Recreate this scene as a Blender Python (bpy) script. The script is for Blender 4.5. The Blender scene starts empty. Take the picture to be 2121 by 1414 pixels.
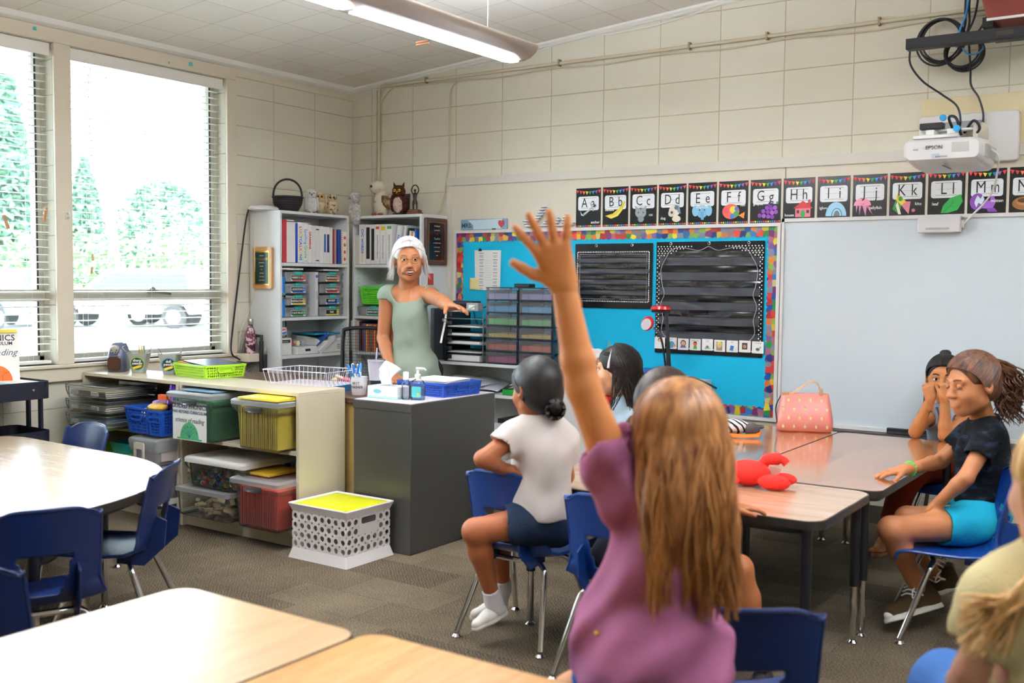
import bpy, math, random
import numpy as np
from mathutils import Vector, Matrix, Euler
sc = bpy.context.scene
COL = sc.collection
# ---------------- camera ----------------
CAMP = Vector((5.6507, -6.0302, 1.36)); YAW, PIT, ROL, FPX = -.600076, -.057878, .00984732, 2151.65
_f = Vector((math.sin(YAW)*math.cos(PIT), math.cos(YAW)*math.cos(PIT), math.sin(PIT)))
_r0 = Vector((math.cos(YAW), -math.sin(YAW), 0)); _u0 = _r0.cross(_f)
_r = _r0*math.cos(ROL)+_u0*math.sin(ROL); _u = -_r0*math.sin(ROL)+_u0*math.cos(ROL)
cd = bpy.data.cameras.new('camera'); cam = bpy.data.objects.new('camera', cd); COL.objects.link(cam)
cam.matrix_world = Matrix((( _r.x,_u.x,-_f.x,CAMP.x),(_r.y,_u.y,-_f.y,CAMP.y),(_r.z,_u.z,-_f.z,CAMP.z),(0,0,0,1)))
cd.sensor_width = 36; cd.lens = 36*FPX/2121; cd.clip_start = .05; cd.clip_end = 300
cd.dof.use_dof = True; cd.dof.focus_distance = 6.1; cd.dof.aperture_fstop = 3.0
sc.camera = cam
def at(px, py, d):                      # the point seen at photo pixel px,py at distance d along the view
    return CAMP + (_f + _r*((px-1060.5)/FPX) - _u*((py-707)/FPX))*d
def atz(px, py, z):
    v = at(px, py, 1)-CAMP; return CAMP+v*((z-CAMP.z)/v.z)
# ---------------- world, sun, exposure ----------------
w = bpy.data.worlds.new('sky'); sc.world = w; w.use_nodes = True
bg = w.node_tree.nodes['Background']; bg.inputs[0].default_value = (.80, .91, 1, 1); bg.inputs[1].default_value = 5.0
sl = bpy.data.lights.new('sun', 'SUN'); sl.energy = 5; sl.angle = .01; sl.color = (1, .96, .9)
so = bpy.data.objects.new('sun', sl); COL.objects.link(so); so.rotation_euler = (math.radians(12), math.radians(38), 0)
sc.view_settings.view_transform = 'Standard'; sc.view_settings.look = 'None'; sc.view_settings.exposure = 1.7; sc.view_settings.gamma = 1
sc.view_settings.use_curve_mapping = False
sc.cycles.max_bounces = 8; sc.cycles.diffuse_bounces = 5; sc.cycles.glossy_bounces = 4; sc.cycles.transmission_bounces = 6; sc.cycles.transparent_max_bounces = 24
sc.cycles.caustics_reflective = False; sc.cycles.caustics_refractive = False; sc.cycles.sample_clamp_indirect = 6
sc.cycles.use_denoising = True
R = random.Random(7)
PI = math.pi
# ---------------- materials ----------------
def lin(h):
    if not isinstance(h, str): return tuple(h)
    h = h.lstrip('#'); o = []
    for i in (0, 2, 4):
        c = int(h[i:i+2], 16)/255; o.append(c/12.92 if c <= .04045 else ((c+.055)/1.055)**2.4)
    return tuple(o)
MC = {}
def mat(name, col='#888888', rough=.5, metal=0, spec=.5, bump=0, bscale=60, var=0, vscale=8, trans=0, alpha=1, emit=0, coat=0, sss=0, bdet=3):
    if name in MC: return MC[name]
    m = bpy.data.materials.new(name); m.use_nodes = True; MC[name] = m
    nt = m.node_tree; b = nt.nodes['Principled BSDF']; c = lin(col)
    b.inputs['Base Color'].default_value = (*c, 1); b.inputs['Roughness'].default_value = rough; b.inputs['Metallic'].default_value = metal
    b.inputs['Specular IOR Level'].default_value = spec; b.inputs['Alpha'].default_value = alpha; b.inputs['Transmission Weight'].default_value = trans
    b.inputs['Coat Weight'].default_value = coat
    if sss: b.inputs['Subsurface Weight'].default_value = sss; b.inputs['Subsurface Radius'].default_value = (.02, .008, .004); b.inputs['Subsurface Scale'].default_value = 1
    if emit: b.inputs['Emission Color'].default_value = (*c, 1); b.inputs['Emission Strength'].default_value = emit
    if bump or var:
        tc = nt.nodes.new('ShaderNodeTexCoord'); n = nt.nodes.new('ShaderNodeTexNoise')
        nt.links.new(tc.outputs['Object'], n.inputs['Vector'])
        if bump:
            n.inputs['Scale'].default_value = bscale; n.inputs['Detail'].default_value = bdet
            bp = nt.nodes.new('ShaderNodeBump'); bp.inputs['Strength'].default_value = bump; bp.inputs['Distance'].default_value = .01
            nt.links.new(n.outputs['Fac'], bp.inputs['Height']); nt.links.new(bp.outputs[0], b.inputs['Normal'])
        if var:
            n2 = nt.nodes.new('ShaderNodeTexNoise'); n2.inputs['Scale'].default_value = vscale; n2.inputs['Detail'].default_value = 4
            nt.links.new(tc.outputs['Object'], n2.inputs['Vector'])
            mx = nt.nodes.new('ShaderNodeMix'); mx.data_type = 'RGBA'
            mx.inputs[6].default_value = (*[max(0, x*(1-var)) for x in c], 1); mx.inputs[7].default_value = (*[min(1, x*(1+var)) for x in c], 1)
            nt.links.new(n2.outputs['Fac'], mx.inputs[0]); nt.links.new(mx.outputs[2], b.inputs['Base Color'])
    return m
def nodes(m): return m.node_tree, m.node_tree.nodes['Principled BSDF']
def mk(nt, t, **kw):
    n = nt.nodes.new('ShaderNode'+t)
    for k, v in kw.items():
        if k[0] == 'i' and k[1:].isdigit(): n.inputs[int(k[1:])].default_value = v
        elif hasattr(n, k): setattr(n, k, v)
        else: n.inputs[k].default_value = v
    return n
def ramp(nt, fac, stops, interp='LINEAR'):
    r = nt.nodes.new('ShaderNodeValToRGB'); r.color_ramp.interpolation = interp; e = r.color_ramp.elements
    while len(e) < len(stops): e.new(.5)
    for i, (p, c) in enumerate(stops): e[i].position = p; e[i].color = (*lin(c), 1)
    nt.links.new(fac, r.inputs[0]); return r
def glassmat(name, tint, clear=.75, rough=.08, gl=.25):   # thin clear plastic or pane: mostly see-through, a little sheen
    if name in MC: return MC[name]
    m = bpy.data.materials.new(name); m.use_nodes = True; MC[name] = m; nt = m.node_tree; nt.nodes.clear()
    o = mk(nt, 'OutputMaterial'); t = mk(nt, 'BsdfTransparent'); d = mk(nt, 'BsdfDiffuse'); g = mk(nt, 'BsdfGlossy', Roughness=rough)
    t.inputs[0].default_value = (*lin(tint), 1); d.inputs[0].default_value = (*lin(tint), 1)
    a = mk(nt, 'MixShader', i0=clear); b = mk(nt, 'MixShader'); f = mk(nt, 'Fresnel', IOR=1.35); ml = mk(nt, 'Math', operation='MULTIPLY_ADD'); ml.inputs[1].default_value = 1; ml.inputs[2].default_value = gl*.03
    L = nt.links.new
    tl = mk(nt, 'BsdfTranslucent'); tl.inputs[0].default_value = (*lin(tint), 1); dm = mk(nt, 'MixShader', i0=.5); L(d.outputs[0], dm.inputs[1]); L(tl.outputs[0], dm.inputs[2]); L(dm.outputs[0], a.inputs[1]); L(t.outputs[0], a.inputs[2]); L(f.outputs[0], ml.inputs[0]); L(ml.outputs[0], b.inputs[0]); L(a.outputs[0], b.inputs[1]); L(g.outputs[0], b.inputs[2]); L(b.outputs[0], o.inputs[0])
    return m
# ---------------- mesh builder ----------------
class G:
    def __init__(s): s.v = []; s.f = []; s.m = []; s.mi = 0
    def add(s, vs, fs, M=None):
        b = len(s.v); s.v += [tuple(M @ Vector(v)) if M is not None else tuple(v) for v in vs]
        for f in fs: s.f.append([b+i for i in f]); s.m.append(s.mi)
        return s
    def box(s, x0, x1, y0, y1, z0, z1, M=None):
        vs = [(x, y, z) for z in (z0, z1) for y in (y0, y1) for x in (x0, x1)]
        return s.add(vs, [(0, 2, 3, 1), (4, 5, 7, 6), (0, 1, 5, 4), (2, 6, 7, 3), (0, 4, 6, 2), (1, 3, 7, 5)], M)
    def cbox(s, c, d, M=None): return s.box(c[0]-d[0]/2, c[0]+d[0]/2, c[1]-d[1]/2, c[1]+d[1]/2, c[2]-d[2]/2, c[2]+d[2]/2, M)
    def loft(s, rings, caps=True, closed=True, M=None):     # rings: lists of equal length
        n = len(rings[0]); vs = [p for r in rings for p in r]; fs = []
        for i in range(len(rings)-1):
            for j in range(n if closed else n-1):
                k = (j+1) % n; fs.append((i*n+j, i*n+k, (i+1)*n+k, (i+1)*n+j))
        if caps: fs.append(tuple(range(n))[::-1]); fs.append(tuple((len(rings)-1)*n+j for j in range(n)))
        return s.add(vs, fs, M)
    def tube(s, pts, r, n=8, caps=True, M=None, flat=1):
        pts = [Vector(p) for p in pts]; rr = r if isinstance(r, (list, tuple)) else [r]*len(pts); rings = []; up = None
        for i, p in enumerate(pts):
            t = (pts[min(i+1, len(pts)-1)]-pts[max(i-1, 0)]); t = t.normalized() if t.length > 1e-9 else Vector((0, 0, 1))
            if up is None: up = t.orthogonal().normalized()
            up = (up-t*up.dot(t)); up = up.normalized() if up.length > 1e-6 else t.orthogonal().normalized()
            sd = t.cross(up)
            rings.append([p+up*(math.cos(2*PI*k/n)*rr[i])+sd*(math.sin(2*PI*k/n)*rr[i]*flat) for k in range(n)])
        return s.loft(rings, caps, M=M)
    def cyl(s, a, b, r0, r1=None, n=20, caps=True, M=None): return s.tube([a, b], [r0, r0 if r1 is None else r1], n, caps, M)
    def lathe(s, prof, n=24, c=(0, 0, 0), M=None, sx=1, sy=1):
        rings = [[(c[0]+math.cos(2*PI*k/n)*r*sx, c[1]+math.sin(2*PI*k/n)*r*sy, c[2]+z) for k in range(n)] for r, z in prof]
        return s.loft(rings, True, M=M)
    def prism(s, pts, h0, h1, ax='z', M=None):              # 2-D outline extruded along an axis
        def q(a, b, h): return {'z': (a, b, h), 'y': (a, h, b), 'x': (h, a, b)}[ax]
        n = len(pts); vs = [q(a, b, h0) for a, b in pts]+[q(a, b, h1) for a, b in pts]
        return s.add(vs, [tuple(range(n)), tuple(range(2*n-1, n-1, -1))]+[(i, i+n, (i+1) % n+n, (i+1) % n) for i in range(n)], M)
    def sheet(s, fn, nu, nv, M=None, cu=False):
        vs = [fn(i/(nu-1), j/(nv-1)) for j in range(nv) for i in range(nu)]; fs = []
        for j in range(nv-1):
            for i in range(nu-1): fs.append((j*nu+i, j*nu+i+1, (j+1)*nu+i+1, (j+1)*nu+i))
        return s.add(vs, fs, M)
    def ball(s, c, r, n=14, M=None):
        r = r if isinstance(r, (tuple, list)) else (r, r, r); m = n//2+1
        rings = [[(c[0]+r[0]*math.sin(PI*j/m)*math.cos(2*PI*k/n), c[1]+r[1]*math.sin(PI*j/m)*math.sin(2*PI*k/n), c[2]-r[2]*math.cos(PI*j/m)) for k in range(n)] for j in range(1, m)]
        return s.loft(rings, True, M=M)
def rrect(w, h, r, n=5, cx=0, cy=0):
    p = []
    for sx, sy, a in ((1, 1, 0), (-1, 1, 90), (-1, -1, 180), (1, -1, 270)):
        for k in range(n+1):
            t = math.radians(a+90*k/n); p.append((cx+sx*(w/2-r)+r*math.cos(t), cy+sy*(h/2-r)+r*math.sin(t)))
    return p
def ell(w, h, n=20, cx=0, cy=0): return [(cx+w/2*math.cos(2*PI*k/n), cy+h/2*math.sin(2*PI*k/n)) for k in range(n)]
def bez(pts, n=24):                      # smooth curve through points
    P = [Vector(p) for p in pts]; P = [P[0]*2-P[1]]+P+[P[-1]*2-P[-2]]; o = []; m = len(P)-3
    for i in range(n+1):
        t = i/n*m; k = min(int(t), m-1); t -= k; a, b, c, d = P[k:k+4]
        o.append(.5*((2*b)+(c-a)*t+(2*a-5*b+4*c-d)*t*t+(3*b-a-3*c+d)*t**3))
    return o
PW = {}
def obj(name, g, m, parent=None, bevel=0, smooth=40, world=False, seg=2, loc=None, rot=None, solid=0):
    me = bpy.data.meshes.new(name); me.from_pydata(g.v, [], g.f)
    ms = m if isinstance(m, (list, tuple)) else [m]
    for x in ms: me.materials.append(x)
    if len(ms) > 1: me.polygons.foreach_set('material_index', g.m)
    me.update()
    if smooth:
        me.shade_smooth(); me.set_sharp_from_angle(angle=math.radians(smooth))
    o = bpy.data.objects.new(name, me); COL.objects.link(o)
    if loc: o.location = loc
    if rot: o.rotation_euler = rot
    if parent:
        o.parent = parent
        if world: o.matrix_parent_inverse = PW[parent.name].inverted()
    if solid: md = o.modifiers.new('s', 'SOLIDIFY'); md.thickness = solid; md.offset = 0
    if bevel: md = o.modifiers.new('b', 'BEVEL'); md.width = bevel; md.segments = seg; md.limit_method = 'ANGLE'; md.angle_limit = math.radians(35)
    return o
def tag(o, label=None, cat=None, group=None, kind=None):
    if label: o['label'] = label
    if cat: o['category'] = cat
    if group: o['group'] = group
    if kind: o['kind'] = kind
    return o
def thing(name, label, cat, loc=(0, 0, 0), rz=0, group=None, rot=None):
    o = bpy.data.objects.new(name, None); COL.objects.link(o); o.empty_display_size = .05; o.location = loc
    e = Euler(rot) if rot else Euler((0, 0, rz)); o.rotation_euler = e
    PW[o.name] = Matrix.Translation(Vector(loc)) @ e.to_matrix().to_4x4()
    return tag(o, label, cat, group)
def struct(name, g, m, **k): return tag(obj(name, g, m, **k), kind='structure')
def dup(root, loc, rz=0, label=None, group=None, rot=None, scale=None):
    r = root.copy(); COL.objects.link(r); r.location = loc; r.rotation_euler = rot or (0, 0, rz)
    if scale: r.scale = (scale,)*3
    if label: r['label'] = label
    if group: r['group'] = group
    def rec(a, b):
        for ch in list(a.children):
            c = ch.copy(); COL.objects.link(c); c.parent = b; rec(ch, c)
    rec(root, r); return r
def text(s, size, m, parent=None, M=None, ext=.0004, name='lettering', align='CENTER', sx=1, bold=0, label=None, world=False, shear=0, sp=1):
    cu = bpy.data.curves.new(name, 'FONT'); cu.body = s; cu.size = size; cu.extrude = ext; cu.align_x = align; cu.align_y = 'CENTER'; cu.offset = bold; cu.resolution_u = 2; cu.shear = shear; cu.space_character = sp
    cu.materials.append(m); o = bpy.data.objects.new(name, cu); COL.objects.link(o)
    M = (M or Matrix())
    if parent:
        o.parent = parent
        if world: o.matrix_parent_inverse = PW[parent.name].inverted()
    o.matrix_basis = M @ Matrix.Diagonal((sx, 1, 1, 1))
    if label: o['label'] = label
    return o
def frame(p, u, v):                      # matrix whose x axis is u, y axis is v (text/art plane), z outwards
    u = Vector(u).normalized(); v = Vector(v).normalized(); n = u.cross(v)
    return Matrix(((u.x, v.x, n.x, p[0]), (u.y, v.y, n.y, p[1]), (u.z, v.z, n.z, p[2]), (0, 0, 0, 1)))
def wallM(x, z, y=0): return frame((x, y, z), (1, 0, 0), (0, 0, 1))   # art plane facing -y
# ======================= ROOM =======================
def blockmat(name, axis, off):
    m = mat(name, '#cdc1a6', .55); nt, b = nodes(m); L = nt.links.new
    tc = mk(nt, 'TexCoord'); sp = mk(nt, 'SeparateXYZ'); cb = mk(nt, 'CombineXYZ'); L(tc.outputs['Object'], sp.inputs[0])
    a = mk(nt, 'Math', operation='ADD'); a.inputs[1].default_value = off+8*.4064; L(sp.outputs[axis], a.inputs[0]); L(a.outputs[0], cb.inputs[0])
    z = mk(nt, 'Math', operation='ADD'); z.inputs[1].default_value = -.178+.2032; L(sp.outputs[2], z.inputs[0]); L(z.outputs[0], cb.inputs[1])
    br = mk(nt, 'TexBrick', offset=0, squash=1); br.inputs['Scale'].default_value = 1; br.inputs['Brick Width'].default_value = .4064; br.inputs['Row Height'].default_value = .2032
    br.inputs['Mortar Size'].default_value = .0035; br.inputs['Mortar Smooth'].default_value = .6; br.inputs['Bias'].default_value = 0
    br.inputs['Color1'].default_value = (*lin('#d8d3c3'), 1); br.inputs['Color2'].default_value = (*lin('#d3cdbb'), 1); br.inputs['Mortar'].default_value = (*lin('#bbb199'), 1)
    L(cb.outputs[0], br.inputs['Vector'])
    n = mk(nt, 'TexNoise', Scale=90, Detail=5, Roughness=.65); L(tc.outputs['Object'], n.inputs['Vector'])
    inv = mk(nt, 'Math', operation='MULTIPLY_ADD'); inv.inputs[1].default_value = -1.6; L(br.outputs['Fac'], inv.inputs[0]); ns = mk(nt, 'Math', operation='MULTIPLY'); ns.inputs[1].default_value = .35; L(n.outputs['Fac'], ns.inputs[0]); L(ns.outputs[0], inv.inputs[2])
    bp = mk(nt, 'Bump', Strength=.55, Distance=.006); L(inv.outputs[0], bp.inputs['Height']); L(bp.outputs[0], b.inputs['Normal'])
    L(br.outputs['Color'], b.inputs['Base Color']); return m
BL = blockmat('painted_block_left', 1, 0); BB = blockmat('painted_block_back', 0, -.2032)
PAINT = mat('cream_trim_paint', '#d6ccb8', .4, bump=.05, bscale=30); PAINT2 = mat('pale_board_paint', '#d6cebd', .45, bump=.04, bscale=20)
WHT = mat('white_trim', '#e6e4de', .4)
# carpet: plank tiles with their own pile direction and tone
cp = mat('carpet', '#5b5248', .95, spec=.1); nt, b = nodes(cp); L = nt.links.new
tc = mk(nt, 'TexCoord'); mp = mk(nt, 'Mapping'); mp.inputs['Rotation'].default_value = (0, 0, 0); L(tc.outputs['Object'], mp.inputs[0])
br = mk(nt, 'TexBrick', offset=.4, offset_frequency=2); br.inputs['Scale'].default_value = 1; br.inputs['Brick Width'].default_value = .5; br.inputs['Row Height'].default_value = .25; br.inputs['Mortar Size'].default_value = .0015
br.inputs['Color1'].default_value = (0, 0, 0, 1); br.inputs['Color2'].default_value = (1, 1, 1, 1); br.inputs['Mortar'].default_value = (0, 0, 0, 1); L(mp.outputs[0], br.inputs['Vector'])
wx = mk(nt, 'TexWave', bands_direction='DIAGONAL', Scale=34, Distortion=6); wx.inputs['Detail'].default_value = 2; L(mp.outputs[0], wx.inputs['Vector'])
wy = mk(nt, 'TexWave', bands_direction='Y', Scale=38, Distortion=7); L(mp.outputs[0], wy.inputs['Vector'])
mxw = mk(nt, 'Mix', data_type='FLOAT'); L(br.outputs['Color'], mxw.inputs[0]); L(wx.outputs['Fac'], mxw.inputs[2]); L(wy.outputs['Fac'], mxw.inputs[3])
n1 = mk(nt, 'TexNoise', Scale=170, Detail=3, Roughness=.7); n2 = mk(nt, 'TexNoise', Scale=3.2, Detail=3)
for n in (n1, n2): L(tc.outputs['Object'], n.inputs['Vector'])
s1 = mk(nt, 'Math', operation='MULTIPLY_ADD'); s1.inputs[1].default_value = .13; L(mxw.outputs[0], s1.inputs[0]); L(n1.outputs['Fac'], s1.inputs[2])
s2 = mk(nt, 'Math', operation='MULTIPLY_ADD'); s2.inputs[1].default_value = .11; L(br.outputs['Color'], s2.inputs[0]); L(s1.outputs[0], s2.inputs[2])
s3 = mk(nt, 'Math', operation='MULTIPLY_ADD'); s3.inputs[1].default_value = .22; L(n2.outputs['Fac'], s3.inputs[0]); L(s2.outputs[0], s3.inputs[2])
rp = ramp(nt, s3.outputs[0], [(.42, '#1f1a15'), (.66, '#51473a'), (.95, '#8d7f69')]); L(rp.outputs[0], b.inputs['Base Color'])
bp = mk(nt, 'Bump', Strength=.7, Distance=.006); L(s1.outputs[0], bp.inputs['Height']); L(bp.outputs[0], b.inputs['Normal'])
XR, YN = 8.6, -8.2
struct('floor', G().box(-.2, XR, YN, .2, -.1, 0), cp, smooth=0)
# ceiling of one-foot tiles rising to the right
cm = mat('ceiling_tile', '#dedad3', .8); nt, b = nodes(cm); L = nt.links.new
tc = mk(nt, 'TexCoord'); mp = mk(nt, 'Mapping'); mp.inputs['Location'].default_value = (.03+6.1, .005+9.15, 0); L(tc.outputs['Object'], mp.inputs[0])
br = mk(nt, 'TexBrick', offset=0); br.inputs['Scale'].default_value = 1; br.inputs['Brick Width'].default_value = .305; br.inputs['Row Height'].default_value = .305; br.inputs['Mortar Size'].default_value = .0022; br.inputs['Mortar Smooth'].default_value = .3
br.inputs['Color1'].default_value = (*lin('#ebe8e2'), 1); br.inputs['Color2'].default_value = (*lin('#e6e2db'), 1); br.inputs['Mortar'].default_value = (*lin('#b5afa4'), 1); L(mp.outputs[0], br.inputs['Vector']); L(br.outputs['Color'], b.inputs['Base Color'])
iv = mk(nt, 'Math', operation='SUBTRACT'); iv.inputs[0].default_value = 1; L(br.outputs['Fac'], iv.inputs[1]); bp = mk(nt, 'Bump', Strength=.5, Distance=.003); L(iv.outputs[0], bp.inputs['Height']); L(bp.outputs[0], b.inputs['Normal'])
cz = lambda x: 2.835+.0815*x
struct('ceiling', G().prism([(-.25, cz(-.25)), (XR+.2, cz(XR+.2)), (XR+.2, cz(XR+.2)+.15), (-.25, cz(-.25)+.15)], YN-.2, .2, 'y'), cm, smooth=0)
struct('wall_back', G().prism([(-.2, -.05), (XR+.2, -.05), (XR+.2, cz(XR)+.05), (-.2, cz(-.2)+.05)], 0, .2, 'y'), BB, smooth=0)
struct('wall_right', G().box(XR, XR+.2, YN, 0, -.05, 3.6), BB, smooth=0)
struct('wall_near', G().prism([(-.2, -.05), (XR+.2, -.05), (XR+.2, cz(XR)+.05), (-.2, cz(-.2)+.05)], YN-.2, YN, 'y'), BB, smooth=0)
SILL, HEAD = .845, 2.71
OP = [(-2.41, -1.25), (-3.68, -2.515), (-4.95, -3.785), (-6.22, -5.055)]      # window openings along the left wall
g = G().box(-.2, 0, -1.25, 0, -.05, 2.84).box(-.2, 0, YN, -6.22, -.05, 2.84).box(-.2, 0, -6.22, -1.25, -.05, SILL).box(-.2, 0, -6.22, -1.25, HEAD, 2.84)
for y in (-2.41, -3.68, -4.95): g.box(-.2, 0, y-.105, y, SILL, HEAD)
struct('wall_left', g, BL, smooth=0)
# painted boards round the windows
g = G().box(0, .022, -6.4, -1.17, HEAD, 2.79).box(0, .022, -1.25, -1.17, .0+SILL, HEAD)
for y in (-2.41, -3.68, -4.95): g.box(0, .022, y-.105, y, SILL, HEAD)
g.box(0, .012, -1.17, -.0, 2.74, 2.79)
struct('trim_1', g, PAINT, bevel=.003)
struct('trim_2', G().box(0, .03, -6.4, -1.1, .745, .825).box(-.06, .045, -6.4, -1.1, .825, SILL), PAINT, bevel=.004)
struct('trim_3', G().prism([(0, 2.787), (.035, 2.81), (.045, cz(.045)), (0, cz(0))], -8, 0, 'y'), WHT, smooth=0)
x1 = XR
struct('trim_4', G().add([(0, 0, cz(0)-.035), (x1, 0, cz(x1)-.035), (x1, -.03, cz(x1)-.015), (0, -.03, cz(0)-.015), (0, 0, cz(0)), (x1, 0, cz(x1)), (x1, -.03, cz(x1)), (0, -.03, cz(0))], [(0, 1, 2, 3), (4, 7, 6, 5), (2, 6, 7, 3), (0, 4, 5, 1), (0, 3, 7, 4), (1, 5, 6, 2)]), WHT, smooth=0)
BASE = mat('dark_cove_base', '#4c443a', .6)
struct('baseboard_back', G().box(.0, XR, -.008, 0, 0, .1), BASE); struct('baseboard_left', G().box(0, .008, YN, -.0, 0, .1), BASE)
# window sashes, glass, blinds
ALU = mat('sash_paint', '#c9c6bc', .35); DK = mat('dark_gasket', '#3c3a36', .6); PANE = glassmat('window_glass', '#f6fbfb', .985, .02, .15)
SL = mat('blind_slat', '#eceae4', .45); METAL = mat('satin_steel', '#a8a6a2', .3, 1); CHR = mat('chrome', '#d8d6d4', .08, 1)
for i, (a, c) in enumerate(OP):
    g = G()
    for (x0, x1, y0, y1, z0, z1) in ((-.19, -.12, a, a+.035, SILL, HEAD), (-.19, -.12, c-.035, c, SILL, HEAD), (-.19, -.12, a, c, HEAD-.04, HEAD), (-.19, -.12, a, c, SILL, SILL+.05), (-.185, -.105, a, c, 1.215, 1.285)): g.box(x0, x1, y0, y1, z0, z1)
    wn = struct('window_%d' % (i+1), g, ALU, bevel=.004)
    obj('glazing', G().box(-.162, -.158, a+.03, c-.03, SILL+.04, 1.22).box(-.162, -.158, a+.03, c-.03, 1.28, HEAD-.03), PANE, wn, smooth=0)
    obj('gasket', G().box(-.121, -.115, c-.043, c-.033, SILL+.05, HEAD-.04).box(-.121, -.115, a+.033, a+.043, SILL+.05, HEAD-.04), DK, wn)
    m_ = (a+c)/2+.07; obj('sash_lock', G().box(-.105, -.085, m_-.05, m_+.02, 1.262, 1.282).tube([(-.085, m_-.03, 1.272), (-.06, m_+.1, 1.255)], .008, 8).lathe([(.02, 0), (.02, .012), (.008, .02)], 12, (-.09, m_-.02, 1.28)), METAL, wn)
    bt = thing('window_blind', ['open white slatted blind over the wide window nearest the corner', 'open white slatted blind over the window at the picture left edge', 'open white slatted blind of the third window, beyond the frame', 'open white slatted blind of the fourth window, beyond the frame'][i], 'blind', (-.055, (a+c)/2, 0), group='window blinds')
    hw = (c-a)/2-.012
    obj('head_rail', G().box(-.03, .035, -hw, hw, HEAD-.055, HEAD-.004).box(.035, .045, -hw-.006, hw+.006, HEAD-.075, HEAD-.002), SL, bt, bevel=.004)
    g = G(); z = HEAD-.09; k = 0
    while z > SILL+.05:
        t = math.radians(-3+R.uniform(-1, 1)); dz = .025*math.sin(t); y0 = R.uniform(-.001, .001)
        for sd in (0,):
            vs = []
            for e in (-1, 1): vs += [(-.0245, e*hw, z-dz), (0, e*hw+y0, z+.0028), (.0245, e*hw, z+dz), (.0245, e*hw, z+dz-.0022), (0, e*hw, z+.0006), (-.0245, e*hw, z-dz-.0022)]
            g.add(vs, [(0, 1, 7, 6), (1, 2, 8, 7), (2, 3, 9, 8), (3, 4, 10, 9), (4, 5, 11, 10), (5, 0, 6, 11), (0, 5, 4, 3, 2, 1), (6, 7, 8, 9, 10, 11)])
        z -= .0435
    obj('slats', g, SL, bt, smooth=0); obj('bottom_rail', G().box(-.027, .027, -hw, hw, SILL+.006, SILL+.024), SL, bt, bevel=.003)
    g = G()
    for yy in (-.8, -.55, .0, .8):
        for dx in (-.026, .026): g.tube([(dx, yy*hw, HEAD-.05), (dx, yy*hw, SILL+.02)], .0011, 4)
    g.tube([(.035, -hw*.75, HEAD-.06), (.036, -hw*.75, 1.5)], .0015, 4).tube([(.04, -hw*.78, HEAD-.06), (.042, -hw*.77, 1.42)], .0015, 4)
    obj('cords', g, SL, bt)
    obj('tassel', G().cyl((.036, -hw*.75, 1.5), (.036, -hw*.75, 1.46), .006, .009, 8).cyl((.042, -hw*.77, 1.42), (.042, -hw*.77, 1.38), .006, .009, 8), mat('wood_tassel', '#c9a577', .5), bt)
# cord hook on the mullion
t = thing('cord_cleat', 'small white cord cleat on the post between the two windows', 'cleat', (.022, -2.45, 1.72))
obj('base', G().box(0, .006, -.01, .01, -.02, .02), WHT, t, bevel=.002); obj('hook', G().tube(bez([(.004, 0, .01), (.025, 0, .015), (.028, 0, -.01), (.012, 0, -.012)], 10), .004, 8), WHT, t)
WD = mat('clothespin_wood', '#b07a52', .6)
for k, (y, z, a) in enumerate(((-2.80, 1.665, .35), (-2.565, 1.72, -.2))):
    t = thing('clothespin', ['wooden clothespin hanging across the left window blind, by the frame edge', 'wooden clothespin hanging by the window post'][k], 'clothespin', (-.012, y, z), rot=(a, 0, 0), group='clothespins at the window')
    obj('arm', G().box(.002, .008, -.006, .006, -.04, .04), WD, t); obj('arm', G().box(-.008, -.002, -.006, .006, -.04, .04), WD, t); obj('spring', G().cyl((0, -.009, .005), (0, .009, .005), .004), METAL, t)
tag(obj('clothesline', G().tube(bez([(.012, -3.6, 1.74), (.012, -2.9, 1.705), (.012, -2.56, 1.745), (.03, -2.45, 1.735)], 20), .0012, 5), WHT), 'thin white string running from the post across the left window', 'string')
for y, z, s in ((-2.63, 2.765, .012), (-1.72, 2.735, .006), (-1.55, 2.755, .016)):
    tag(obj('tape_scrap', G().prism([(y-s, z-s), (y+s, z-s*.8), (y+s*.7, z+s), (y-s*.9, z+s*.6)], .022, .0235, 'x'), mat('teal_tape', '#4fb3b8', .6)), {.012: 'pale teal tape scrap above the left window', .006: 'tiniest teal speck of tape above the wide window', .016: 'largest teal tape scrap, above the wide window'}[s], 'tape', 'scraps of teal tape')
# ======================= OUTSIDE =======================
LOT = mat('pale_asphalt', '#b7b5b0', .9, var=.15, vscale=2)
struct('ground_lot', G().box(-90, -.3, -40, 90, -.3, -.12), LOT, smooth=0)
struct('ground_hedge_bank', G().prism([(-34, -.12), (-50, 1.4), (-90, 2.5), (-90, -.12)], -30, 90, 'y'), mat('dry_grass', '#a9a77c', .9, var=.3, vscale=1), smooth=0)
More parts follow.
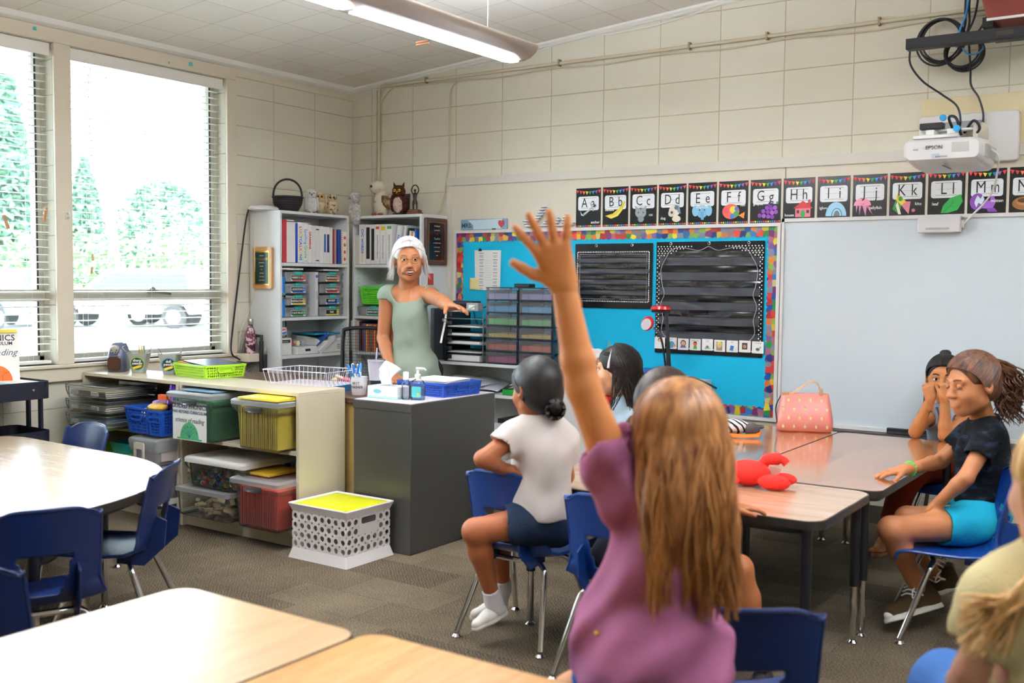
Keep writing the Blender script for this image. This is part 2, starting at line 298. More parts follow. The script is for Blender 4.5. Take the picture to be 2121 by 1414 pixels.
# roof eave over the windows
EV = mat('eave_paint', '#d9cbb8', .7)
struct('ceiling_eave', G().prism([(-1.3, 2.78), (-.2, 2.81), (-.2, 2.95), (-1.3, 2.92)], -9, 2, 'y').box(-1.35, -1.3, -9, 2, 2.755, 2.95), EV, smooth=0)
def carbody(name, label, cat, loc, rz, col, L_=4.7, pick=False):
    t = thing(name, label, cat, loc, rz, 'vehicles in the car park'); pm = mat('carpaint_'+col, '#'+col, .25, coat=.6); gm = mat('car_glass', '#39434a', .1)
    h = L_/2
    prof = [(-h, .45), (-h, .95), (-h+.1, 1.1), (-h+.25, 1.62), (-h+.5, 1.74), (.35, 1.74), (1.05, 1.15), (h-.15, 1.0), (h, .8), (h, .42)] if not pick else [(-h, .5), (-h, 1.05), (-.5, 1.08), (-.45, 1.7), (.75, 1.72), (1.35, 1.15), (h-.15, 1.05), (h, .8), (h, .45)]
    pr = []                                          # wheel arches cut in the lower edge
    for cx in (h-.85, -h+.9):
        for k in range(9): a = PI*k/8; pr.append((cx+.4*math.cos(a), .42+.36*math.sin(a)))
    obj('body', G().prism(prof+pr, -.88, .88, 'y'), pm, t, bevel=.06)
    wn = [(-h+.45, 1.15), (-h+.5, 1.6), (.3, 1.62), (.85, 1.15)] if not pick else [(-.4, 1.12), (-.38, 1.6), (.7, 1.62), (1.15, 1.14)]
    obj('side_windows', G().prism(wn, -.895, .895, 'y'), gm, t, bevel=.01)
    for cx in (h-.85, -h+.9):
        for s in (-1, 1):
            wh = obj('wheel', G().cyl((cx, s*.68, .34), (cx, s*.9, .34), .34, n=24), mat('tyre', '#2b2b2b', .8), t, bevel=.03); obj('rim', G().cyl((cx, s*.89, .34), (cx, s*.91, .34), .21, n=20), METAL, wh)
    obj('bumper', G().box(-h-.06, -h+.1, -.8, .8, .45, .65).box(h-.1, h+.06, -.8, .8, .4, .6), mat('car_trim', '#8d8f90', .4), t, bevel=.03)
    obj('lamp', G().box(h-.12, h+.02, .5, .8, .75, .9).box(h-.12, h+.02, -.8, -.5, .75, .9), mat('lamp_glass', '#dfe6ea', .1), t, bevel=.02)
pv = lambda px, d: (lambda q: (q.x, q.y, -.12))(at(px, 600, d))
carbody('suv', 'white estate car parked across the middle of the wide window', 'car', pv(270, 31), math.radians(35+180), 'eceeef', 4.9)
carbody('pickup_truck', 'dark blue-grey pickup parked outside the left window', 'truck', pv(5, 30), math.radians(120), '6f7f8c', 5.2, True)
carbody('suv', 'silver car parked furthest back beside the hedge', 'car', pv(395, 33), math.radians(40), 'c9ced2', 4.6)
TR = [mat('foliage_%d' % i, c, .8, spec=.2) for i, c in enumerate(('#5d7f6c', '#7fa06a', '#8fa877'))]; BK = mat('bark', '#6b5a4a', .9)
def tree(name, label, cat, p, h, rad, k, n=900, con=0, group='trees beyond the car park'):
    n *= 3
    t = thing(name, label, cat, (p[0], p[1], -.1), 0, group); g = G(); rr = random.Random(int(p[0]*7+p[1]*3))
    for i in range(n):
        u = rr.random(); z = h*(.15+.85*u); q = rad*((1-u)**.8 if con else math.sqrt(max(0, 1-(2*u-1)**2)))*(.65+.45*rr.random()); a = rr.uniform(0, 2*PI)
        c = Vector((q*math.cos(a), q*math.sin(a), z)); s = .026*h*(.5+rr.random()); d = [Vector((rr.gauss(0, 1), rr.gauss(0, 1), rr.gauss(0, .7))).normalized()*s for _ in range(3)]
        g.add([c+d[0], c+d[1], c+d[2], c-d[0]*.6], [(0, 1, 2), (0, 1, 3), (1, 2, 3)])
    obj('crown', g, TR[k], t, smooth=0); obj('trunk', G().cyl((0, 0, 0), (0, 0, h*.7), .04*h, .015*h, 8), BK, t)
def pt(px, d): q = at(px, 600, d); return (q.x, q.y)
tree('fir_tree', 'tall blue-green fir beyond the left window', 'tree', pt(15, 46), 11, 1.5, 0, 1500, 1)
tree('fir_tree', 'blue-green fir seen at the left edge of the wide window', 'tree', pt(178, 49), 7.0, 1.3, 0, 1200, 1)
tree('round_tree', 'pale rounded tree in the middle of the wide window', 'tree', pt(340, 54), 6.4, 2.2, 0, 1100)
tree('round_tree', 'low green tree left of the window post', 'tree', pt(92, 60), 7.2, 1.1, 1, 900)
tree('round_tree', 'round green tree behind the pickup', 'tree', pt(-70, 48), 6, 1.8, 1, 900)
t = thing('hedge', 'long green hedge along the far side of the car park', 'hedge', (*pt(240, 38), -.1), math.radians(52)); g = G(); rr = random.Random(5)
for i in range(5200):
    x, y, z = rr.uniform(-11, 11), rr.uniform(-.9, .9), rr.uniform(0, 1)**.7*(2.9+.5*math.sin(i*.1)); c = Vector((x, y, z)); d = [Vector((rr.gauss(0, 1), rr.gauss(0, 1), rr.gauss(0, .7))).normalized()*rr.uniform(.08, .2) for _ in range(3)]
    g.add([c+d[0], c+d[1], c+d[2], c-d[0]*.6], [(0, 1, 2), (0, 1, 3), (1, 2, 3)])
obj('foliage', g, TR[1], t, smooth=0)
# ======================= STORAGE BY THE WINDOW =======================
def _hit(px, py, ax, val):
    v = at(px, py, 1)-CAMP; return CAMP+v*((val-CAMP[ax])/v[ax])
def onx(px, py, x): return _hit(px, py, 0, x)
def ony(px, py, y): return _hit(px, py, 1, y)
LAM = mat('pale_laminate', '#cabfa6', .35); LAMW = mat('white_laminate', '#dcdcd8', .35, coat=.2); BLK = mat('black_plastic', '#17171a', .45); HOLE = mat('peg_hole', '#2a2622', .8)
CLR = glassmat('clear_plastic', '#fafcfe', .93, .15, .6); CLR2 = glassmat('frosted_plastic', '#f6f8fa', .5, .25, .5); CLR3 = glassmat('very_clear_plastic', '#fafdfe', .95, .05, .8)
PAPER = mat('white_paper', '#eceae6', .7); CARD = mat('card_stock', '#f4f2ee', .6)
INK = mat('black_ink', '#16171b', .6)
def col(h, rough=.5, **k): return mat('tint_'+h+('_%d' % (rough*100) if rough != .5 else ''), '#'+h, rough, **k)
def pegs(t, spots, ax):
    g = G()
    for x, y, z in spots: g.cyl((x, y, z), (x+(.001 if ax == 'x' else 0), y, z), .003, n=8)
    obj('peg_holes', g, HOLE, t)
def shelfunit(name, label, x0, x1, y0, y1, h, shelves, m, kick=.075, th=.02, back=True):
    t = thing(name, label, 'shelf unit', (x0, y0, 0)); W, Dp = x1-x0, y1-y0
    obj('side_panel', G().box(0, th, 0, Dp, 0, h-th), m, t, bevel=.001); obj('side_panel', G().box(W-th, W, 0, Dp, 0, h-th), m, t, bevel=.001)
    obj('top_panel', G().box(0, W, 0, Dp, h-th, h), m, t, bevel=.0015)
    for z in shelves: obj('shelf_board', G().box(th, W-th, .003, Dp-.01, z-th, z), m, t, bevel=.001)
    if back: obj('back_panel', G().box(th, W-th, Dp-.008, Dp, kick, h-th), m, t)
    if kick: obj('kick_board', G().box(th, W-th, .03, .045, 0, kick), m, t)
    pegs(t, [(th+.0002, yy, zz) for yy in (.04, Dp-.05) for zz in [h-.06-.032*k for k in range(20)] if zz > .12], 'x'); return t
shelfunit('low_shelf_unit', 'low pale shelf unit under the window, holding clear art cases and blue baskets', .05, .935, -2.38, -2.05, .795, [.495, .095], LAM)
shelfunit('low_shelf_unit', 'low pale shelf unit whose bare end panel stands behind the white crate', .945, 1.87, -2.38, -2.05, .795, [.495, .095], LAM)
def bin_(name, label, cat, x0, x1, y0, y1, z0, z1, wall, lidm, lidh=.045, taper=.02, flare=.022, handle=True, group=None, rz=0, lipp=True, panel=True):
    W, Dp, H = x1-x0, y1-y0, z1-z0; t = thing(name, label, cat, ((x0+x1)/2, (y0+y1)/2, z0), rz, group)
    def ring(w, d, z, r=.02): return [(a, b, z) for a, b in rrect(w, d, r, 4)]
    hb = H-lidh*.5; g = G(); w0, d0 = W-2*flare-taper, Dp-2*flare-taper; w1, d1 = W-2*flare, Dp-2*flare
    g.loft([ring(w0-.02, d0-.02, 0, .015), ring(w0, d0, .008), ring(w1, d1, hb)], False); g.add(ring(w0-.02, d0-.02, .0, .015), [tuple(range(20))[::-1]])
    obj('tub', g, wall, t, seg=1)
    g = G(); g.loft([ring(w1+.002, d1+.002, hb-.05), ring(W, Dp, hb-.02), ring(W, Dp, hb)], False); obj('rim', g, wall, t)
    g = G(); g.loft([ring(W+.003, Dp+.003, hb-.008), ring(W+.003, Dp+.003, hb+.012), ring(W-.01, Dp-.01, H-.004), ring(W-.03, Dp-.03, H)], False); g.loft([ring(W-.03, Dp-.03, H, .02), ring(W-.07, Dp-.07, H, .015), ring(W-.08, Dp-.08, H-.006, .015)], False); g.add(ring(W-.08, Dp-.08, H-.006, .015), [tuple(range(20))])
    obj('lid', g, lidm, t)
    if handle: obj('handle', G().prism(rrect(W*.34, .028, .01, 4, 0, hb-.028), -Dp/2-.004, -Dp/2+.012, 'y'), wall, t, bevel=.003)
    return t
def folders(px0, px1, y0, y1, z0, z1, n, colr, label, group, alt=None):
    g = G(); W = y1-y0; H = z1-z0; g.add([(-.0045, 0, 0), (-.0045, W, 0), (-.0045, W, H), (-.0045, 0, H), (.0045, 0, 0), (.0045, W, 0), (.0045, W, H-.006), (.0045, 0, H-.006), (0, 0, -.006), (0, W, -.006)], [(0, 3, 2, 1), (4, 5, 6, 7), (0, 8, 9, 1)[::-1], (4, 8, 9, 5), (3, 7, 6, 2), (0, 4, 7, 3), (0, 8, 4), (1, 5, 9), (1, 2, 6, 5)])
    f0 = None
    for k in range(n):
        x = px0+(px1-px0)*k/(n-1)
        if f0 is None: f0 = tag(obj('hanging_folder', g, colr, loc=(x, y0, z0)), label, 'folder', group); f = f0
        else: f = f0.copy(); COL.objects.link(f); f.location = (x, y0+R.uniform(0, .004), z0); f.rotation_euler = (0, R.uniform(-.03, .03), 0)
YF = mat('yellow_folder', '#ffe23a', .55); 
bin_('file_tote', 'clear file tote of yellow hanging folders on the upper shelf', 'bin', 1.495, 1.845, -2.50, -2.14, .495, .755, CLR, CLR2)
folders(1.54, 1.80, -2.46, -2.18, .512, .715, 19, YF, 'yellow hanging folder inside the upper clear tote', 'yellow hanging folders')
tag(obj('file_folder', G().box(1.56, 1.84, -2.50, -2.2, .757, .762).add([(1.56, -2.5, .764), (1.84, -2.5, .764), (1.84, -2.2, .772), (1.56, -2.2, .772)], [(0, 1, 2, 3)]), YF, solid=.002), 'loose yellow folders lying on the lid of the yellow file tote', 'folder')
gt = bin_('file_tote', 'clear file tote of green hanging folders with a guided phonics sheet in front', 'bin', .968, 1.335, -2.49, -2.14, .495, .755, CLR, CLR2)
folders(1.0, 1.29, -2.44, -2.18, .512, .715, 16, mat('green_folder', '#2f8a53', .55), 'green hanging folder inside the guided phonics tote', 'green hanging folders')
tag(obj('file_folder', G().box(1.02, 1.3, -2.44, -2.2, .757, .763), mat('slate_blue_folder', '#5d7f92', .5), bevel=.001), 'slate blue folder lying on the lid of the green file tote', 'folder')
bin_('file_tote', 'clear file tote of red hanging folders on the bottom shelf by the crate', 'bin', 1.495, 1.85, -2.51, -2.14, .095, .355, CLR, CLR2)
folders(1.54, 1.805, -2.465, -2.18, .112, .305, 20, mat('red_folder', '#f0503a', .55), 'red hanging folder inside the bottom clear tote', 'red hanging folders')
bin_('storage_bin', 'clear bin of wooden blocks on the bottom shelf, under the cube bin', 'bin', 1.05, 1.475, -2.50, -2.10, .095, .25, CLR3, CLR2, lidh=.03, flare=.006, handle=False)
g0 = G().box(-.022, .022, -.012, .012, -.009, .009); wm = mat('block_wood', '#dcc59c', .6, var=.15, vscale=6); wb = None
for k in range(60):
    l = (R.uniform(1.10, 1.43), R.uniform(-2.45, -2.16), .112+.012*(k//8)+R.uniform(0, .008)); e = (R.uniform(-.5, .5), R.uniform(-.5, .5), R.uniform(0, 3))
    if wb is None: wb = tag(obj('wooden_block', g0, wm, loc=l, rot=e, bevel=.001, seg=1), 'small plain wooden block heaped in the clear bottom bin', 'block', 'wooden blocks in the clear bin')
    else: q = wb.copy(); COL.objects.link(q); q.location = l; q.rotation_euler = e
bin_('storage_bin', 'clear bin of coloured counting cubes under a grey white lid', 'bin', 1.09, 1.56, -2.47, -2.09, .252, .415, CLR3, mat('greywhite_lid', '#c9c5c0', .4), lidh=.05, flare=.016, handle=False)
cc = ['d43c30', '2f62b5', 'e8c63a', '3f9a55', 'e9e7e0', 'e2762e', '6fb6d8', '8c5a3a']; protos = []
for k in range(150):
    l = (R.uniform(1.125, 1.525), R.choice((R.uniform(-2.435, -2.40), R.uniform(-2.43, -2.13))), .268+.015*(k//28)+R.uniform(0, .012)); e = (R.uniform(0, 1), R.uniform(0, 1), R.uniform(0, 3))
    if k < 8: protos.append(tag(obj('counting_cube', G().box(-.009, .009, -.009, .009, -.009, .009).cyl((0, 0, .009), (0, 0, .013), .004, n=8), col(cc[k]), loc=l, rot=e), 'small coloured plastic counting cube in the lidded bin', 'cube', 'counting cubes in the bin'))
    else: q = protos[k % 8].copy(); COL.objects.link(q); q.location = l; q.rotation_euler = e
tag(obj('file_folder', G().box(1.42, 1.70, -2.42, -2.2, .357, .37), mat('mustard_folder', '#d9ae2c', .5)), 'mustard folders wedged between the cube bin and the red tote', 'folder')
tag(obj('wooden_ruler', G().box(1.0, 1.012, -2.37, -2.34, .30, .37), wm), 'short wooden stick leaning inside the shelf end by the cube bin', 'stick')
# guided phonics sheet in the front of the green tote
sh = thing('phonics_sheet', 'white guided phonics cover sheet in the front of the green tote', 'sheet', (1.1425, -2.4695, .60), rot=(math.radians(90), 0, 0))
obj('paper', G().prism(rrect(.275, .205, .004, 2), -.001, 0), CARD, sh, smooth=0)
SB = mat('slate_ink', '#4a6480', .6); GR_ = mat('leaf_green', '#4fb37a', .6)
text('GUIDED PHONICS', .0345, SB, sh, Matrix.Translation((0, .078, .001)), bold=.0004, label='grey blue lettering')
text('AND BEYOND CURRICULUM', .0215, SB, sh, Matrix.Translation((0, .048, .001)), bold=.0004); text('science of reading', .036, mat('thin_ink', '#59606b', .6), sh, Matrix.Translation((.0, .004, .001)), shear=.35, sx=.9)
g = G().prism([(-.075, -.09)]+[(.075*math.cos(a)*-1, -.09+.085*math.sin(a)) for a in [PI*k/16 for k in range(17)]]+[(.1, -.09), (.1, -.098), (-.1, -.098), (-.1, -.09)], .0005, .001); obj('green_dome', g, GR_, sh, smooth=0)
g = G()
for a in (-60, -35, -12, 12, 35, 60):
    a = math.radians(a); e = (.062*math.sin(a), -.085+.062*math.cos(a)); g.tube(bez([(0, -.09, .0012), (e[0]*.5, (-.09+e[1])/2+.01, .0012), (e[0], e[1], .0012), (e[0]+.008*math.copysign(1, a), e[1]-.004, .0012), (e[0]+.002, e[1]-.008, .0012)], 12), .0012, 4)
obj('sprig', g, SB, sh)
# perforated plastic
def perf(g, P, U, V, nu, nv, cw, ch, hole, skip=lambda i, j: False, th=.002, sq=False, off=lambda i, j: 0):
    P, U, V = Vector(P), Vector(U), Vector(V); N = U.cross(V).normalized()*th; n = 4 if sq else 16
    for i in range(nu):
        for j in range(nv):
            c = P+U*(cw*(i+.5))+V*(ch*(j+.5))
            if skip(i, j):
                q = [c+U*(a*cw/2)+V*(b*ch/2) for a, b in ((-1, -1), (1, -1), (1, 1), (-1, 1))]; g.add(q+[x-N for x in q], [(0, 1, 2, 3), (7, 6, 5, 4)]); continue
            o, h = [], []
            for k in range(n):
                a = 2*PI*(k+.5)/n if not sq else PI/4+PI/2*k; ca, sa = math.cos(a), math.sin(a); m_ = max(abs(ca), abs(sa)); o.append(c+U*(ca/m_*cw/2)+V*(sa/m_*ch/2)); h.append(c+U*(ca*hole*(1.414 if sq else 1))+V*(sa*hole*(1.414 if sq else 1)))
            fs = []
            for k in range(n): l = (k+1) % n; fs += [(k, l, n+l, n+k), (2*n+k, 3*n+k, 3*n+l, 2*n+l), (n+k, n+l, 3*n+l, 3*n+k)]
            g.add(o+h+[x-N for x in o]+[x-N for x in h], fs)
def basket(name, label, cat, loc, rz, W, Dp, H, m, taper=.02, cell=.013, handle=True, group=None):
    t = thing(name, label, cat, loc, rz, group); g = G(); w0, d0 = W/2-taper, Dp/2-taper; w1, d1 = W/2, Dp/2
    cs0 = [(-w0, -d0), (w0, -d0), (w0, d0), (-w0, d0)]; cs1 = [(-w1, -d1), (w1, -d1), (w1, d1), (-w1, d1)]
    for k in range(4):
        a0, b0, a1, b1 = [Vector((*p, z)) for p, z in ((cs0[k], 0), (cs0[(k+1) % 4], 0), (cs1[k], H), (cs1[(k+1) % 4], H))]
        n = max(4, int((b0-a0).length/cell)); mz = max(3, int(H*.82/cell)); U = (b0-a0)/n; Vv = (a1-a0+b1-b0)*.5; wid = (b0-a0).length
        cutmid = handle and k % 2 == (1 if Dp < W else 0)
        for i in range(n):
            for j in range(mz):
                f = (.06+.84*(j+.5)/mz); c = a0+(a1-a0)*f+((b0+(b1-b0)*f)-(a0+(a1-a0)*f))*((i+.5)/n); hw = ((b0+(b1-b0)*f)-(a0+(a1-a0)*f))/n*.5; hv = Vv*.84/mz*.5
                edge = i == 0 or i == n-1 or (cutmid and abs(i-(n-1)/2) < n*.22 and j > mz*.45); s = 0 if edge else .55
                if s == 0: g.add([c-hw-hv, c+hw-hv, c+hw+hv, c-hw+hv], [(0, 1, 2, 3)])
                else:
                    o = [c-hw-hv, c+hw-hv, c+hw+hv, c-hw+hv]; h = [c+(x-c)*s for x in o]; g.add(o+h, [(q, (q+1) % 4, 4+(q+1) % 4, 4+q) for q in range(4)])
        g.add([a0, b0, a0+(a1-a0)*.06+(b0-a0)*0, b0+(b1-b0)*.06], [(0, 1, 3, 2)]); g.add([a0+(a1-a0)*.9, b0+(b1-b0)*.9, b1, a1], [(0, 1, 2, 3)])
    obj('wall', g, m, t, solid=.003, smooth=0)
    g = G().box(-w0, w0, -d0, d0, 0, .003); obj('bottom', g, m, t)
    g = G(); rr = [(a, b) for a, b in rrect(W+.012, Dp+.012, .02, 4)]; ri = [(a, b) for a, b in rrect(W-.004, Dp-.004, .018, 4)]; g.loft([[(a, b, H-.012) for a, b in rr], [(a, b, H) for a, b in rr], [(a, b, H) for a, b in ri], [(a, b, H-.006) for a, b in ri]], False); obj('rim', g, m, t)
    if handle:
        hx = w1 if Dp < W else d1
        for s in (-1, 1):
            q = rrect(.105, .035, .016, 5, 0, H*.62); q2 = rrect(.085, .018, .009, 5, 0, H*.62); F = hx*s*.975; g = G()
            mk2 = (lambda a, b, d: (F+d*s, a, b)) if Dp < W else (lambda a, b, d: (a, F+d*s, b))
            g.loft([[mk2(a, b, 0) for a, b in q], [mk2(a, b, .008) for a, b in q], [mk2(a, b, .008) for a, b in q2], [mk2(a, b, 0) for a, b in q2]], False); obj('handle', g, mat('handle_'+m.name, '#dfe8e0', .4) if False else m, t)
    return t
LIME = mat('lime_plastic', '#a6d82a', .35); ROY = mat('royal_plastic', '#1f50b4', .35); GRN = mat('bright_green_plastic', '#5cc829', .35)
# the white milk crate with its lime lid
t = thing('milk_crate', 'white square storage crate with lime cushion lid standing on the carpet', 'crate', (1.912, -2.494, 0)); WP = mat('crate_white', '#e2dcda', .4); W, Dp = .388, .34; H = .268
gap = lambda i, j: False
def side(P, U, n, L_, end):
    g = G(); cw = L_/n; perf(g, Vector(P)+Vector((0, 0, .05)), U, (0, 0, 1), n, 4, cw, .045, .0135, (lambda i, j: end and 2 <= i <= n-3 and j > 1) if end else (lambda i, j: False), .004)
    U = Vector(U); P = Vector(P); N = U.cross(Vector((0, 0, 1)))*.004
    for z0, z1 in ((0, .05), (.23, H)):
        q = [P+Vector((0, 0, z0)), P+U*L_+Vector((0, 0, z0)), P+U*L_+Vector((0, 0, z1)), P+Vector((0, 0, z1))]; g.add(q+[x-N for x in q], [(0, 1, 2, 3), (7, 6, 5, 4), (0, 4, 5, 1), (3, 2, 6, 7)])
    obj('side_wall', g, WP, t, smooth=0)
i_ = .014
side((i_, i_, 0), (1, 0, 0), 8, W-2*i_, False); side((W-i_, i_, 0), (0, 1, 0), 7, Dp-2*i_, True); side((W-i_, Dp-i_, 0), (-1, 0, 0), 8, W-2*i_, False); side((i_, Dp-i_, 0), (0, -1, 0), 7, Dp-2*i_, True)
def sk(z0, o0, z1, o1): return [[(a, b, z) for a, b in rrect(W-2*i_+2*o, Dp-2*i_+2*o, .008, 3, W/2, Dp/2)] for z, o in ((z0, o0), (z1, o1))]
a, b = sk(0, .016, .052, .001); a2, b2 = sk(.004, .012, .05, -.003)
obj('foot_flange', G().loft([a, b, b2, a2], False), WP, t); obj('bottom', G().box(i_, W-i_, i_, Dp-i_, .008, .014), WP, t)
r1, r2 = sk(.232, .001, .268, .016); r3, r4 = sk(.272, .014, .266, -.004); obj('lid_rim', G().loft([r1, r2, r3, r4], False), WP, t)
obj('hand_hole', G().prism(rrect(.1, .03, .01, 4, Dp/2, .208), W-i_-.0035, W-i_+.0015, 'x'), mat('crate_inside', '#4a4644', .7), t)
def cush(u, v): return (.018+(W-.036)*u, .018+(Dp-.036)*v, .268+.008*min(1, 6*min(u, 1-u, v, 1-v)))
obj('lid_cushion', G().sheet(cush, 16, 16).box(.018, W-.018, .018, Dp-.018, .262, .268), mat('lime_vinyl', '#cfd01a', .35, bump=.05, bscale=400), t)
# upper left compartment: clear art cases and two blue baskets
for k in range(3):
    z = .497+.082*k; t = bin_('art_case', ['flat clear art case full of paper, bottom of the stack of three', 'flat clear art case full of papers, middle of the stack of three', 'flat clear art case with a spiral notebook, top of the stack of three'][k], 'case', .13, .53, -2.55, -2.20, z, z+.08, CLR3, CLR, lidh=.02, taper=.004, flare=.008, handle=False, group='clear art cases on the window shelf')
    for yy in (-.09, .1): obj('latch', G().box(yy-.03, yy+.03, -.185, -.17, .03, .055), CLR2, t, bevel=.003)
    for j in range(4):
        cl = R.choice(['d8cfae', 'dfe3e6', 'a8b8bf', 'c9b79a', '7fa5b5', 'e6e2d8']); zz = z+.012+.011*j
        tag(obj('paper_stack', G().cbox((.33+R.uniform(-.01, .01), -2.375+R.uniform(-.01, .01), zz+.004), (.33-R.uniform(0, .06), .28, .007), ), col(cl, .7), rot=None), ['cream', 'grey', 'bluish', 'topmost pale'][j]+' paper pile inside the '+['bottom', 'middle', 'top'][k]+' clear art case', 'paper', 'paper inside the clear art cases')
bk = basket('storage_basket', 'blue plastic basket of odds and ends next to the clear art cases', 'basket', (.70, -2.32, .497), 0, .21, .32, .145, ROY, .02, .016)
basket('storage_basket', 'blue plastic basket with purple bags, beside the guided phonics tote', 'basket', (.862, -2.32, .497), 0, .115, .32, .14, ROY, .008, .016)
def blob(g, c, r, seed, n=12, amp=.25):
    rr = random.Random(seed); ph = [rr.uniform(0, 6) for _ in range(6)]
    b0 = len(g.v); g.ball(c, r, n)
    for i in range(b0, len(g.v)):
        v = Vector(g.v[i])-Vector(c); k = 1+amp*(math.sin(v.x*60+ph[0])*math.sin(v.y*55+ph[1])+.6*math.sin(v.z*80+ph[2])); g.v[i] = tuple(Vector(c)+v*k)
    return g
def crumple(name, label, cat, c, r, m, seed, amp=.3): return tag(obj(name, blob(G(), c, r, seed, 20, amp), m), label, cat)
FOIL = dict(rough=.25, metal=.3)
crumple('snack_bag', 'crumpled violet foil bag standing in the second blue basket', 'bag', (.86, -2.33, .68), (.05, .05, .075), col('5b2fa0', .28, metal=.3), 3)
crumple('snack_bag', 'crumpled purple bag sticking up behind the foil one', 'bag', (.875, -2.25, .69), (.045, .06, .07), col('7b2a8c', .28, metal=.3), 5)
crumple('snack_bag', 'mustard yellow bag lying on the second blue basket', 'bag', (.855, -2.45, .645), (.048, .04, .028), col('c9a23c', .35), 8)
crumple('snack_bag', 'lilac bag lying at the rim between the blue baskets', 'bag', (.80, -2.38, .655), (.03, .06, .025), col('9d86c0', .35), 11)
crumple('rag', 'white rag ball in the first blue basket', 'rag', (.69, -2.42, .60), (.03, .03, .03), PAPER, 4)
tag(obj('card_box', G().box(.84, .91, -2.44, -2.41, .69, .72), col('e8653a')), 'small orange card box on top of the purple bags', 'box')
# lower left compartment
basket('tray_basket', 'lime plastic tray basket on the floor shelf under the art cases', 'basket', (.42, -2.36, .30), 0, .46, .30, .075, LIME, .015, .014)
shb = tag(obj('shelf_riser', G().box(.10, .66, -2.36, -2.10, .27, .297).box(.10, .12, -2.36, -2.1, .097, .27).box(.64, .66, -2.36, -2.1, .097, .27), LAM), 'small pale shelf riser inside the left shelf unit', 'riser')
tt = thing('open_tray', 'teal plastic tray standing in the lime tray basket', 'tray', (.44, -2.28, .31)); g = G(); g.loft([[(a, b, 0) for a, b in rrect(.26, .16, .02)], [(a, b, .09) for a, b in rrect(.30, .19, .02)], [(a, b, .09) for a, b in rrect(.29, .18, .02)], [(a, b, .004) for a, b in rrect(.25, .15, .02)]], True); obj('shell', g, mat('teal_plastic', '#1f8fae', .35), tt)
tag(obj('toy_ball', G().ball((.40, -2.28, .385), (.045, .035, .025)), col('c9302c', .4)), 'red lump of clay lying in the teal tray', 'clay')
tag(obj('block_stack', G().box(.50, .56, -2.33, -2.24, .345, .40), col('1c3f9a', .4), bevel=.004), 'blue box lying in the teal tray', 'box')
t = bin_('latch_box', 'clear box with a white clasp between the lime tray and the cube bin', 'bin', .675, .93, -2.52, -2.20, .335, .485, CLR2, CLR2, lidh=.05, flare=.008, handle=False)
g = G().loft([[(a, -.172, b) for a, b in rrect(.085, .105, .012, 4, 0, .075)], [(a, -.18, b) for a, b in rrect(.085, .105, .012, 4, 0, .075)], [(a, -.18, b) for a, b in rrect(.058, .06, .01, 4, 0, .062)], [(a, -.172, b) for a, b in rrect(.058, .06, .01, 4, 0, .062)]], False); obj('clasp', g, mat('bone_plastic', '#d8d0c0', .4), t)
tag(obj('storage_lid_box', G().box(.70, .92, -2.48, -2.2, .36, .42), col('c4b6b4', .7)), 'pale pink paper pack inside the clear clasp box', 'paper')
bin_('file_tote', 'clear file tote of blue hanging folders at the foot of the left shelf unit', 'bin', .665, .93, -2.52, -2.20, .095, .332, CLR, CLR2)
folders(.71, .845, -2.47, -2.24, .115, .285, 8, mat('blue_folder', '#2f74b8', .5), 'blue hanging folder inside the tote of the left shelf unit', 'blue hanging folders')
tag(obj('punched_paper', G().box(.87, .90, -2.47, -2.25, .112, .27), PAPER), 'white punched paper beside the blue folders', 'paper')
tag(obj('power_strip', G().box(.12, .42, -2.62, -2.50, 0, .03).box(.15, .2, -2.6, -2.53, .03, .06).box(.24, .3, -2.6, -2.53, .03, .055).tube(bez([(.42, -2.56, .015), (.5, -2.6, .01), (.3, -2.68, .01), (.15, -2.64, .01)]), .006, 6), BLK, bevel=.004), 'black power strip with plugs on the carpet in front of the left shelf unit', 'power strip')
# ---- on top of the low units
GAL = mat('galvanised', '#b9c0c4', .32, .75, bump=.1, bscale=40)
t = thing('pencil_sharpener', 'grey electric pencil sharpener with a brown shavings tray', 'sharpener', (.16, -2.21, .795), math.radians(38)); SG = mat('slate_plastic', '#5a6078', .3)
def sr(w, d, z, yo=0): return [(a, b+yo, z) for a, b in rrect(w, d, min(w, d)*.35, 5)]
obj('body', G().loft([sr(.10, .15, 0), sr(.108, .16, .02), sr(.104, .15, .09), sr(.092, .125, .14, .01), sr(.07, .09, .168, .015), sr(.04, .05, .175, .02)]), SG, t)
obj('shavings_tray', G().loft([[(a, -.082+.001*0, z) for a, z in rrect(.08, .085, .015, 4, 0, .052)], [(a*.95, -.072-.02, z) for a, z in rrect(.08, .085, .02, 4, 0, .052)]]), mat('smoked_brown', '#4a2c1e', .15), t, bevel=.003)
obj('dial', G().cyl((0, -.06, .14), (0, -.083, .132), .025, .023, 24), mat('dial_grey', '#b8b4b0', .4), t, bevel=.002)
g = G()
for k in range(6): a = PI*k/3; g.cyl((.014*math.cos(a), -.0835, .132+.014*math.sin(a)), (.014*math.cos(a), -.0845, .132+.014*math.sin(a)), .0035, n=10)
obj('dial_holes', g, HOLE, t)
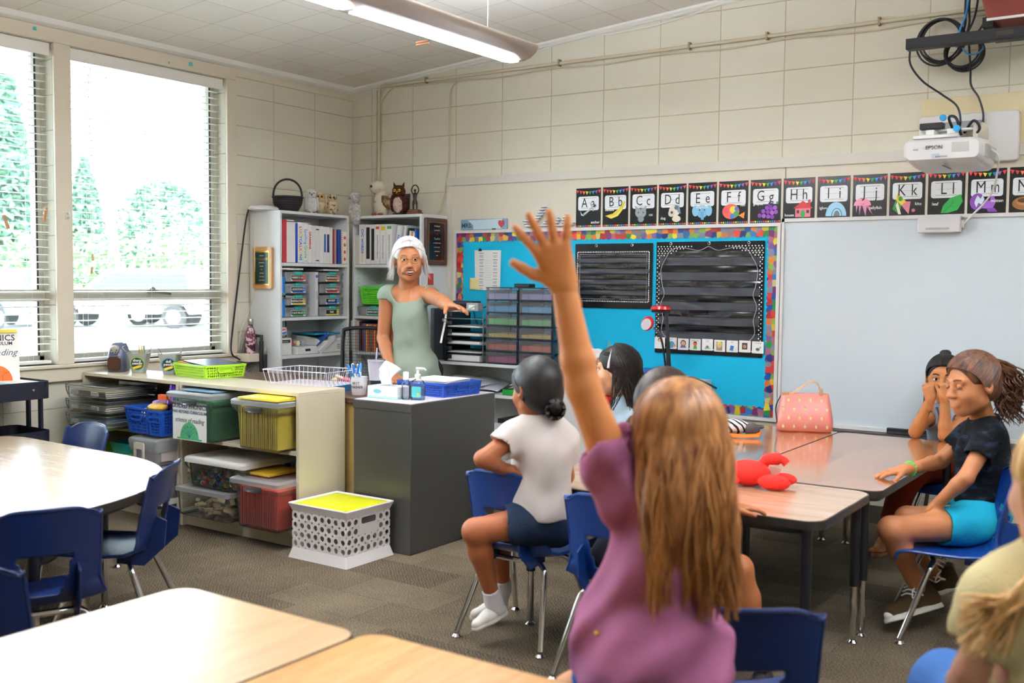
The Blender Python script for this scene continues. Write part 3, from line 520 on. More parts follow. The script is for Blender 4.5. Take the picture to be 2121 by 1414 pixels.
def bucket(x, y, label, lines, ringc, tint=None):
    t = thing('tin_bucket', label, 'bucket', (x, y, .795), math.radians(40)); 
    def sq(w, z, r=.02): return [(a, b, z) for a, b in rrect(w, w*.8, r, 5)]
    obj('pail', G().loft([sq(.075, 0), sq(.125, .115), sq(.130, .118), sq(.120, .113), sq(.072, .004)], True), GAL if not tint else tint, t)
    for s in (-1, 1): obj('handle', G().tube(bez([(s*.03, -.045, .112), (s*.065, -.045, .13), (s*.085, -.035, .155), (s*.075, .0, .158), (s*.06, .02, .13), (s*.055, .035, .112)], 20), .0018, 6), METAL, t)
    b = thing('x', None, None) if False else None
    M_ = Matrix.Translation((0, -.0415, .058)) @ Matrix.Rotation(math.radians(100), 4, 'X')
    d = obj('round_label', G().prism(ell(.082, .082, 28), 0, .0015, M=M_), mat('label_rim_'+ringc, '#'+ringc, .5), t, smooth=0)
    obj('label_disc', G().prism(ell(.072, .072, 28), .0015, .002, M=M_), mat('label_dark', '#26343a' if tint is None else '#1d4652', .5), d, smooth=0)
    for i, s in enumerate(lines): text(s, .021, CARD, d, M_ @ Matrix.Translation((0, .020-.018*i, .0024)), bold=.0006)
    pm_ = G(); pm_.prism([(-.027, -.008), (.018, -.008), (.030, -.001), (.018, .006), (-.027, .006)], .0022, .003, M=M_ @ Matrix.Translation((0, -.019, 0)) @ Matrix.Rotation(.3, 4, 'Z')); obj('pencil_picture', pm_, mat('pencil_yellow', '#f2d03a', .5), d, smooth=0)
    return t
bucket(.345, -2.20, 'tin bucket labelled sharp pencils in green beside the pencil sharpener', ['sharp', 'pencils'], '7ab648')
bucket(.55, -2.135, 'tin bucket labelled for dull pencils with a blue label, behind the lime basket', ['dull', 'pencils'], '4aa8c8')
pc = None
t = basket('desk_basket', 'lime plastic basket of folders on top of the window shelf', 'basket', (.82, -2.07, .796), math.radians(-8), .34, .27, .075, LIME, .012, .0125)
tag(obj('file_folder', G().cbox((0, 0, 0), (.29, .22, .012)), col('1d2c5a', .3), bevel=.002, loc=(.83, -2.06, .872), rot=(.02, .05, -.2)), 'navy folder lying on top of the lime desk basket', 'folder')
tag(obj('file_folder', G().cbox((0, 0, 0), (.29, .21, .03)), col('c9b13a', .5), loc=(.82, -2.07, .832), rot=(0, 0, -.14)), 'stack of yellow folders filling the lime desk basket', 'folder')
tag(obj('envelope', G().cbox((0, 0, 0), (.14, .1, .006)), col('c8892f', .6), loc=(.72, -2.11, .869), rot=(0, .1, .2)), 'amber envelope at the near left corner of the lime desk basket', 'envelope')
for k in range(5):
    tag(obj('pencil', G().cyl((0, 0, 0), (0, 0, .15), .0035, n=6).cyl((0, 0, .15), (0, 0, .162), .0035, .0005, 6), col(['e8c63a', 'd9b53a', 'e2a03a', '4a8a5a', 'c8c0b0'][k]), loc=(.335+.012*k, -2.19+.005*(k % 2), .801), rot=(R.uniform(-.1, .1), R.uniform(-.2, .2), 0)), 'pencil standing in the sharp pencils bucket', 'pencil', 'pencils in the sharp pencils bucket')
# wire letter tray
t = thing('wire_basket', 'empty white wire letter tray on the low shelf unit', 'wire tray', (1.60, -2.02, .80), math.radians(6)); WW = mat('white_wire', '#d8d2dc', .3); W, Dp, H = .40, .27, .075; g = G()
def rect(w, d, z): return [(-w/2, -d/2, z), (w/2, -d/2, z), (w/2, d/2, z), (-w/2, d/2, z), (-w/2, -d/2, z)]
obj('rim', G().tube(rect(W+.03, Dp+.03, H), .003, 6), WW, t)
for k in range(15):
    x = -W/2+W*k/14; g.tube([(x*1.07, -Dp/2-.015, H), (x, -Dp/2, 0), (x, Dp/2, 0), (x*1.07, Dp/2+.015, H)], .0015, 5)
for k in range(9):
    y = -Dp/2+Dp*k/8; g.tube([(-W/2-.015, y*1.1, H), (-W/2, y, .001), (W/2, y, .001), (W/2+.015, y*1.1, H)], .0015, 5)
obj('mesh', g, WW, t)
t = thing('water_bottle', 'patterned steel water bottle on the window sill end', 'bottle', (.105, -1.13, .845))
sl_ = tag(obj('sill_bracket', G().box(.0, .16, -1.09-.1, -1.07, .79, .845), PAINT), 'painted wooden block at the end of the window sill', 'block')
bm_ = mat('floral_print', '#b99aa5', .3); nt, b = nodes(bm_); tc = mk(nt, 'TexCoord'); n = mk(nt, 'TexNoise', Scale=34, Detail=2); nt.links.new(tc.outputs['Object'], n.inputs[0]); r_ = ramp(nt, n.outputs['Fac'], [(.3, '#2e2430'), (.45, '#7d3f4e'), (.55, '#d8bcc4'), (.7, '#6c8fa8')], 'CONSTANT'); nt.links.new(r_.outputs[0], b.inputs['Base Color'])
obj('body', G().lathe([(.03, 0), (.035, .01), (.036, .11), (.033, .15), (.017, .185), (.016, .2)], 24), bm_, t); obj('cap', G().lathe([(.018, .2), (.019, .205), (.019, .235), (.016, .24)], 20), METAL, t)
# ======================= CART =======================
t = thing('utility_cart', 'black three-tier utility cart under the left window', 'cart', (.22, -3.10, 0)); BM = mat('cart_metal', '#1c1d2c', .4)
def tray(z, h):
    g = G(); o = rrect(.36, .62, .05, 5); i2 = rrect(.35, .61, .046, 5); g.loft([[(a, b, z) for a, b in o], [(a, b, z+h) for a, b in o], [(a, b, z+h) for a, b in i2], [(a, b, z+.004) for a, b in i2]], True); obj('tray', g, BM, t)
for z in (.70, .43, .15): tray(z, .095)
for x in (-.06, .06):
    for y in (-.312, .312): obj('post', G().box(x-.014, x+.014, y-.008, y+.008, .05, .785), BM, t, bevel=.002)
for x in (-.15, .15):
    for y in (-.25, .25): obj('wheel', G().cyl((x-.01, y, .03), (x+.01, y, .03), .03, n=16).cyl((x, y, .05), (x, y, .15), .006, n=8), BLK, t)
g = G()
for x in (-.0,): g.lathe([(.008, 0), (.007, .004), (.001, .006)], 12, M=Matrix.Translation((x, .32, .74)) @ Matrix.Rotation(-PI/2, 4, 'X'))
for yy in (.2,): g.lathe([(.008, 0), (.007, .004), (.001, .006)], 12, M=Matrix.Translation((.18, yy, .75)) @ Matrix.Rotation(PI/2, 4, 'Y'))
obj('screw_cap', g, CHR, t)
tag(obj('paper_pile', G().box(.07, .37, -3.38, -2.83, .705, .79), PAPER, bevel=.002), 'white paper filling the top tray of the black cart', 'paper')
tag(obj('folder', G().box(.24, .385, -3.38, -3.02, .791, .795), col('7fc4cc', .5)), 'pale teal folder lying on the near corner of the cart papers', 'folder')
t = thing('curriculum_book', 'white phonics curriculum book with an orange basketball standing on the cart', 'book', (.16, -2.965, .79), rot=(math.radians(90-10), 0, math.radians(68)))
obj('cover', G().prism(rrect(.23, .28, .004, 2, 0, .14), -.012, 0), CARD, t, smooth=0)
text('PHONICS', .046, INK, t, Matrix.Translation((0, .235, .0005)), bold=.0006); text('CURRICULUM', .027, INK, t, Matrix.Translation((0, .205, .0005)), bold=.0004); text('reading', .05, mat('thin_ink', '#59606b', .6), t, Matrix.Translation((.03, .155, .0005)), shear=.35)
ob = obj('ball_picture', G().prism([(.0+.078*math.cos(a), .0+.085*math.sin(a)) for a in [PI*k/24 for k in range(25)]], .0002, .001), mat('ball_orange', '#ef6a1c', .6), t, smooth=0)
g = G(); g.tube([(0, .0, .0015), (0, .085, .0015)], .001, 4); g.tube(bez([(.06, .05, .0015), (.03, .03, .0015), (.03, .0, .0015)]), .001, 4); g.tube(bez([(-.06, .05, .0015), (-.03, .03, .0015), (-.03, .0, .0015)]), .001, 4); obj('seam', g, INK, ob)
tag(obj('folder', G().prism(rrect(.215, .015, .002, 2), -.01, -.002), YF, loc=(.135, -2.955, 1.062), rot=(math.radians(80), 0, math.radians(68))), 'yellow folder edge showing above the curriculum book', 'folder')
# ======================= PENDANT LIGHTS =======================
def fixture(x, y0, y1, z, label, lens):
    t = thing('pendant_light', label, 'light', (x, (y0+y1)/2, z), group='pendant ceiling lights'); Ln = y1-y0; h = Ln/2
    FX = mat('fixture_paint', '#b3a69b', .45)
    def sec(s, yy, e=1): return [(a*s, yy, b) for a, b in [(-.14, .075), (-.142, .06), (-.125, .035), (-.09, .012), (-.055, .002), (0, -.002), (.055, .002), (.09, .012), (.125, .035), (.142, .06), (.14, .075), (.09, .095), (-.09, .095)]]
    g = G().loft([[(a*.6, -h-.02, .05+(c-.05)*.5) for a, b, c in sec(1, 0)], sec(1, -h+.03), sec(1, h-.03), [(a*.6, h+.02, .05+(c-.05)*.5) for a, b, c in sec(1, 0)]])
    obj('housing', g, FX, t, smooth=50)
    LM = mat('lamp_lens', '#f0f5ff', .5, emit=17); n = max(1, int(round(Ln/1.22)))
    for k in range(n):
        a, c = -h+.07+k*(Ln-.06)/n, -h+.01+(k+1)*(Ln-.06)/n-.02
        pf = [(-.115, .023), (-.085, .006), (-.05, -.005), (0, -.009), (.02, -.008), (.02, -.004), (0, -.004), (-.1, .02)]
        obj('lens', G().loft([[(p+.04, a, q) for p, q in pf], [(p+.04, c, q) for p, q in pf]]), LM, t, smooth=0, label=None) if False else obj('lens', G().loft([[(p+.045, a, q-.001) for p, q in [(-.13, .012), (-.09, .001), (-.045, -.008), (0, -.008), (.0, .0), (-.045, .0), (-.13, .03)]], [(p+.045, c, q-.001) for p, q in [(-.13, .012), (-.09, .001), (-.045, -.008), (0, -.008), (.0, .0), (-.045, .0), (-.13, .03)]]]), LM, t, smooth=0)
    obj('added_uplight', G().box(-.07, .07, -h+.05, h-.05, .0955, .098), mat('added_uplight_glow', '#eef4ff', .5, emit=34), t)  # glowing strip added on top to brighten the ceiling and upper walls
    for yy in (-h+.42, h-.42): obj('hanger_wire', G().cyl((.1, yy, .09), (.1, yy, cz(x+.1)-z), .0018, n=6), WHT, t)
fixture(2.55, -5.25, -1.46, 2.5, 'long pendant strip light hanging in front of the teacher corner', 1)
fixture(5.9, -5.25, -1.46, 2.76, 'long unseen pendant strip light added further right, outside the frame', 1)  # second row of lamps, added out of view to light the room
t = thing('clothespin', 'wooden clothespin clipped to the edge of the pendant light', 'clothespin', (2.40, -2.07, 2.508), group='clothespins at the light'); obj('arm', G().box(-.04, .04, -.004, .004, .002, .009), WD, t); obj('arm', G().box(-.04, .04, -.004, .004, -.009, -.002), WD, t)
# ======================= DESK AND FILING CABINET =======================
DT = mat('brown_desk_top', '#5b4237', .4, var=.15, vscale=30); DS = mat('tan_desk_side', '#b79a5e', .5)
t = thing('teacher_desk', 'teacher desk with a dark brown top between the low shelves and the filing cabinet', 'desk', (.36, -2.02, 0))
obj('desktop', G().box(0, 1.628, 0, .75, .71, .74), DT, t, bevel=.004)
for x in (.01, 1.2): obj('pedestal', G().box(x, x+.42, .02, .72, .03, .71), DS, t, bevel=.003)
obj('modesty_panel', G().box(.43, 1.2, .04, .06, .25, .71), DS, t)
FC = mat('grey_filing_paint', '#4c4b48', .3, .2, bump=.02, bscale=6); nt, b = nodes(FC)
t = thing('filing_cabinet', 'dark grey metal filing cabinet with tissues and a blue basket on top', 'cabinet', (2.005, -2.13, 0)); W, Dp, H = .382, .71, .752
obj('body', G().box(0, W, 0, Dp, 0, H), FC, t, bevel=.004); obj('top_band', G().box(-.002, W+.002, -.003, 0, H-.042, H-.001), FC, t, bevel=.001)
for z in (.06, .40): d = obj('drawer', G().box(.015, W-.015, Dp, Dp+.018, z, z+.31), FC, t, bevel=.003); obj('drawer_pull', G().box(.13, .25, Dp+.018, Dp+.035, z+.2, z+.22), METAL, d, bevel=.003)
obj('top_sheet', G().box(.004, W-.004, .004, Dp-.004, H, H+.002), mat('lilac_top', '#cfc8d2', .45), t)
TZ = .755
# tissue box
t = thing('tissue_box', 'pale aqua and white tissue box with a tissue sticking up', 'tissue box', (2.115, -1.985, TZ), math.radians(4)); TB = mat('tissue_card', '#e8efee', .5)
obj('carton', G().box(-.095, .095, -.055, .055, 0, .062), TB, t, bevel=.002); g = G().box(-.0955, .0955, -.0555, .0555, 0, .012); obj('band', g, mat('aqua_print', '#a9d6d6', .5), t)
obj('swirl', G().prism(ell(.05, .022, 20, -.03, .036), -.0565, -.0555, 'y'), mat('aqua_dark', '#7cc4cf', .5), t); obj('opening', G().prism(ell(.12, .05, 24), .0621, .0625), mat('slot_dark', '#8e9a9c', .6), t)
def tis(u, v):
    a = (u-.5)*2; z = .06+v*.13*(1-.35*a*a*v); return (-.01+a*(.028+.035*v*(1 if a > 0 else .35))+.01*math.sin(v*5+a*3), .012*math.sin(a*4+v*3)+.02*v*a, z)
obj('tissue', G().sheet(tis, 16, 12), mat('tissue', '#f3f3f6', .8), t, solid=.001)
# bottles
t = thing('spray_bottle', 'small clear bottle with a white cap beside the tissue box', 'bottle', (2.235, -1.99, TZ)); obj('bottle', G().lathe([(.018, 0), (.022, .006), (.022, .085), (.012, .1), (.011, .105)], 20), CLR3, t); obj('cap', G().lathe([(.0145, .1), (.0145, .137), (.012, .14)], 20), CARD, t)
t = thing('hand_sanitizer', 'clear pump bottle of hand sanitizer on the filing cabinet', 'bottle', (2.292, -1.965, TZ), math.radians(20)); 
obj('bottle', G().loft([[(a, b, z) for a, b in rrect(w, w*.62, w*.25, 5)] for w, z in ((.066, 0), (.074, .006), (.074, .075), (.06, .095), (.03, .105), (.028, .11))]), CLR3, t)
obj('gel', G().loft([[(a, b, z) for a, b in rrect(.062, .036, .015, 5)] for z in (.005, .06)]), glassmat('gel', '#bfe3e6', .8), t)
lb = obj('label', G().prism(rrect(.05, .055, .006, 3, 0, .042), -.0242, -.0238, 'y'), mat('label_aqua', '#58c3c0', .5), t); obj('label_dot', G().prism(ell(.014, .014, 16, .01, .03), -.0246, -.0243, 'y'), mat('dot_yellow', '#e8b93a', .5), lb)
obj('pump', G().lathe([(.016, .108), (.016, .128), (.008, .132), (.006, .155)], 18).tube([(-.008, 0, .158), (.034, 0, .158), (.045, 0, .15)], [.008, .006, .004], 10), CARD, t)
t = basket('letter_basket', 'blue perforated plastic basket of papers on the filing cabinet', 'basket', (2.19, -1.66, TZ), math.radians(-4), .34, .30, .072, ROY, .010, .0115)
# white rim around the hand hole
for k, (c, dz, a) in enumerate((('f4f1ee', 0, .0), ('e9c9c4', .004, .1), ('f2f0ec', .008, -.05))): tag(obj('paper_sheet', G().cbox((0, 0, 0), (.26, .21, .003)), col(c, .7), loc=(2.19, -1.66, .826+dz), rot=(.02, .0, a)), ['white sheet at the bottom of the blue letter basket pile', 'pink sheet in the blue letter basket pile', 'white sheet on top of the blue letter basket pile'][k], 'paper')
# things on the desk
t = thing('mug', 'white mug lettered best teacher, full of pens', 'mug', (1.83, -1.90, .741), math.radians(34)); MUG = mat('white_glaze', '#eceaea', .15)
obj('cup', G().lathe([(.034, 0), (.038, .004), (.0435, .06), (.045, .098), (.0455, .1), (.042, .1), (.040, .06), (.034, .008)], 32), MUG, t)
for i, s in enumerate(('BEST', 'TEACHER')):
    for j, ch in enumerate(s):
        a = (j-(len(s)-1)/2)*.245-.25; r_ = .0450; text(ch, .020, INK, t, Matrix.Rotation(a, 4, 'Z') @ frame((0, -r_+.0006*(1-i), .066-.02*i), (1, 0, 0), (0, 0, 1)), sx=.9)
pcol = ['2f86d0', '3a97dc', '49b0e4', 'e8eaee', '7fb8dc', 'd8dade', '2a6fc0', '55a8d8', 'eceef0']
for k in range(9):
    a = k*.7; t = thing('marker_pen' , ['bright blue pen leaning left out of the mug', 'mid blue pen in the mug', 'light blue pen in the mug', 'white pen in the mug', 'pale blue pen in the mug', 'grey white pen leaning right in the mug', 'deep blue pen in the mug', 'sky blue pen in the mug', 'white capped pen in the mug'][k], 'pen', (1.83+.02*math.cos(a), -1.90+.02*math.sin(a), .748), rot=(R.uniform(-.12, .12)+.12*math.sin(a)*-1, (-.35 if k < 3 else .3 if k == 5 else -.12)+R.uniform(-.06, .06), 0), group='pens in the mug')
    obj('barrel', G().cyl((0, 0, 0), (0, 0, .12), .0045, n=10), col(pcol[k], .3), t); obj('cap', G().lathe([(.006, .115), (.0062, .15), (.004, .165)], 12).box(-.0015, .0015, .005, .009, .125, .16), col(pcol[(k*3) % 9], .3), t)
t = thing('tumbler', 'frosted tumbler with a dark base and a straw on the desk', 'cup', (1.70, -1.62, .741)); 
obj('body', G().lathe([(.036, .05), (.047, .155), (.049, .16), (.047, .165)], 28), mat('milky_plastic', '#dedde8', .3), t); obj('base', G().lathe([(.030, 0), (.033, .003), (.037, .052)], 28), mat('dark_base', '#2a2c3c', .3), t); obj('cap', G().lathe([(.053, .160), (.053, .168), (.046, .172)], 28), CLR3, t); obj('straw', G().cyl((.0, .0, .15), (.008, 0, .235), .0042, n=10), mat('lilac_straw', '#c4c4e8', .3), t)
t = thing('tray_tub', 'small blue plastic tub of supplies behind the mug', 'tub', (1.60, -1.80, .741), .1); obj('shell', G().lathe([(.055, 0), (.07, .05), (.073, .052), (.068, .05), (.053, .004)], 24), mat('sky_plastic', '#2f9ad6', .35), t)
for k, (c, dx) in enumerate((('d8b48a', -.03), ('c25a66', .03), ('e6d7c0', 0))): tag(obj('note_pad', G().cbox((0, 0, 0), (.06, .045, .012)), col(c, .7), loc=(1.60+dx, -1.80, .80+.006*k), rot=(.3, .2*k, k)), ['tan', 'dusty red', 'cream'][k]+' notepad heaped in the small blue tub', 'notepad')
tag(obj('wool_ball', G().ball((1.53, -1.90, .766), (.03, .03, .022)), col('cdbcab', .9)), 'beige ball of wool beside the wire tray', 'ball')
# ======================= TALL BOOKCASES IN THE CORNER =======================
BW = mat('bookcase_white', '#d9dbdb', .4); pass
def tall(name, label, M0, W, loc, rz):
    t = thing(name, label, 'bookcase', loc, rz); Dp, H = .30, 1.829
    for x in (0, W-.018): obj('side_panel', G().box(x, x+.018, 0, Dp, 0, H-.02), BW, t, bevel=.001)
    obj('top_panel', G().box(0, W, 0, Dp, H-.02, H), BW, t, bevel=.001)
    for z in (1.472, 1.095, .83, .45, .09): obj('shelf_board', G().box(.018, W-.018, .004, Dp-.006, z-.022, z), BW, t, bevel=.001)
    obj('back_panel', G().box(.018, W-.018, Dp-.006, Dp, .05, H-.02), BW, t)
    pegs(t, [(.0185, yy, 1.40-.032*k) for yy in (.05, .25) for k in range(8)]+[(W-.0195, yy, 1.40-.032*k) for yy in (.05, .25) for k in range(16)], 'x'); return t
tall('bookcase', 'tall white bookcase backing onto the window wall in the corner', None, .68, (.32, -1.055, 0), PI/2)
tall('bookcase', 'tall white bookcase against the back wall behind the teacher', None, .66, (.30, -.32, 0), 0)
def binder(M_, w, h, d, colr, label, group, marks=(), name='binder', rings=True, dark=None):
    t = thing(name, label, 'book', M_.translation, rot=M_.to_euler(), group=group)
    obj('cover', G().box(-w/2, w/2, 0, d, 0, h), colr, t, bevel=min(.002, w*.2)); obj('spine', G().box(-w/2-.0005, w/2+.0005, -.002, .001, .001, h-.001), dark or colr, t, bevel=.001)
    for s, size, c, z, kw in marks:
        if s: text(s, size, c, t, Matrix.Translation((0, -.0025, z)) @ frame((0, 0, 0), (0, 0, -1), (1, 0, 0)), **kw)
        else: obj('spine_label', G().box(-w*.36, w*.36, -.0032, -.002, z, z+size), c, t)
    return t
# bookcase 1: spines face +x ; row from near (left in photo) to far
def b1(px): return onx(px, 480, .32).y
GB = 'binders on the top shelf of the left bookcase'; WB = mat('binder_white', '#e4e2e0', .35); RB = random.Random(3)
multi = [col(c, .5) for c in ('d8433a', 'e08a2e', 'e2c22e', '3f9a55', '2f74c8', '7a4aa8')]
row = [(587, 595, 'b32b36', .295, 'red binder at the near end of the shelf'), (595, 604, 'e2dfdd', .28, 'white binder right of the red one'), (604, 613, 'e4e2e0', .28, 'second white binder from the near end'), (614.5, 618, '1f3fb0', .275, 'thin blue binder'), (618, 629, 'e8e6e4', .275, 'white binder with large bright rainbow letters'), (629.5, 639, 'e8e6e4', .275, 'white binder lettered Spelling Grade 1'), (639.5, 647, 'e8e6e4', .27, 'white binder lettered GRAMMAR'), (647.5, 654, 'dedcda', .265, 'plain white binder after the grammar one'), (654.5, 663, 'e0dedb', .265, 'plain white binder with a dark ring dot, mid shelf'), (663.5, 671, 'e4e2df', .265, 'white binder left of the blue striped pair'), (671.5, 677, 'e4e2df', .262, 'white binder with a blue stripe'), (677.5, 684, 'e4e2df', .262, 'white binder with a dark blue stripe'), (684.5, 690, 'dfdcd8', .26, 'last white binder before the red book'), (690.5, 694, '8a2f35', .25, 'thin dark red book'), (694.5, 698, 'b98f86', .25, 'thin dusty pink book'), (702, 708, '25408f', .25, 'navy blue book')]
for i, (a, c, h, hh, lab) in enumerate(row):
    y0, y1 = b1(a), b1(c); w_ = abs(y1-y0); M_ = Matrix.Translation((.312, (y0+y1)/2, 1.474)) @ Matrix.Rotation(PI/2, 4, 'Z'); mk_ = []
    if i == 5: mk_ = [('Spelling', .036, multi[4], .185, {}), ('Grade 1', .036, multi[3], .065, {})]
    if i == 6: mk_ = [('GRAMMAR', .026, multi[0], .16, {'bold': .001})]
    if i in (10, 11): mk_ = [(None, .13, col('3a6aa8' if i == 10 else '2a3560'), .08, {})]
    if i == 8: mk_ = [(None, .008, INK, .235, {}), (None, .008, INK, .015, {})]
    bt = binder(M_, w_-.001, hh, .24, col(h, .35), lab+' in the left bookcase', GB, mk_)
    if i == 4:
        for j, ch in enumerate('LUCYCALKINS'): text(ch, .033, multi[j % 6], bt, Matrix.Translation((0, -.003, .245-.022*j)) @ frame((0, 0, 0), (0, 0, -1), (1, 0, 0)), bold=.001)
y0, y1 = b1(709), b1(719); bt = binder(Matrix.Translation((.314, (y0+y1)/2, 1.474)) @ Matrix.Rotation(PI/2, 4, 'Z'), abs(y1-y0), .235, .2, col('e9ddc8', .5), 'spiral notebook with red apples at the far end of the shelf in the left bookcase', GB, name='spiral_notebook')
for k in range(4): obj('apple_picture', G().prism(ell(.020, .026, 14, .004, .035+.052*k), -.0035, -.002, 'y'), multi[0], bt)
g = G()
for k in range(16): g.tube([(-abs(y1-y0)/2-.002, -.002, .012+.014*k), (-abs(y1-y0)/2+.006, -.008, .012+.014*k)], .0014, 5)
obj('spiral', g, BLK, bt)
binder(Matrix.Translation((.312, b1(722.5), 1.474)) @ Matrix.Rotation(PI/2, 4, 'Z'), .03, .19, .2, col('5c3527', .5), 'brown book tucked at the far end of the shelf in the left bookcase', GB)
for k, (a, z, l) in enumerate(((600, 1.765, 'white papers lying across the binders at the near end'), (632, 1.752, 'grey white folder lying across the binders in the middle'))): tag(obj('paper_pile', G().cbox((.21, b1(a), z), (.2, .11, .008)), PAPER), l, 'paper')
# blue clips / white notebook and clear cases, row 2
TEAL = mat('teal_clip', '#35a99a', .4); KR = mat('label_black', '#191a1c', .5)
CASE_L = [('NUMBERS TO 120', '1', 'd23a3a'), ('ADDITION', '2', '2f6fd0'), ('SUBTRACTION', '3', 'e6cf3a'), ('PLACE VALUE', '4', '3f9a4a')]; CASE_R = [('GEOMETRY AND FRACTIONS', '5', 'e07a3a'), ('MEASUREMENT', '6', 'd8383a'), ('MONEY', '7', '2f6fd0'), ('TIME', '8', 'e6cf3a')]
def case(M_, w, txt, num, c, label, group='labelled clear cases in the bookcases'):
    t = thing('storage_case', label, 'case', M_.translation, rot=M_.to_euler(), group=group); h = .078
    g = G().loft([[(a, b+.1, z) for a, b in rrect(w_, .2*s, .012, 3)] for w_, s, z in ((w-.02, .95, 0), (w-.012, .97, .05))], True); obj('tub', g, CLR2, t)
    obj('lid', G().loft([[(a, b+.1, z) for a, b in rrect(w_, .205, .012, 3)] for w_, z in ((w, .05), (w, .062), (w-.01, .066))], True), CLR2, t); obj('clip', G().box(-.03, .035, -.012, .01, .048, .070), TEAL, t, bevel=.003)
    obj('contents', G().box(-w/2+.03, w/2-.03, .02, .18, .004, .035), col(R.choice(['9aa6ad', 'b9b4ac', '8f8a90']), .7), t)
    lb = obj('name_label', G().box(-.065, .072, -.006, -.004, .004, .046), CARD, t); obj('label_band', G().box(-.062, .069, -.0068, -.006, .014, .043), KR, lb); obj('label_stripe', G().box(-.05, .05, -.0072, -.006, .006, .014), col(c), lb); obj('number_badge', G().prism(ell(.028, .034, 6, .055, .028), -.0078, -.0068, 'y'), col(c), lb)
    k = min(1, 9/len(txt)); text(txt, .02, CARD, lb, Matrix.Translation((-.006, -.0074, .0275)) @ wallM(0, 0), sx=k, bold=.0004); text(num, .016, CARD, lb, Matrix.Translation((.055, -.0084, .0275)) @ wallM(0, 0)); return t
for k in range(4):
    for j, (px, L_) in enumerate(((619, CASE_L), (690, CASE_R))):
        s, n_, c = L_[3-k]; case(Matrix.Translation((.305, onx(px, 600, .32).y, 1.097+.082*k)) @ Matrix.Rotation(PI/2, 4, 'Z'), .235 if j == 0 else .25, s, n_, c, 'clear case with teal clip labelled '+s.lower()+' number '+n_)
tb = binder(Matrix.Translation((.316, onx(656.5, 600, .32).y, 1.097)) @ Matrix.Rotation(PI/2, 4, 'Z'), .026, .315, .2, col('d9d9dc', .4), 'grey white spiral book standing between the two stacks of cases', None, [('ADDITION', .012, INK, .15, {})], name='spiral_book')
g = G()
for k in range(22): g.tube([(.012, -.003, .012+.0138*k), (.02, -.004, .012+.0138*k)], .0016, 5)
obj('spiral', g, BLK, tb); obj('badge', G().prism(ell(.02, .024, 14, 0, .285), -.004, -.002, 'y'), col('2f6fd0'), tb)
for k, z in enumerate((1.10, 1.245)): 
    tt = thing('tape_dispenser', ['lower', 'upper'][k]+' shiny blue roll case at the near end beside the labelled cases', 'roll', (.28, -1.01, z)); obj('shell', G().cyl((0, 0, 0), (0, 0, .13), .028, n=20), mat('metal_blue', '#2b83d8', .2, .3), tt, bevel=.006); obj('clasp', G().box(.02, .035, -.012, .012, .12 if k == 0 else -.01, .15 if k == 0 else .02), CHR, tt, bevel=.003)
tag(obj('paper_pile', G().cbox((.2, onx(610, 545, .32).y, 1.43), (.2, .2, .012)), PAPER), 'white papers on top of the numbers case', 'paper'); tag(obj('paper_pile', G().cbox((.2, onx(690, 548, .32).y, 1.428), (.2, .16, .01)), col('d9d2d6', .7)), 'pinkish papers on top of the geometry case', 'paper')
# row 3
t = thing('soda_bottle', 'clear empty soda bottle with a red white and blue disc label', 'bottle', (.24, -.965, .95)); obj('bottle', G().lathe([(.022, 0), (.031, .006), (.031, .05), (.027, .07), (.031, .09), (.028, .13), (.012, .165), (.011, .18)], 24), CLR3, t); obj('cap', G().lathe([(.014, .178), (.014, .195), (.012, .198)], 20), mat('grey_cap', '#77777a', .4), t)
lb = obj('label_band', G().lathe([(.0318, .02), (.0318, .075)], 28), mat('label_silver', '#c7ccd8', .4), t)
Mx = frame((.0322, 0, .045), (0, 1, 0), (0, 0, 1)) @ Matrix.Rotation(.3, 4, 'X') if False else frame((.030, -.012, .047), (.37, .93, 0), (0, 0, 1))
obj('disc_white', G().prism(ell(.044, .044, 28), .002, .003, M=Mx), CARD, lb, smooth=0)
obj('disc_red', G().prism([(.02*math.cos(a), .02*math.sin(a)) for a in [PI*k/12 for k in range(13)]]+[(-.008, .004), (.008, .007)], .0031, .004, M=Mx), multi[0], lb, smooth=0); obj('disc_blue', G().prism([(.02*math.cos(a), .02*math.sin(a)) for a in [PI+PI*k/12 for k in range(13)]]+[(.008, -.002), (-.008, -.006)], .0031, .004, M=Mx), multi[4], lb, smooth=0)
t = thing('spray_can', 'white bottle with a green mark behind the soda bottle', 'bottle', (.27, -1.022, .95)); obj('body', G().lathe([(.014, 0), (.015, .1), (.006, .13)], 16), CARD, t); obj('mark', G().box(.014, .0155, -.006, .006, .03, .05), GRN, t)
t = thing('small_drawer_box', 'white desktop drawer box at the near end of the printer shelf', 'box', (.20, -.98, .832)); obj('case', G().box(-.09, .09, -.06, .06, 0, .117), LAMW, t, bevel=.003); obj('drawer', G().box(.09, .097, -.05, .05, .01, .075), LAMW, t, bevel=.002); obj('slot', G().box(.0905, .0915, -.045, .045, .085, .107), HOLE, t)
tag(obj('marker_pen', G().cyl((.0, -.03, 0), (.0, .025, 0), .008, n=10), col('77726e', .3), loc=(.285, -.98, .926)), 'grey pen lying in the slot of the white drawer box', 'pen')
t = thing('label_box', 'low white tray box with a dark slot on the printer shelf', 'box', (.215, -.79, .832)); obj('tray', G().box(-.07, .09, -.10, .10, 0, .052), LAMW, t, bevel=.003); obj('slot', G().box(.09, .091, -.015, .035, .02, .036), KR, t)
for k, (y, c) in enumerate(((-.86, 'b8323a'), (-.80, 'd8c8a8'), (-.755, '8f9498'))): tag(obj('supply_roll', G().cyl((0, 0, 0), (.03, 0, 0), .018, n=14), col(c, .4), loc=(.20, y, .905)), ['red', 'cream', 'grey'][k]+' roll sitting on the low white tray box', 'roll')
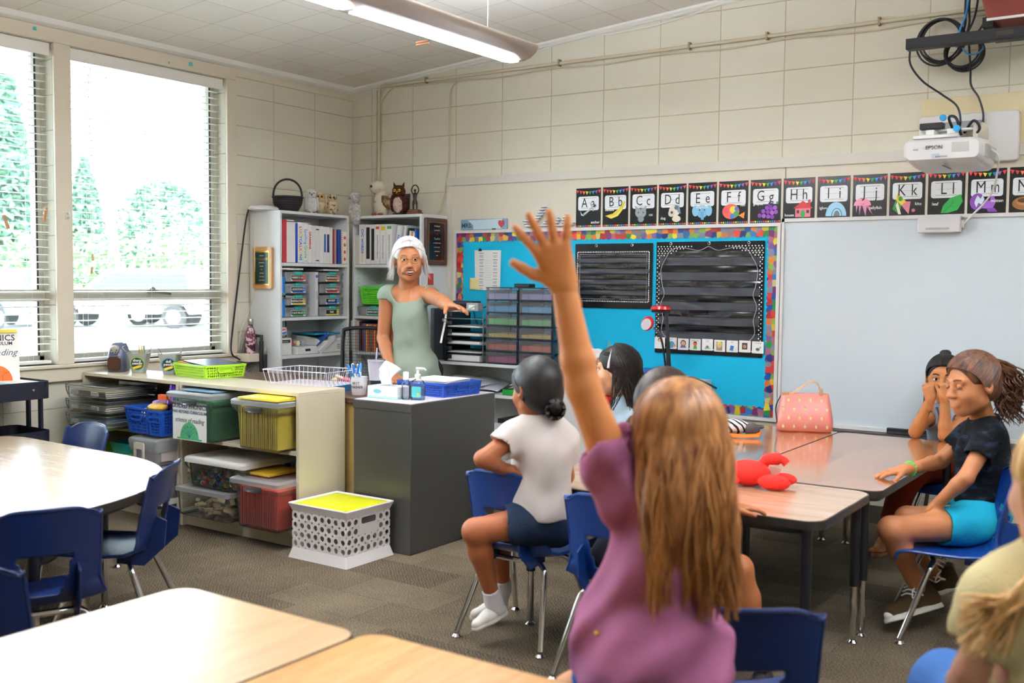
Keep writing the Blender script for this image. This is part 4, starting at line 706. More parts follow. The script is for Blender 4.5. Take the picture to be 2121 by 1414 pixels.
t = thing('laminator', 'white office machine with a teal lid in the corner of the shelf', 'machine', (.18, -.545, .832)); obj('body', G().prism([(-.14, 0), (.115, 0), (.115, .085), (.02, .115), (-.14, .125)], -.145, .145, 'y'), mat('machine_white', '#cfcfc9', .4), t, bevel=.004); obj('lid', G().box(-.14, .10, -.14, .12, .127, .14), mat('teal_lid', '#1e7f9a', .3), t, bevel=.004)
for k in range(3): obj('legend', G().box(.1155, .1165, .07, .10, .05-.013*k, .054-.013*k), INK, t)
t = binder(Matrix.Translation((.305, -.665, .835)) @ Matrix.Rotation(-1.0, 4, 'X') @ Matrix.Rotation(PI/2, 4, 'Z'), .03, .2, .2, col('cfcfd2', .4), 'pale grey open ring binder leaning on the white machine', None); 
tag(obj('folder', G().cbox((0, 0, 0), (.16, .012, .2)), col('2a4a8c', .4), loc=(.22, -.64, .915), rot=(-.95, 0, 0)), 'dark blue folder leaning beside the grey ring binder', 'folder')
# bookcase 2
def b2(px): return ony(px, 500, -.32).x
GB2 = 'binders on the top shelf of the right bookcase'
row = [(733, 742, .215, 'short off white binder at the left end', [], 'd6d2c8'), (743, 755.5, .292, 'white binder with CVC words in rainbow letters', [('CVC WORDS', .03, multi[4], .17, {'bold': .001}), ('& MORE', .026, multi[2], .06, {})], 'e6e4e2'), (756.5, 766, .29, 'white binder with a long black spine label', [(None, .23, KR, .04, {})], 'e2e0de'), (767, 775, .29, 'white binder with a black reading label', [(None, .23, KR, .03, {})], 'e2e0de'), (776, 785.5, .29, 'white guided phonics binder with a red tab', [(None, .02, multi[0], .255, {}), ('Guided Phonics and Beyond', .015, INK, .13, {})], 'e4e2e0'), (786.5, 798, .29, 'white guided phonics binder with a yellow tab', [(None, .03, multi[2], .245, {}), ('Guided Phonics and Beyond', .015, INK, .125, {})], 'e4e2e0'), (799, 811, .29, 'white guided phonics binder with a green tab', [(None, .02, multi[3], .255, {}), ('Guided Phonics and Beyond', .015, INK, .13, {})], 'e4e2e0')]
for a, c, hh, lab, mks, cc_ in row:
    x0, x1 = b2(a), b2(c); binder(Matrix.Translation(((x0+x1)/2, -.312, 1.474)), x1-x0, hh, .24, col(cc_, .35), lab+' in the right bookcase', GB2, mks)
for k, (px, w_, hh, c, ln, lab) in enumerate(((824, .035, .30, 'e6e6ea', .12, 'white binder lettered READING, leaning'), (836, .02, .30, 'dcdce0', .13, 'grey white file leaning beside the READING binder'), (843, .016, .28, '2b3a33', .14, 'dark spiral book leaning in the right bookcase'), (849, .015, .26, 'cfe3df', .1, 'pale green book with the orange ones'), (854, .012, .25, 'e2793a', .08, 'orange spined folder near the right end'), (859, .012, .25, 'f0ece4', .05, 'white folder near the right end'), (862.5, .012, .27, '2f5fa8', .03, 'blue folder against the right side panel'))):
    binder(Matrix.Translation((b2(px)-.03, -.305, 1.474)) @ Matrix.Rotation(ln, 4, 'Y'), w_, hh-.02, .22, col(c, .4), lab, GB2, [('READING', .03, multi[4], .15, {})] if k == 0 else [], name='binder')
for z, w_, lab in ((1.181, .30, 'lime green basket stacked in the right bookcase'), ):
    basket('storage_basket', lab, 'basket', (.515, -.20, z), 0, w_, .22, .125, GRN, .015, .013)
tag(obj('green_folder', G().cbox((0, 0, 0), (.27, .2, .02)), mat('sage_folder', '#6fae86', .5), loc=(.52, -.2, 1.318), rot=(.03, -.03, 0), bevel=.003), 'sage green folders on top of the lime basket in the right bookcase', 'folder')
case(Matrix.Translation((.50, -.305, 1.097)), .34, 'GRAPHS & DATA', '9', '3fae8a', 'clear case labelled graphs and data under the lime basket')
tag(obj('yellow_card_box', G().box(.765, .80, -.30, -.2, 1.18, 1.36), CARD), 'white carton beside the teacher head in the right bookcase', 'box'); tag(obj('carton', G().box(.81, .9, -.28, -.2, 1.097, 1.3), PAPER), 'pale carton right of the white one in the right bookcase', 'box')
g = []
for k, (px, w_, hh, c, lab) in enumerate(((730, .022, .225, 'c9bfae', 'cream spiral notebook at the left end, lower shelf'), (738, .03, .22, 'b8a396', 'dusty tan book'), (746.5, .016, .22, '2a2426', 'black spiral notebook'), (752, .011, .205, 'a83a3a', 'red reader'), (756, .011, .205, '4a62b0', 'blue reader'), (760, .011, .2, 'd8a84a', 'ochre reader'), (764, .011, .2, 'd8543a', 'orange red reader'), (768, .011, .2, '6a8a5a', 'green reader'), (772, .011, .2, 'c8403a', 'scarlet reader'), (776, .011, .2, 'e08a3a', 'orange reader'), (781, .014, .2, '8a3a3a', 'maroon reader'), (787, .014, .2, 'c86a3a', 'rust reader'))):
    binder(Matrix.Translation((ony(px, 690, -.31).x, -.312, .832)), w_, hh, .2, col(c, .5), lab+' in the right bookcase', 'readers on the lower shelf of the right bookcase', name='book')
# plaques
WP1 = mat('maple', '#c08a4e', .3, var=.15, vscale=10, coat=.3); WP2 = mat('walnut', '#4b2a22', .3, var=.2, vscale=8, coat=.3); GOLD = mat('gold', '#c9a24a', .25, .9)
q = _hit(547, 555, 1, -1.055); t = thing('award_plaque', 'maple award plaque with a green plate on the bookcase end panel', 'plaque', (q.x, -1.056, q.z)); HH = .145
obj('board', G().prism(rrect(.19, .29, .015, 5), -.018, 0, 'y'), WP1, t, bevel=.004); obj('gold_plate', G().prism(rrect(.145, .235, .002, 2), -.020, -.018, 'y'), GOLD, t); pl = obj('green_plate', G().prism(rrect(.128, .215, .002, 2), -.0215, -.020, 'y'), mat('green_plate', '#1d3a34', .2, .3), t)
LW = mat('engraved', '#cfd0b8', .4)
for k, (s, sz) in enumerate((('award of', .011), ('EXCELLENCE', .02), ('presented to', .01), ('Teacher', .012), ('for', .009), ('dedication', .01), ('and service', .01), ('to the school', .01))): text(s, sz, GOLD if k == 1 else LW, pl, wallM(0, .085-.024*k, -.022))
q = onx(895, 500, .962); t = thing('award_plaque', 'dark walnut award plaque on the bookcase end beside the teacher', 'plaque', (.962, q.y+.03, q.z), PI/2)
obj('board', G().prism(rrect(.245, .335, .012, 4), -.02, 0, 'y'), WP2, t, bevel=.004); obj('edge_line', G().prism(rrect(.18, .275, .002, 2), -.0208, -.02, 'y'), GOLD, t); pl = obj('dark_plate', G().prism(rrect(.172, .267, .002, 2), -.0216, -.0205, 'y'), mat('plum_plate', '#2c1a20', .15, .4), t)
for k, (s, sz) in enumerate((('In honor', .018), ('presented to', .012), ('+', .03), ('Teacher', .022), ('in recognition of your', .01), ('years of service', .01), ('and dedication', .01), ('2019', .01))): text(s, sz, [LW, LW, GOLD, mat('engrave_teal', '#6fb0a8', .4), LW, LW, LW, LW][k], pl, wallM(0, .11-.03*k, -.0222))
tag(obj('red_card', G().cbox((0, 0, 0), (.004, .06, .08)), col('c43a2a'), loc=(.965, -.22, 1.37)), 'red card taped to the bookcase end below the walnut plaque', 'card')
# ---- on top of the bookcases
TT = 1.829
t = thing('willow_basket', 'dark woven basket with a tall hoop handle on the bookcase', 'basket', (.19, -.86, TT), math.radians(55)); BKT = mat('dark_willow', '#1e1a1c', .6)
g = G()
for k in range(7):
    z = .01+.015*k; r_ = .055+.03*math.sin(min(1, k/5)*PI/2); n = 48
    g.tube([((r_+.004*math.sin(j*PI+k*PI/1))*math.cos(2*PI*j/n)*1.15, (r_+.004*math.sin(j*PI+k*PI))*math.sin(2*PI*j/n), z) for j in range(n+1)], .0085, 6)
for k in range(26): a = 2*PI*k/26; g.tube([(1.15*.055*math.cos(a), .055*math.sin(a), .0), (1.15*.083*math.cos(a), .083*math.sin(a), .06), (1.15*.09*math.cos(a), .09*math.sin(a), .105)], .004, 5)
obj('weave', g, BKT, t); obj('rim', G().tube([(1.15*.09*math.cos(2*PI*j/32), .09*math.sin(2*PI*j/32), .104) for j in range(33)], .008, 8), BKT, t); obj('base', G().lathe([(.055, 0), (.06, .006)], 24, sx=1.15), BKT, t)
obj('handle', G().tube([(.1*math.cos(a), 0, .10+.13*math.sin(a)**.8 if math.sin(a) > 0 else .10) for a in [PI*k/24 for k in range(25)]], .0075, 8), BKT, t)
t = thing('router', 'white round wireless router on the near corner of the bookcase', 'router', (.13, -1.03, TT)); obj('shell', G().lathe([(.06, 0), (.10, .006), (.105, .018), (.09, .03), (.04, .036)], 36), mat('router_white', '#e2e2e6', .35), t); 
def furmat(name, c1, c2, sc_=40, st=.9, th=.5):
    m = mat(name, '#'+c1, .95, spec=.1); nt, b = nodes(m); tc = mk(nt, 'TexCoord'); n = mk(nt, 'TexNoise', Scale=sc_, Detail=4); n3 = mk(nt, 'TexNoise', Scale=190, Detail=3); nt.links.new(tc.outputs['Object'], n.inputs[0]); nt.links.new(tc.outputs['Object'], n3.inputs[0]); r_ = ramp(nt, n.outputs['Fac'], [(th-.04, '#'+c1), (th+.04, '#'+c2)]); nt.links.new(r_.outputs[0], b.inputs['Base Color']); bp = mk(nt, 'Bump', Strength=st, Distance=.012); nt.links.new(n3.outputs['Fac'], bp.inputs['Height']); nt.links.new(bp.outputs[0], b.inputs['Normal']); return m
def furball(g, c, r, seed=0, amp=.04, n=26):
    rr = random.Random(seed); b0 = len(g.v); g.ball(c, r, n)
    for i in range(b0, len(g.v)): v = Vector(g.v[i])-Vector(c); g.v[i] = tuple(Vector(c)+v*(1+rr.uniform(-amp, amp)))
    return g
def owl(name, label, loc, rz, s, body, m, belly=None, eye='f0c83a', tufts=False, snow=False, feet='5a4a3a', face=None):
    t = thing(name, label, 'soft toy', loc, rz, 'owl toys on the bookcases')
    obj('body', furball(G(), (0, 0, .075*s), (.045*s, .04*s, .075*s)), m, t); obj('head', furball(G(), (0, -.004*s, .155*s), (.044*s, .04*s, .042*s), 2), m, t)
    if belly: obj('belly', furball(G(), (0, -.018*s, .07*s), (.034*s, .03*s, .055*s), 3), belly, t)
    if face: obj('face', furball(G(), (0, -.018*s, .152*s), (.032*s, .026*s, .03*s), 4), face, t)
    for q in (-1, 1):
        obj('wing', furball(G(), (q*.044*s, .004*s, .08*s), (.014*s, .03*s, .055*s), 5+q), m, t)
        e = obj('eye', G().ball((q*.016*s, -.042*s, .160*s), (.010*s if not snow else .005*s,)*3, 12), col(eye, .2), t); obj('pupil', G().ball((q*.016*s, -.0505*s if not snow else -.046*s, .160*s), .0045*s, 10), BLK, e)
        if tufts: obj('ear_tuft', G().cyl((q*.026*s, 0, .185*s), (q*.036*s, 0, .215*s), .012*s, .002, 8), m, t)
        obj('foot', G().ball((q*.018*s, -.035*s, .008*s), (.013*s, .018*s, .009*s), 10), col(feet, .8), t)
    obj('beak', G().cyl((0, -.04*s, .152*s), (0, -.052*s, .138*s), .006*s, .001, 8), col('2a2422' if snow else 'c98a2e', .5), t); return t
SN = furmat('snow_fur', 'e8e6e2', 'dcdad6'); TF = furmat('tan_fur', 'c39a64', 'd9c3a0', 30); OF = furmat('spotted_fur', 'd9c7a4', '6b5238', 45, .9, .58); GF = furmat('grey_fur', 'b9b4b2', 'd8d4d0', 60); WFu = furmat('cream_fur', 'e6dcc6', 'b89a72', 18, .9, .62); BF = furmat('brown_fur', '4a2a22', '5c372b', 50); PF = furmat('pinkish_fur', 'cba79b', 'd9bdb0', 50); BRW = furmat('wing_fur', '6e5236', 'a98c66', 25)
owl('toy_owl', 'white snowy owl soft toy right of the dark basket', (.20, -.64, TT), math.radians(50), .92, None, SN, eye='1a1a1a', snow=True)
owl('toy_owl', 'small tan owl soft toy beside the snowy owl', (.15, -.50, TT), math.radians(40), .84, None, TF, belly=furmat('beige_fur', 'dcc9a6', 'e2d2b4'), eye='6a3a1a')
owl('toy_owl', 'small spotted owl soft toy at the corner end of the bookcase', (.20, -.43, TT), math.radians(45), .82, None, OF, eye='2a2018')
t = thing('toy_owl', 'grey fluffy toy bird hanging over the shelf edge', 'soft toy', (.345, -.33, TT-.03), math.radians(20), 'owl toys on the bookcases')
obj('body', furball(G(), (0, 0, .05), (.038, .034, .09), 3, .08), GF, t); obj('head', furball(G(), (0, -.01, .165), (.04, .04, .042), 4, .06), GF, t); obj('wing', furball(G(), (-.035, -.01, .07), (.014, .025, .05), 9), GF, t); obj('beak', G().cyl((-.03, -.035, .16), (-.045, -.05, .15), .008, .001, 8), col('7a6a5a', .5), t)
t = thing('toy_owl', 'large cream barn owl toy with brown wings, leaning right', 'soft toy', (.50, -.22, TT), math.radians(15), 'owl toys on the bookcases')
obj('body', furball(G(), (0, 0, .09), (.06, .06, .10), 7, .05), WFu, t); obj('head', furball(G(), (-.03, -.01, .21), (.06, .055, .05), 8, .05), WFu, t); wing_ = furball(G(), (0, 0, 0), (.085, .03, .038), 9, .06); obj('wing', wing_, BRW, t, loc=(.065, -.03, .095), rot=(0, .6, 0)); obj('eye', G().ball((-.055, -.058, .215), .011, 10), BLK, t)
for q in (-1, 1): obj('foot', G().ball((-.01+q*.025, -.055, .01), (.018, .03, .012), 10), col('8a4a2e', .7), t)
owl('toy_owl', 'dark brown horned owl toy with yellow eyes', (.665, -.22, TT), math.radians(22), 1.12, None, BF, belly=PF, eye='e8c832', tufts=True, feet='3a4246')
tag(obj('dark_frame', G().cbox((0, 0, .085), (.10, .012, .17)), col('2a2422', .4), loc=(.60, -.10, TT), rot=(-.12, 0, .3)), 'dark picture frame standing behind the brown owl', 'frame')
t = thing('figurine', 'bronze figurine of a standing figure with arms raised in a ring', 'figurine', (.80, -.20, TT), math.radians(10)); BZ = mat('bronze', '#3a2d26', .4, .5)
obj('plinth', G().prism(rrect(.10, .075, .006, 3), 0, .02).prism(rrect(.085, .06, .004, 3), .02, .038), mat('plinth_wood', '#6b3f2e', .35), t, bevel=.002)
obj('figure', G().tube([(-.012, 0, .038), (-.014, 0, .075), (-.004, 0, .1)], [.006, .007, .009], 8).tube([(.014, 0, .038), (.014, 0, .075), (.004, 0, .1)], [.006, .007, .009], 8).tube([(0, 0, .085), (0, 0, .115), (0, 0, .15), (0, 0, .165)], [.022, .012, .017, .006], 12).ball((0, 0, .178), (.009, .009, .012), 12).tube(bez([(-.015, 0, .153), (-.03, 0, .178), (-.02, 0, .205), (-.003, 0, .218)], 12), .0045, 7).tube(bez([(.015, 0, .153), (.03, 0, .178), (.02, 0, .205), (.003, 0, .218)], 12), .0045, 7).box(-.03, .03, -.02, .02, .036, .042), BZ, t)
# cables & poles by bookcase 1
def wire(label, pts, r, m, n=40, cat='cable', name='cable'): return tag(obj(name, G().tube(bez(pts, n), r, 7), m), label, cat)
CB = mat('black_cable', '#14141a', .45); CW = mat('cream_cable', '#cbbfa4', .5); CG = mat('grey_cable', '#8f8a82', .5)
wire('black cable running down from the router along the bookcase edge', [(.07, -1.10, 1.845), (.05, -1.10, 1.82), (.04, -1.12, 1.70), (.03, -1.16, 1.4), (.035, -1.22, 1.05), (.06, -1.26, .86), (.08, -1.20, .80)], .006, CB)
wire('thin cream cable hanging in front of the bookcase end panel', [(.11, -1.08, 1.84), (.10, -1.085, 1.6), (.085, -1.07, 1.3), (.04, -1.10, 1.1), (.03, -1.16, .95), (.02, -1.16, .6)], .0028, CW)
g = G()
for k in range(7): r_ = .05+.008*k; g.tube([(.05+.006*k+r_*.4*math.cos(2*PI*j/24), -1.12+r_*.5*math.cos(2*PI*j/24), .86+r_*1.5*math.sin(2*PI*j/24)-.04) for j in range(25)], .004, 6)
tag(obj('cable_coil', g, CG), 'coil of grey cable hanging beside the bookcase end', 'cable coil')
t = thing('folding_stand', 'black folded stand with a hooked top against the bookcase end panel', 'stand', (.17, -1.09, 0)); obj('tube', G().cyl((0, 0, 0), (0, 0, .93), .016, n=16), BLK, t); obj('hook', G().tube([(0, 0, .91), (0, 0, .965), (-.05, -.01, .967), (-.055, -.01, .94)], .013, 10), BLK, t); obj('leg', G().cyl((.05, -.01, 0), (.045, -.005, .86), .012, n=14), BLK, t); obj('ferrule', G().lathe([(.012, .84), (.014, .85), (.009, .885)], 12, c=(.045, -.005, 0)), METAL, t)
tag(obj('curtain_rod', G().cyl((.055, -1.13, .02), (.03, -1.10, .98), .013, n=14), METAL), 'silver metal rod leaning in the gap by the bookcase', 'rod')
# teacher's mesh chair
t = thing('office_chair', 'black mesh backed office chair behind the teacher desk', 'office chair', (.92, -.86, 0), math.radians(25)); g = G()
def bk_(u, v): a = (u-.5)*1.0; return (.23*math.sin(a*1.6), .03-.08*math.cos(a*1.6)+.05, .60+.42*v)
nU = 34
for i in range(nU): g.tube([bk_(i/(nU-1), v/8) for v in range(9)], .0018, 4)
for j in range(22): g.tube([bk_(i/16, j/21) for i in range(17)], .0014, 4)
obj('mesh_back', g, BLK, t); fr = [bk_(0, .02), bk_(0, .5), bk_(.03, .93), bk_(.12, 1.02), bk_(.5, 1.05), bk_(.88, 1.02), bk_(.97, .93), bk_(1, .5), bk_(1, .02)]; obj('back_frame', G().tube(bez(fr, 50), .014, 8), BLK, t)
obj('seat', G().loft([[(a, b-.27, z) for a, b in rrect(w, w, .08, 5)] for w, z in ((.42, .42), (.48, .44), (.48, .475), (.42, .49))]), mat('seat_fabric', '#1e1e22', .9), t); obj('column', G().cyl((0, -.27, .08), (0, -.27, .42), .025, n=14), BLK, t); obj('spine', G().tube([(0, -.1, .42), (0, .04, .45), (0, .07, .62)], .018, 8), BLK, t)
for k in range(5): a = 2*PI*k/5+.3; lg = obj('leg', G().tube([(0, -.27, .1), (.28*math.cos(a), -.27+.28*math.sin(a), .065)], [.02, .014], 8), BLK, t); obj('caster', G().cyl((.28*math.cos(a)-.015, -.27+.28*math.sin(a), .028), (.28*math.cos(a)+.015, -.27+.28*math.sin(a), .028), .028, n=14), BLK, lg)
# ======================= BACK WALL =======================
ALW = mat('white_aluminium', '#dcdad8', .35); FELT = mat('aqua_felt', '#0ab4dc', .9, bump=.25, bscale=300, var=.06, vscale=60)
BX1 = 6.9
struct('trim_5', G().box(.954, BX1, -.018, 0, .45, 2.046), PAINT2, smooth=0)
struct('trim_6', G().box(.954, BX1, -.03, 0, 2.046, 2.105).box(.954, .995, -.026, 0, .45, 2.046), mat('frame_board_paint', '#cfcabf', .45), smooth=0)
obj_ = tag(obj('board_seam', G().box(3.483, 3.487, -.0186, -.018, 1.735, 2.046), HOLE), kind='structure'); obj_.name = 'trim_7'
t = thing('bulletin_board', 'aqua bulletin board with a swirl border, between the bookcase and the whiteboard', 'bulletin board', (1.028, -.018, .535)); W, H = 2.442, 1.186
obj('felt_panel', G().box(.018, W-.018, -.006, 0, .018, H-.018), FELT, t, smooth=0)
obj('frame', G().box(0, W, -.022, 0, 0, .02).box(0, W, -.022, 0, H-.02, H).box(0, .02, -.022, 0, .02, H-.02).box(W-.02, W, -.022, 0, .02, H-.02), ALW, t)
SW = mat('swirl_border', '#888888', .4); nt, b = nodes(SW); L = nt.links.new; tc = mk(nt, 'TexCoord'); sp = mk(nt, 'SeparateXYZ'); cbn = mk(nt, 'CombineXYZ'); L(tc.outputs['Object'], sp.inputs[0]); L(sp.outputs[0], cbn.inputs[0]); L(sp.outputs[2], cbn.inputs[1])
vo = mk(nt, 'TexVoronoi', Scale=27, voronoi_dimensions='2D'); vo.inputs['Randomness'].default_value = .55; L(cbn.outputs[0], vo.inputs['Vector']); se = mk(nt, 'SeparateColor'); L(vo.outputs['Color'], se.inputs[0])
r1 = ramp(nt, se.outputs[0], [(0, '#b3242c'), (.18, '#1d4fa0'), (.36, '#d9c62c'), (.5, '#7a2470'), (.62, '#1f8f4a'), (.74, '#c93a22'), (.88, '#152a78')], 'CONSTANT'); r2 = ramp(nt, se.outputs[1], [(0, '#f0d84a'), (.4, '#1a1a1e'), (.7, '#3fb0e0'), (.85, '#e0503a')], 'CONSTANT')
sn = mk(nt, 'Math', operation='MULTIPLY'); sn.inputs[1].default_value = 44; L(vo.outputs['Distance'], sn.inputs[0]); s2_ = mk(nt, 'Math', operation='SINE'); L(sn.outputs[0], s2_.inputs[0]); gt = mk(nt, 'Math', operation='GREATER_THAN'); gt.inputs[1].default_value = .72; L(s2_.outputs[0], gt.inputs[0])
mx = mk(nt, 'Mix', data_type='RGBA'); L(gt.outputs[0], mx.inputs[0]); L(r1.outputs[0], mx.inputs[6]); L(r2.outputs[0], mx.inputs[7]); L(mx.outputs[2], b.inputs['Base Color'])
def scal(L_, dr):      # scalloped strip outline, wavy on the inner side
    n = int(L_/.036); p = [(0, 0), (L_, 0)]
    for k in range(n*5, -1, -1): x = L_*k/(n*5); p.append((x, .056+.010*abs(math.sin(PI*x/L_*n))))
    return p
def strip(L_, M_): 
    n = int(L_/.036)*5; g = G(); vs = []
    for k in range(n+1): x = L_*k/n; h_ = .054+.010*abs(math.sin(PI*k/5)); vs += [(x, 0, 0), (x, h_, 0), (x, 0, .0012), (x, h_, .0012)]
    fs = []
    for k in range(n): a = 4*k; fs += [(a+2, a+6, a+7, a+3), (a+1, a+3, a+7, a+5)]
    obj('border_strip', g.add(vs, fs, M_), SW, t, smooth=0)
strip(W-.04, frame((.02, -.0075, H-.02), (1, 0, 0), (0, 0, -1)) @ Matrix.Diagonal((1, 1, -1, 1))); strip(W-.04, frame((.02, -.0075, .02), (1, 0, 0), (0, 0, 1)))
strip(H-.04, frame((.02, -.0085, .02), (0, 0, 1), (1, 0, 0)) @ Matrix.Diagonal((1, 1, -1, 1))); strip(H-.04, frame((W-.02, -.0085, .02), (0, 0, 1), (-1, 0, 0)))
t = thing('whiteboard', 'large blank whiteboard right of the bulletin board', 'whiteboard', (3.475, -.018, .53)); WBm = mat('whiteboard_enamel', '#d2dce2', .22)
obj('writing_surface', G().box(.012, 3.3, -.008, 0, .02, 1.2), WBm, t, smooth=0); obj('frame', G().box(0, .016, -.02, 0, 0, 1.215).box(0, 3.3, -.02, 0, 1.195, 1.215).box(0, 3.3, -.02, 0, .0, .022), ALW, t)
obj('tray', G().prism([(0, -.012), (-.075, -.012), (-.082, .0), (-.07, -.004), (0, -.004)], .02, 3.3, 'x').box(.02, 3.3, -.03, 0, -.055, -.012), mat('tray_aluminium', '#bcbcbd', .3, .7), t)
for x, k in ((4.05, 0), (4.24, 1)): 
    if k == 0: tt = thing('whiteboard_pointer', 'long black eraser bar lying in the whiteboard tray', 'eraser', (4.22, -.052, .531)); obj('felt', G().box(-.1, .13, -.015, .015, 0, .012), mat('eraser_felt', '#3a3a3e', .9), tt); obj('back', G().box(-.1, .13, -.015, .015, .012, .030), BLK, tt, bevel=.002)
# alphabet posters -----------------------------------------------------------
BUN = ['e23b3b', 'f07a3a', 'f2d23a', '35a853', '2f8fe0', '8a56b8']; PB = mat('poster_black', '#17181a', .22, spec=.7); PWh = mat('poster_white', '#eef0f4', .3)
def P(g, pts, z, M=None): g.prism(pts, z, z+.0002, M=M)
def poly_at(pts, cx, cy, s=1, a=0): ca, sa = math.cos(a)*s, math.sin(a)*s; return [(cx+x*ca-y*sa, cy+x*sa+y*ca) for x, y in pts]
def pic(t, name, shapes):
    for i, (c, pts) in enumerate(shapes): g = G(); g.prism(pts, .0008+.0002*i, .001+.0002*i); shp = obj(name, g, col(c, .4), t, smooth=0) if i == 0 else obj('picture_detail', g, col(c, .4), shp0, smooth=0); shp0 = shp if i == 0 else shp0
def crc(cx, cy, r, n=16, ry=None): return ell(2*r, 2*(ry or r), n, cx, cy)
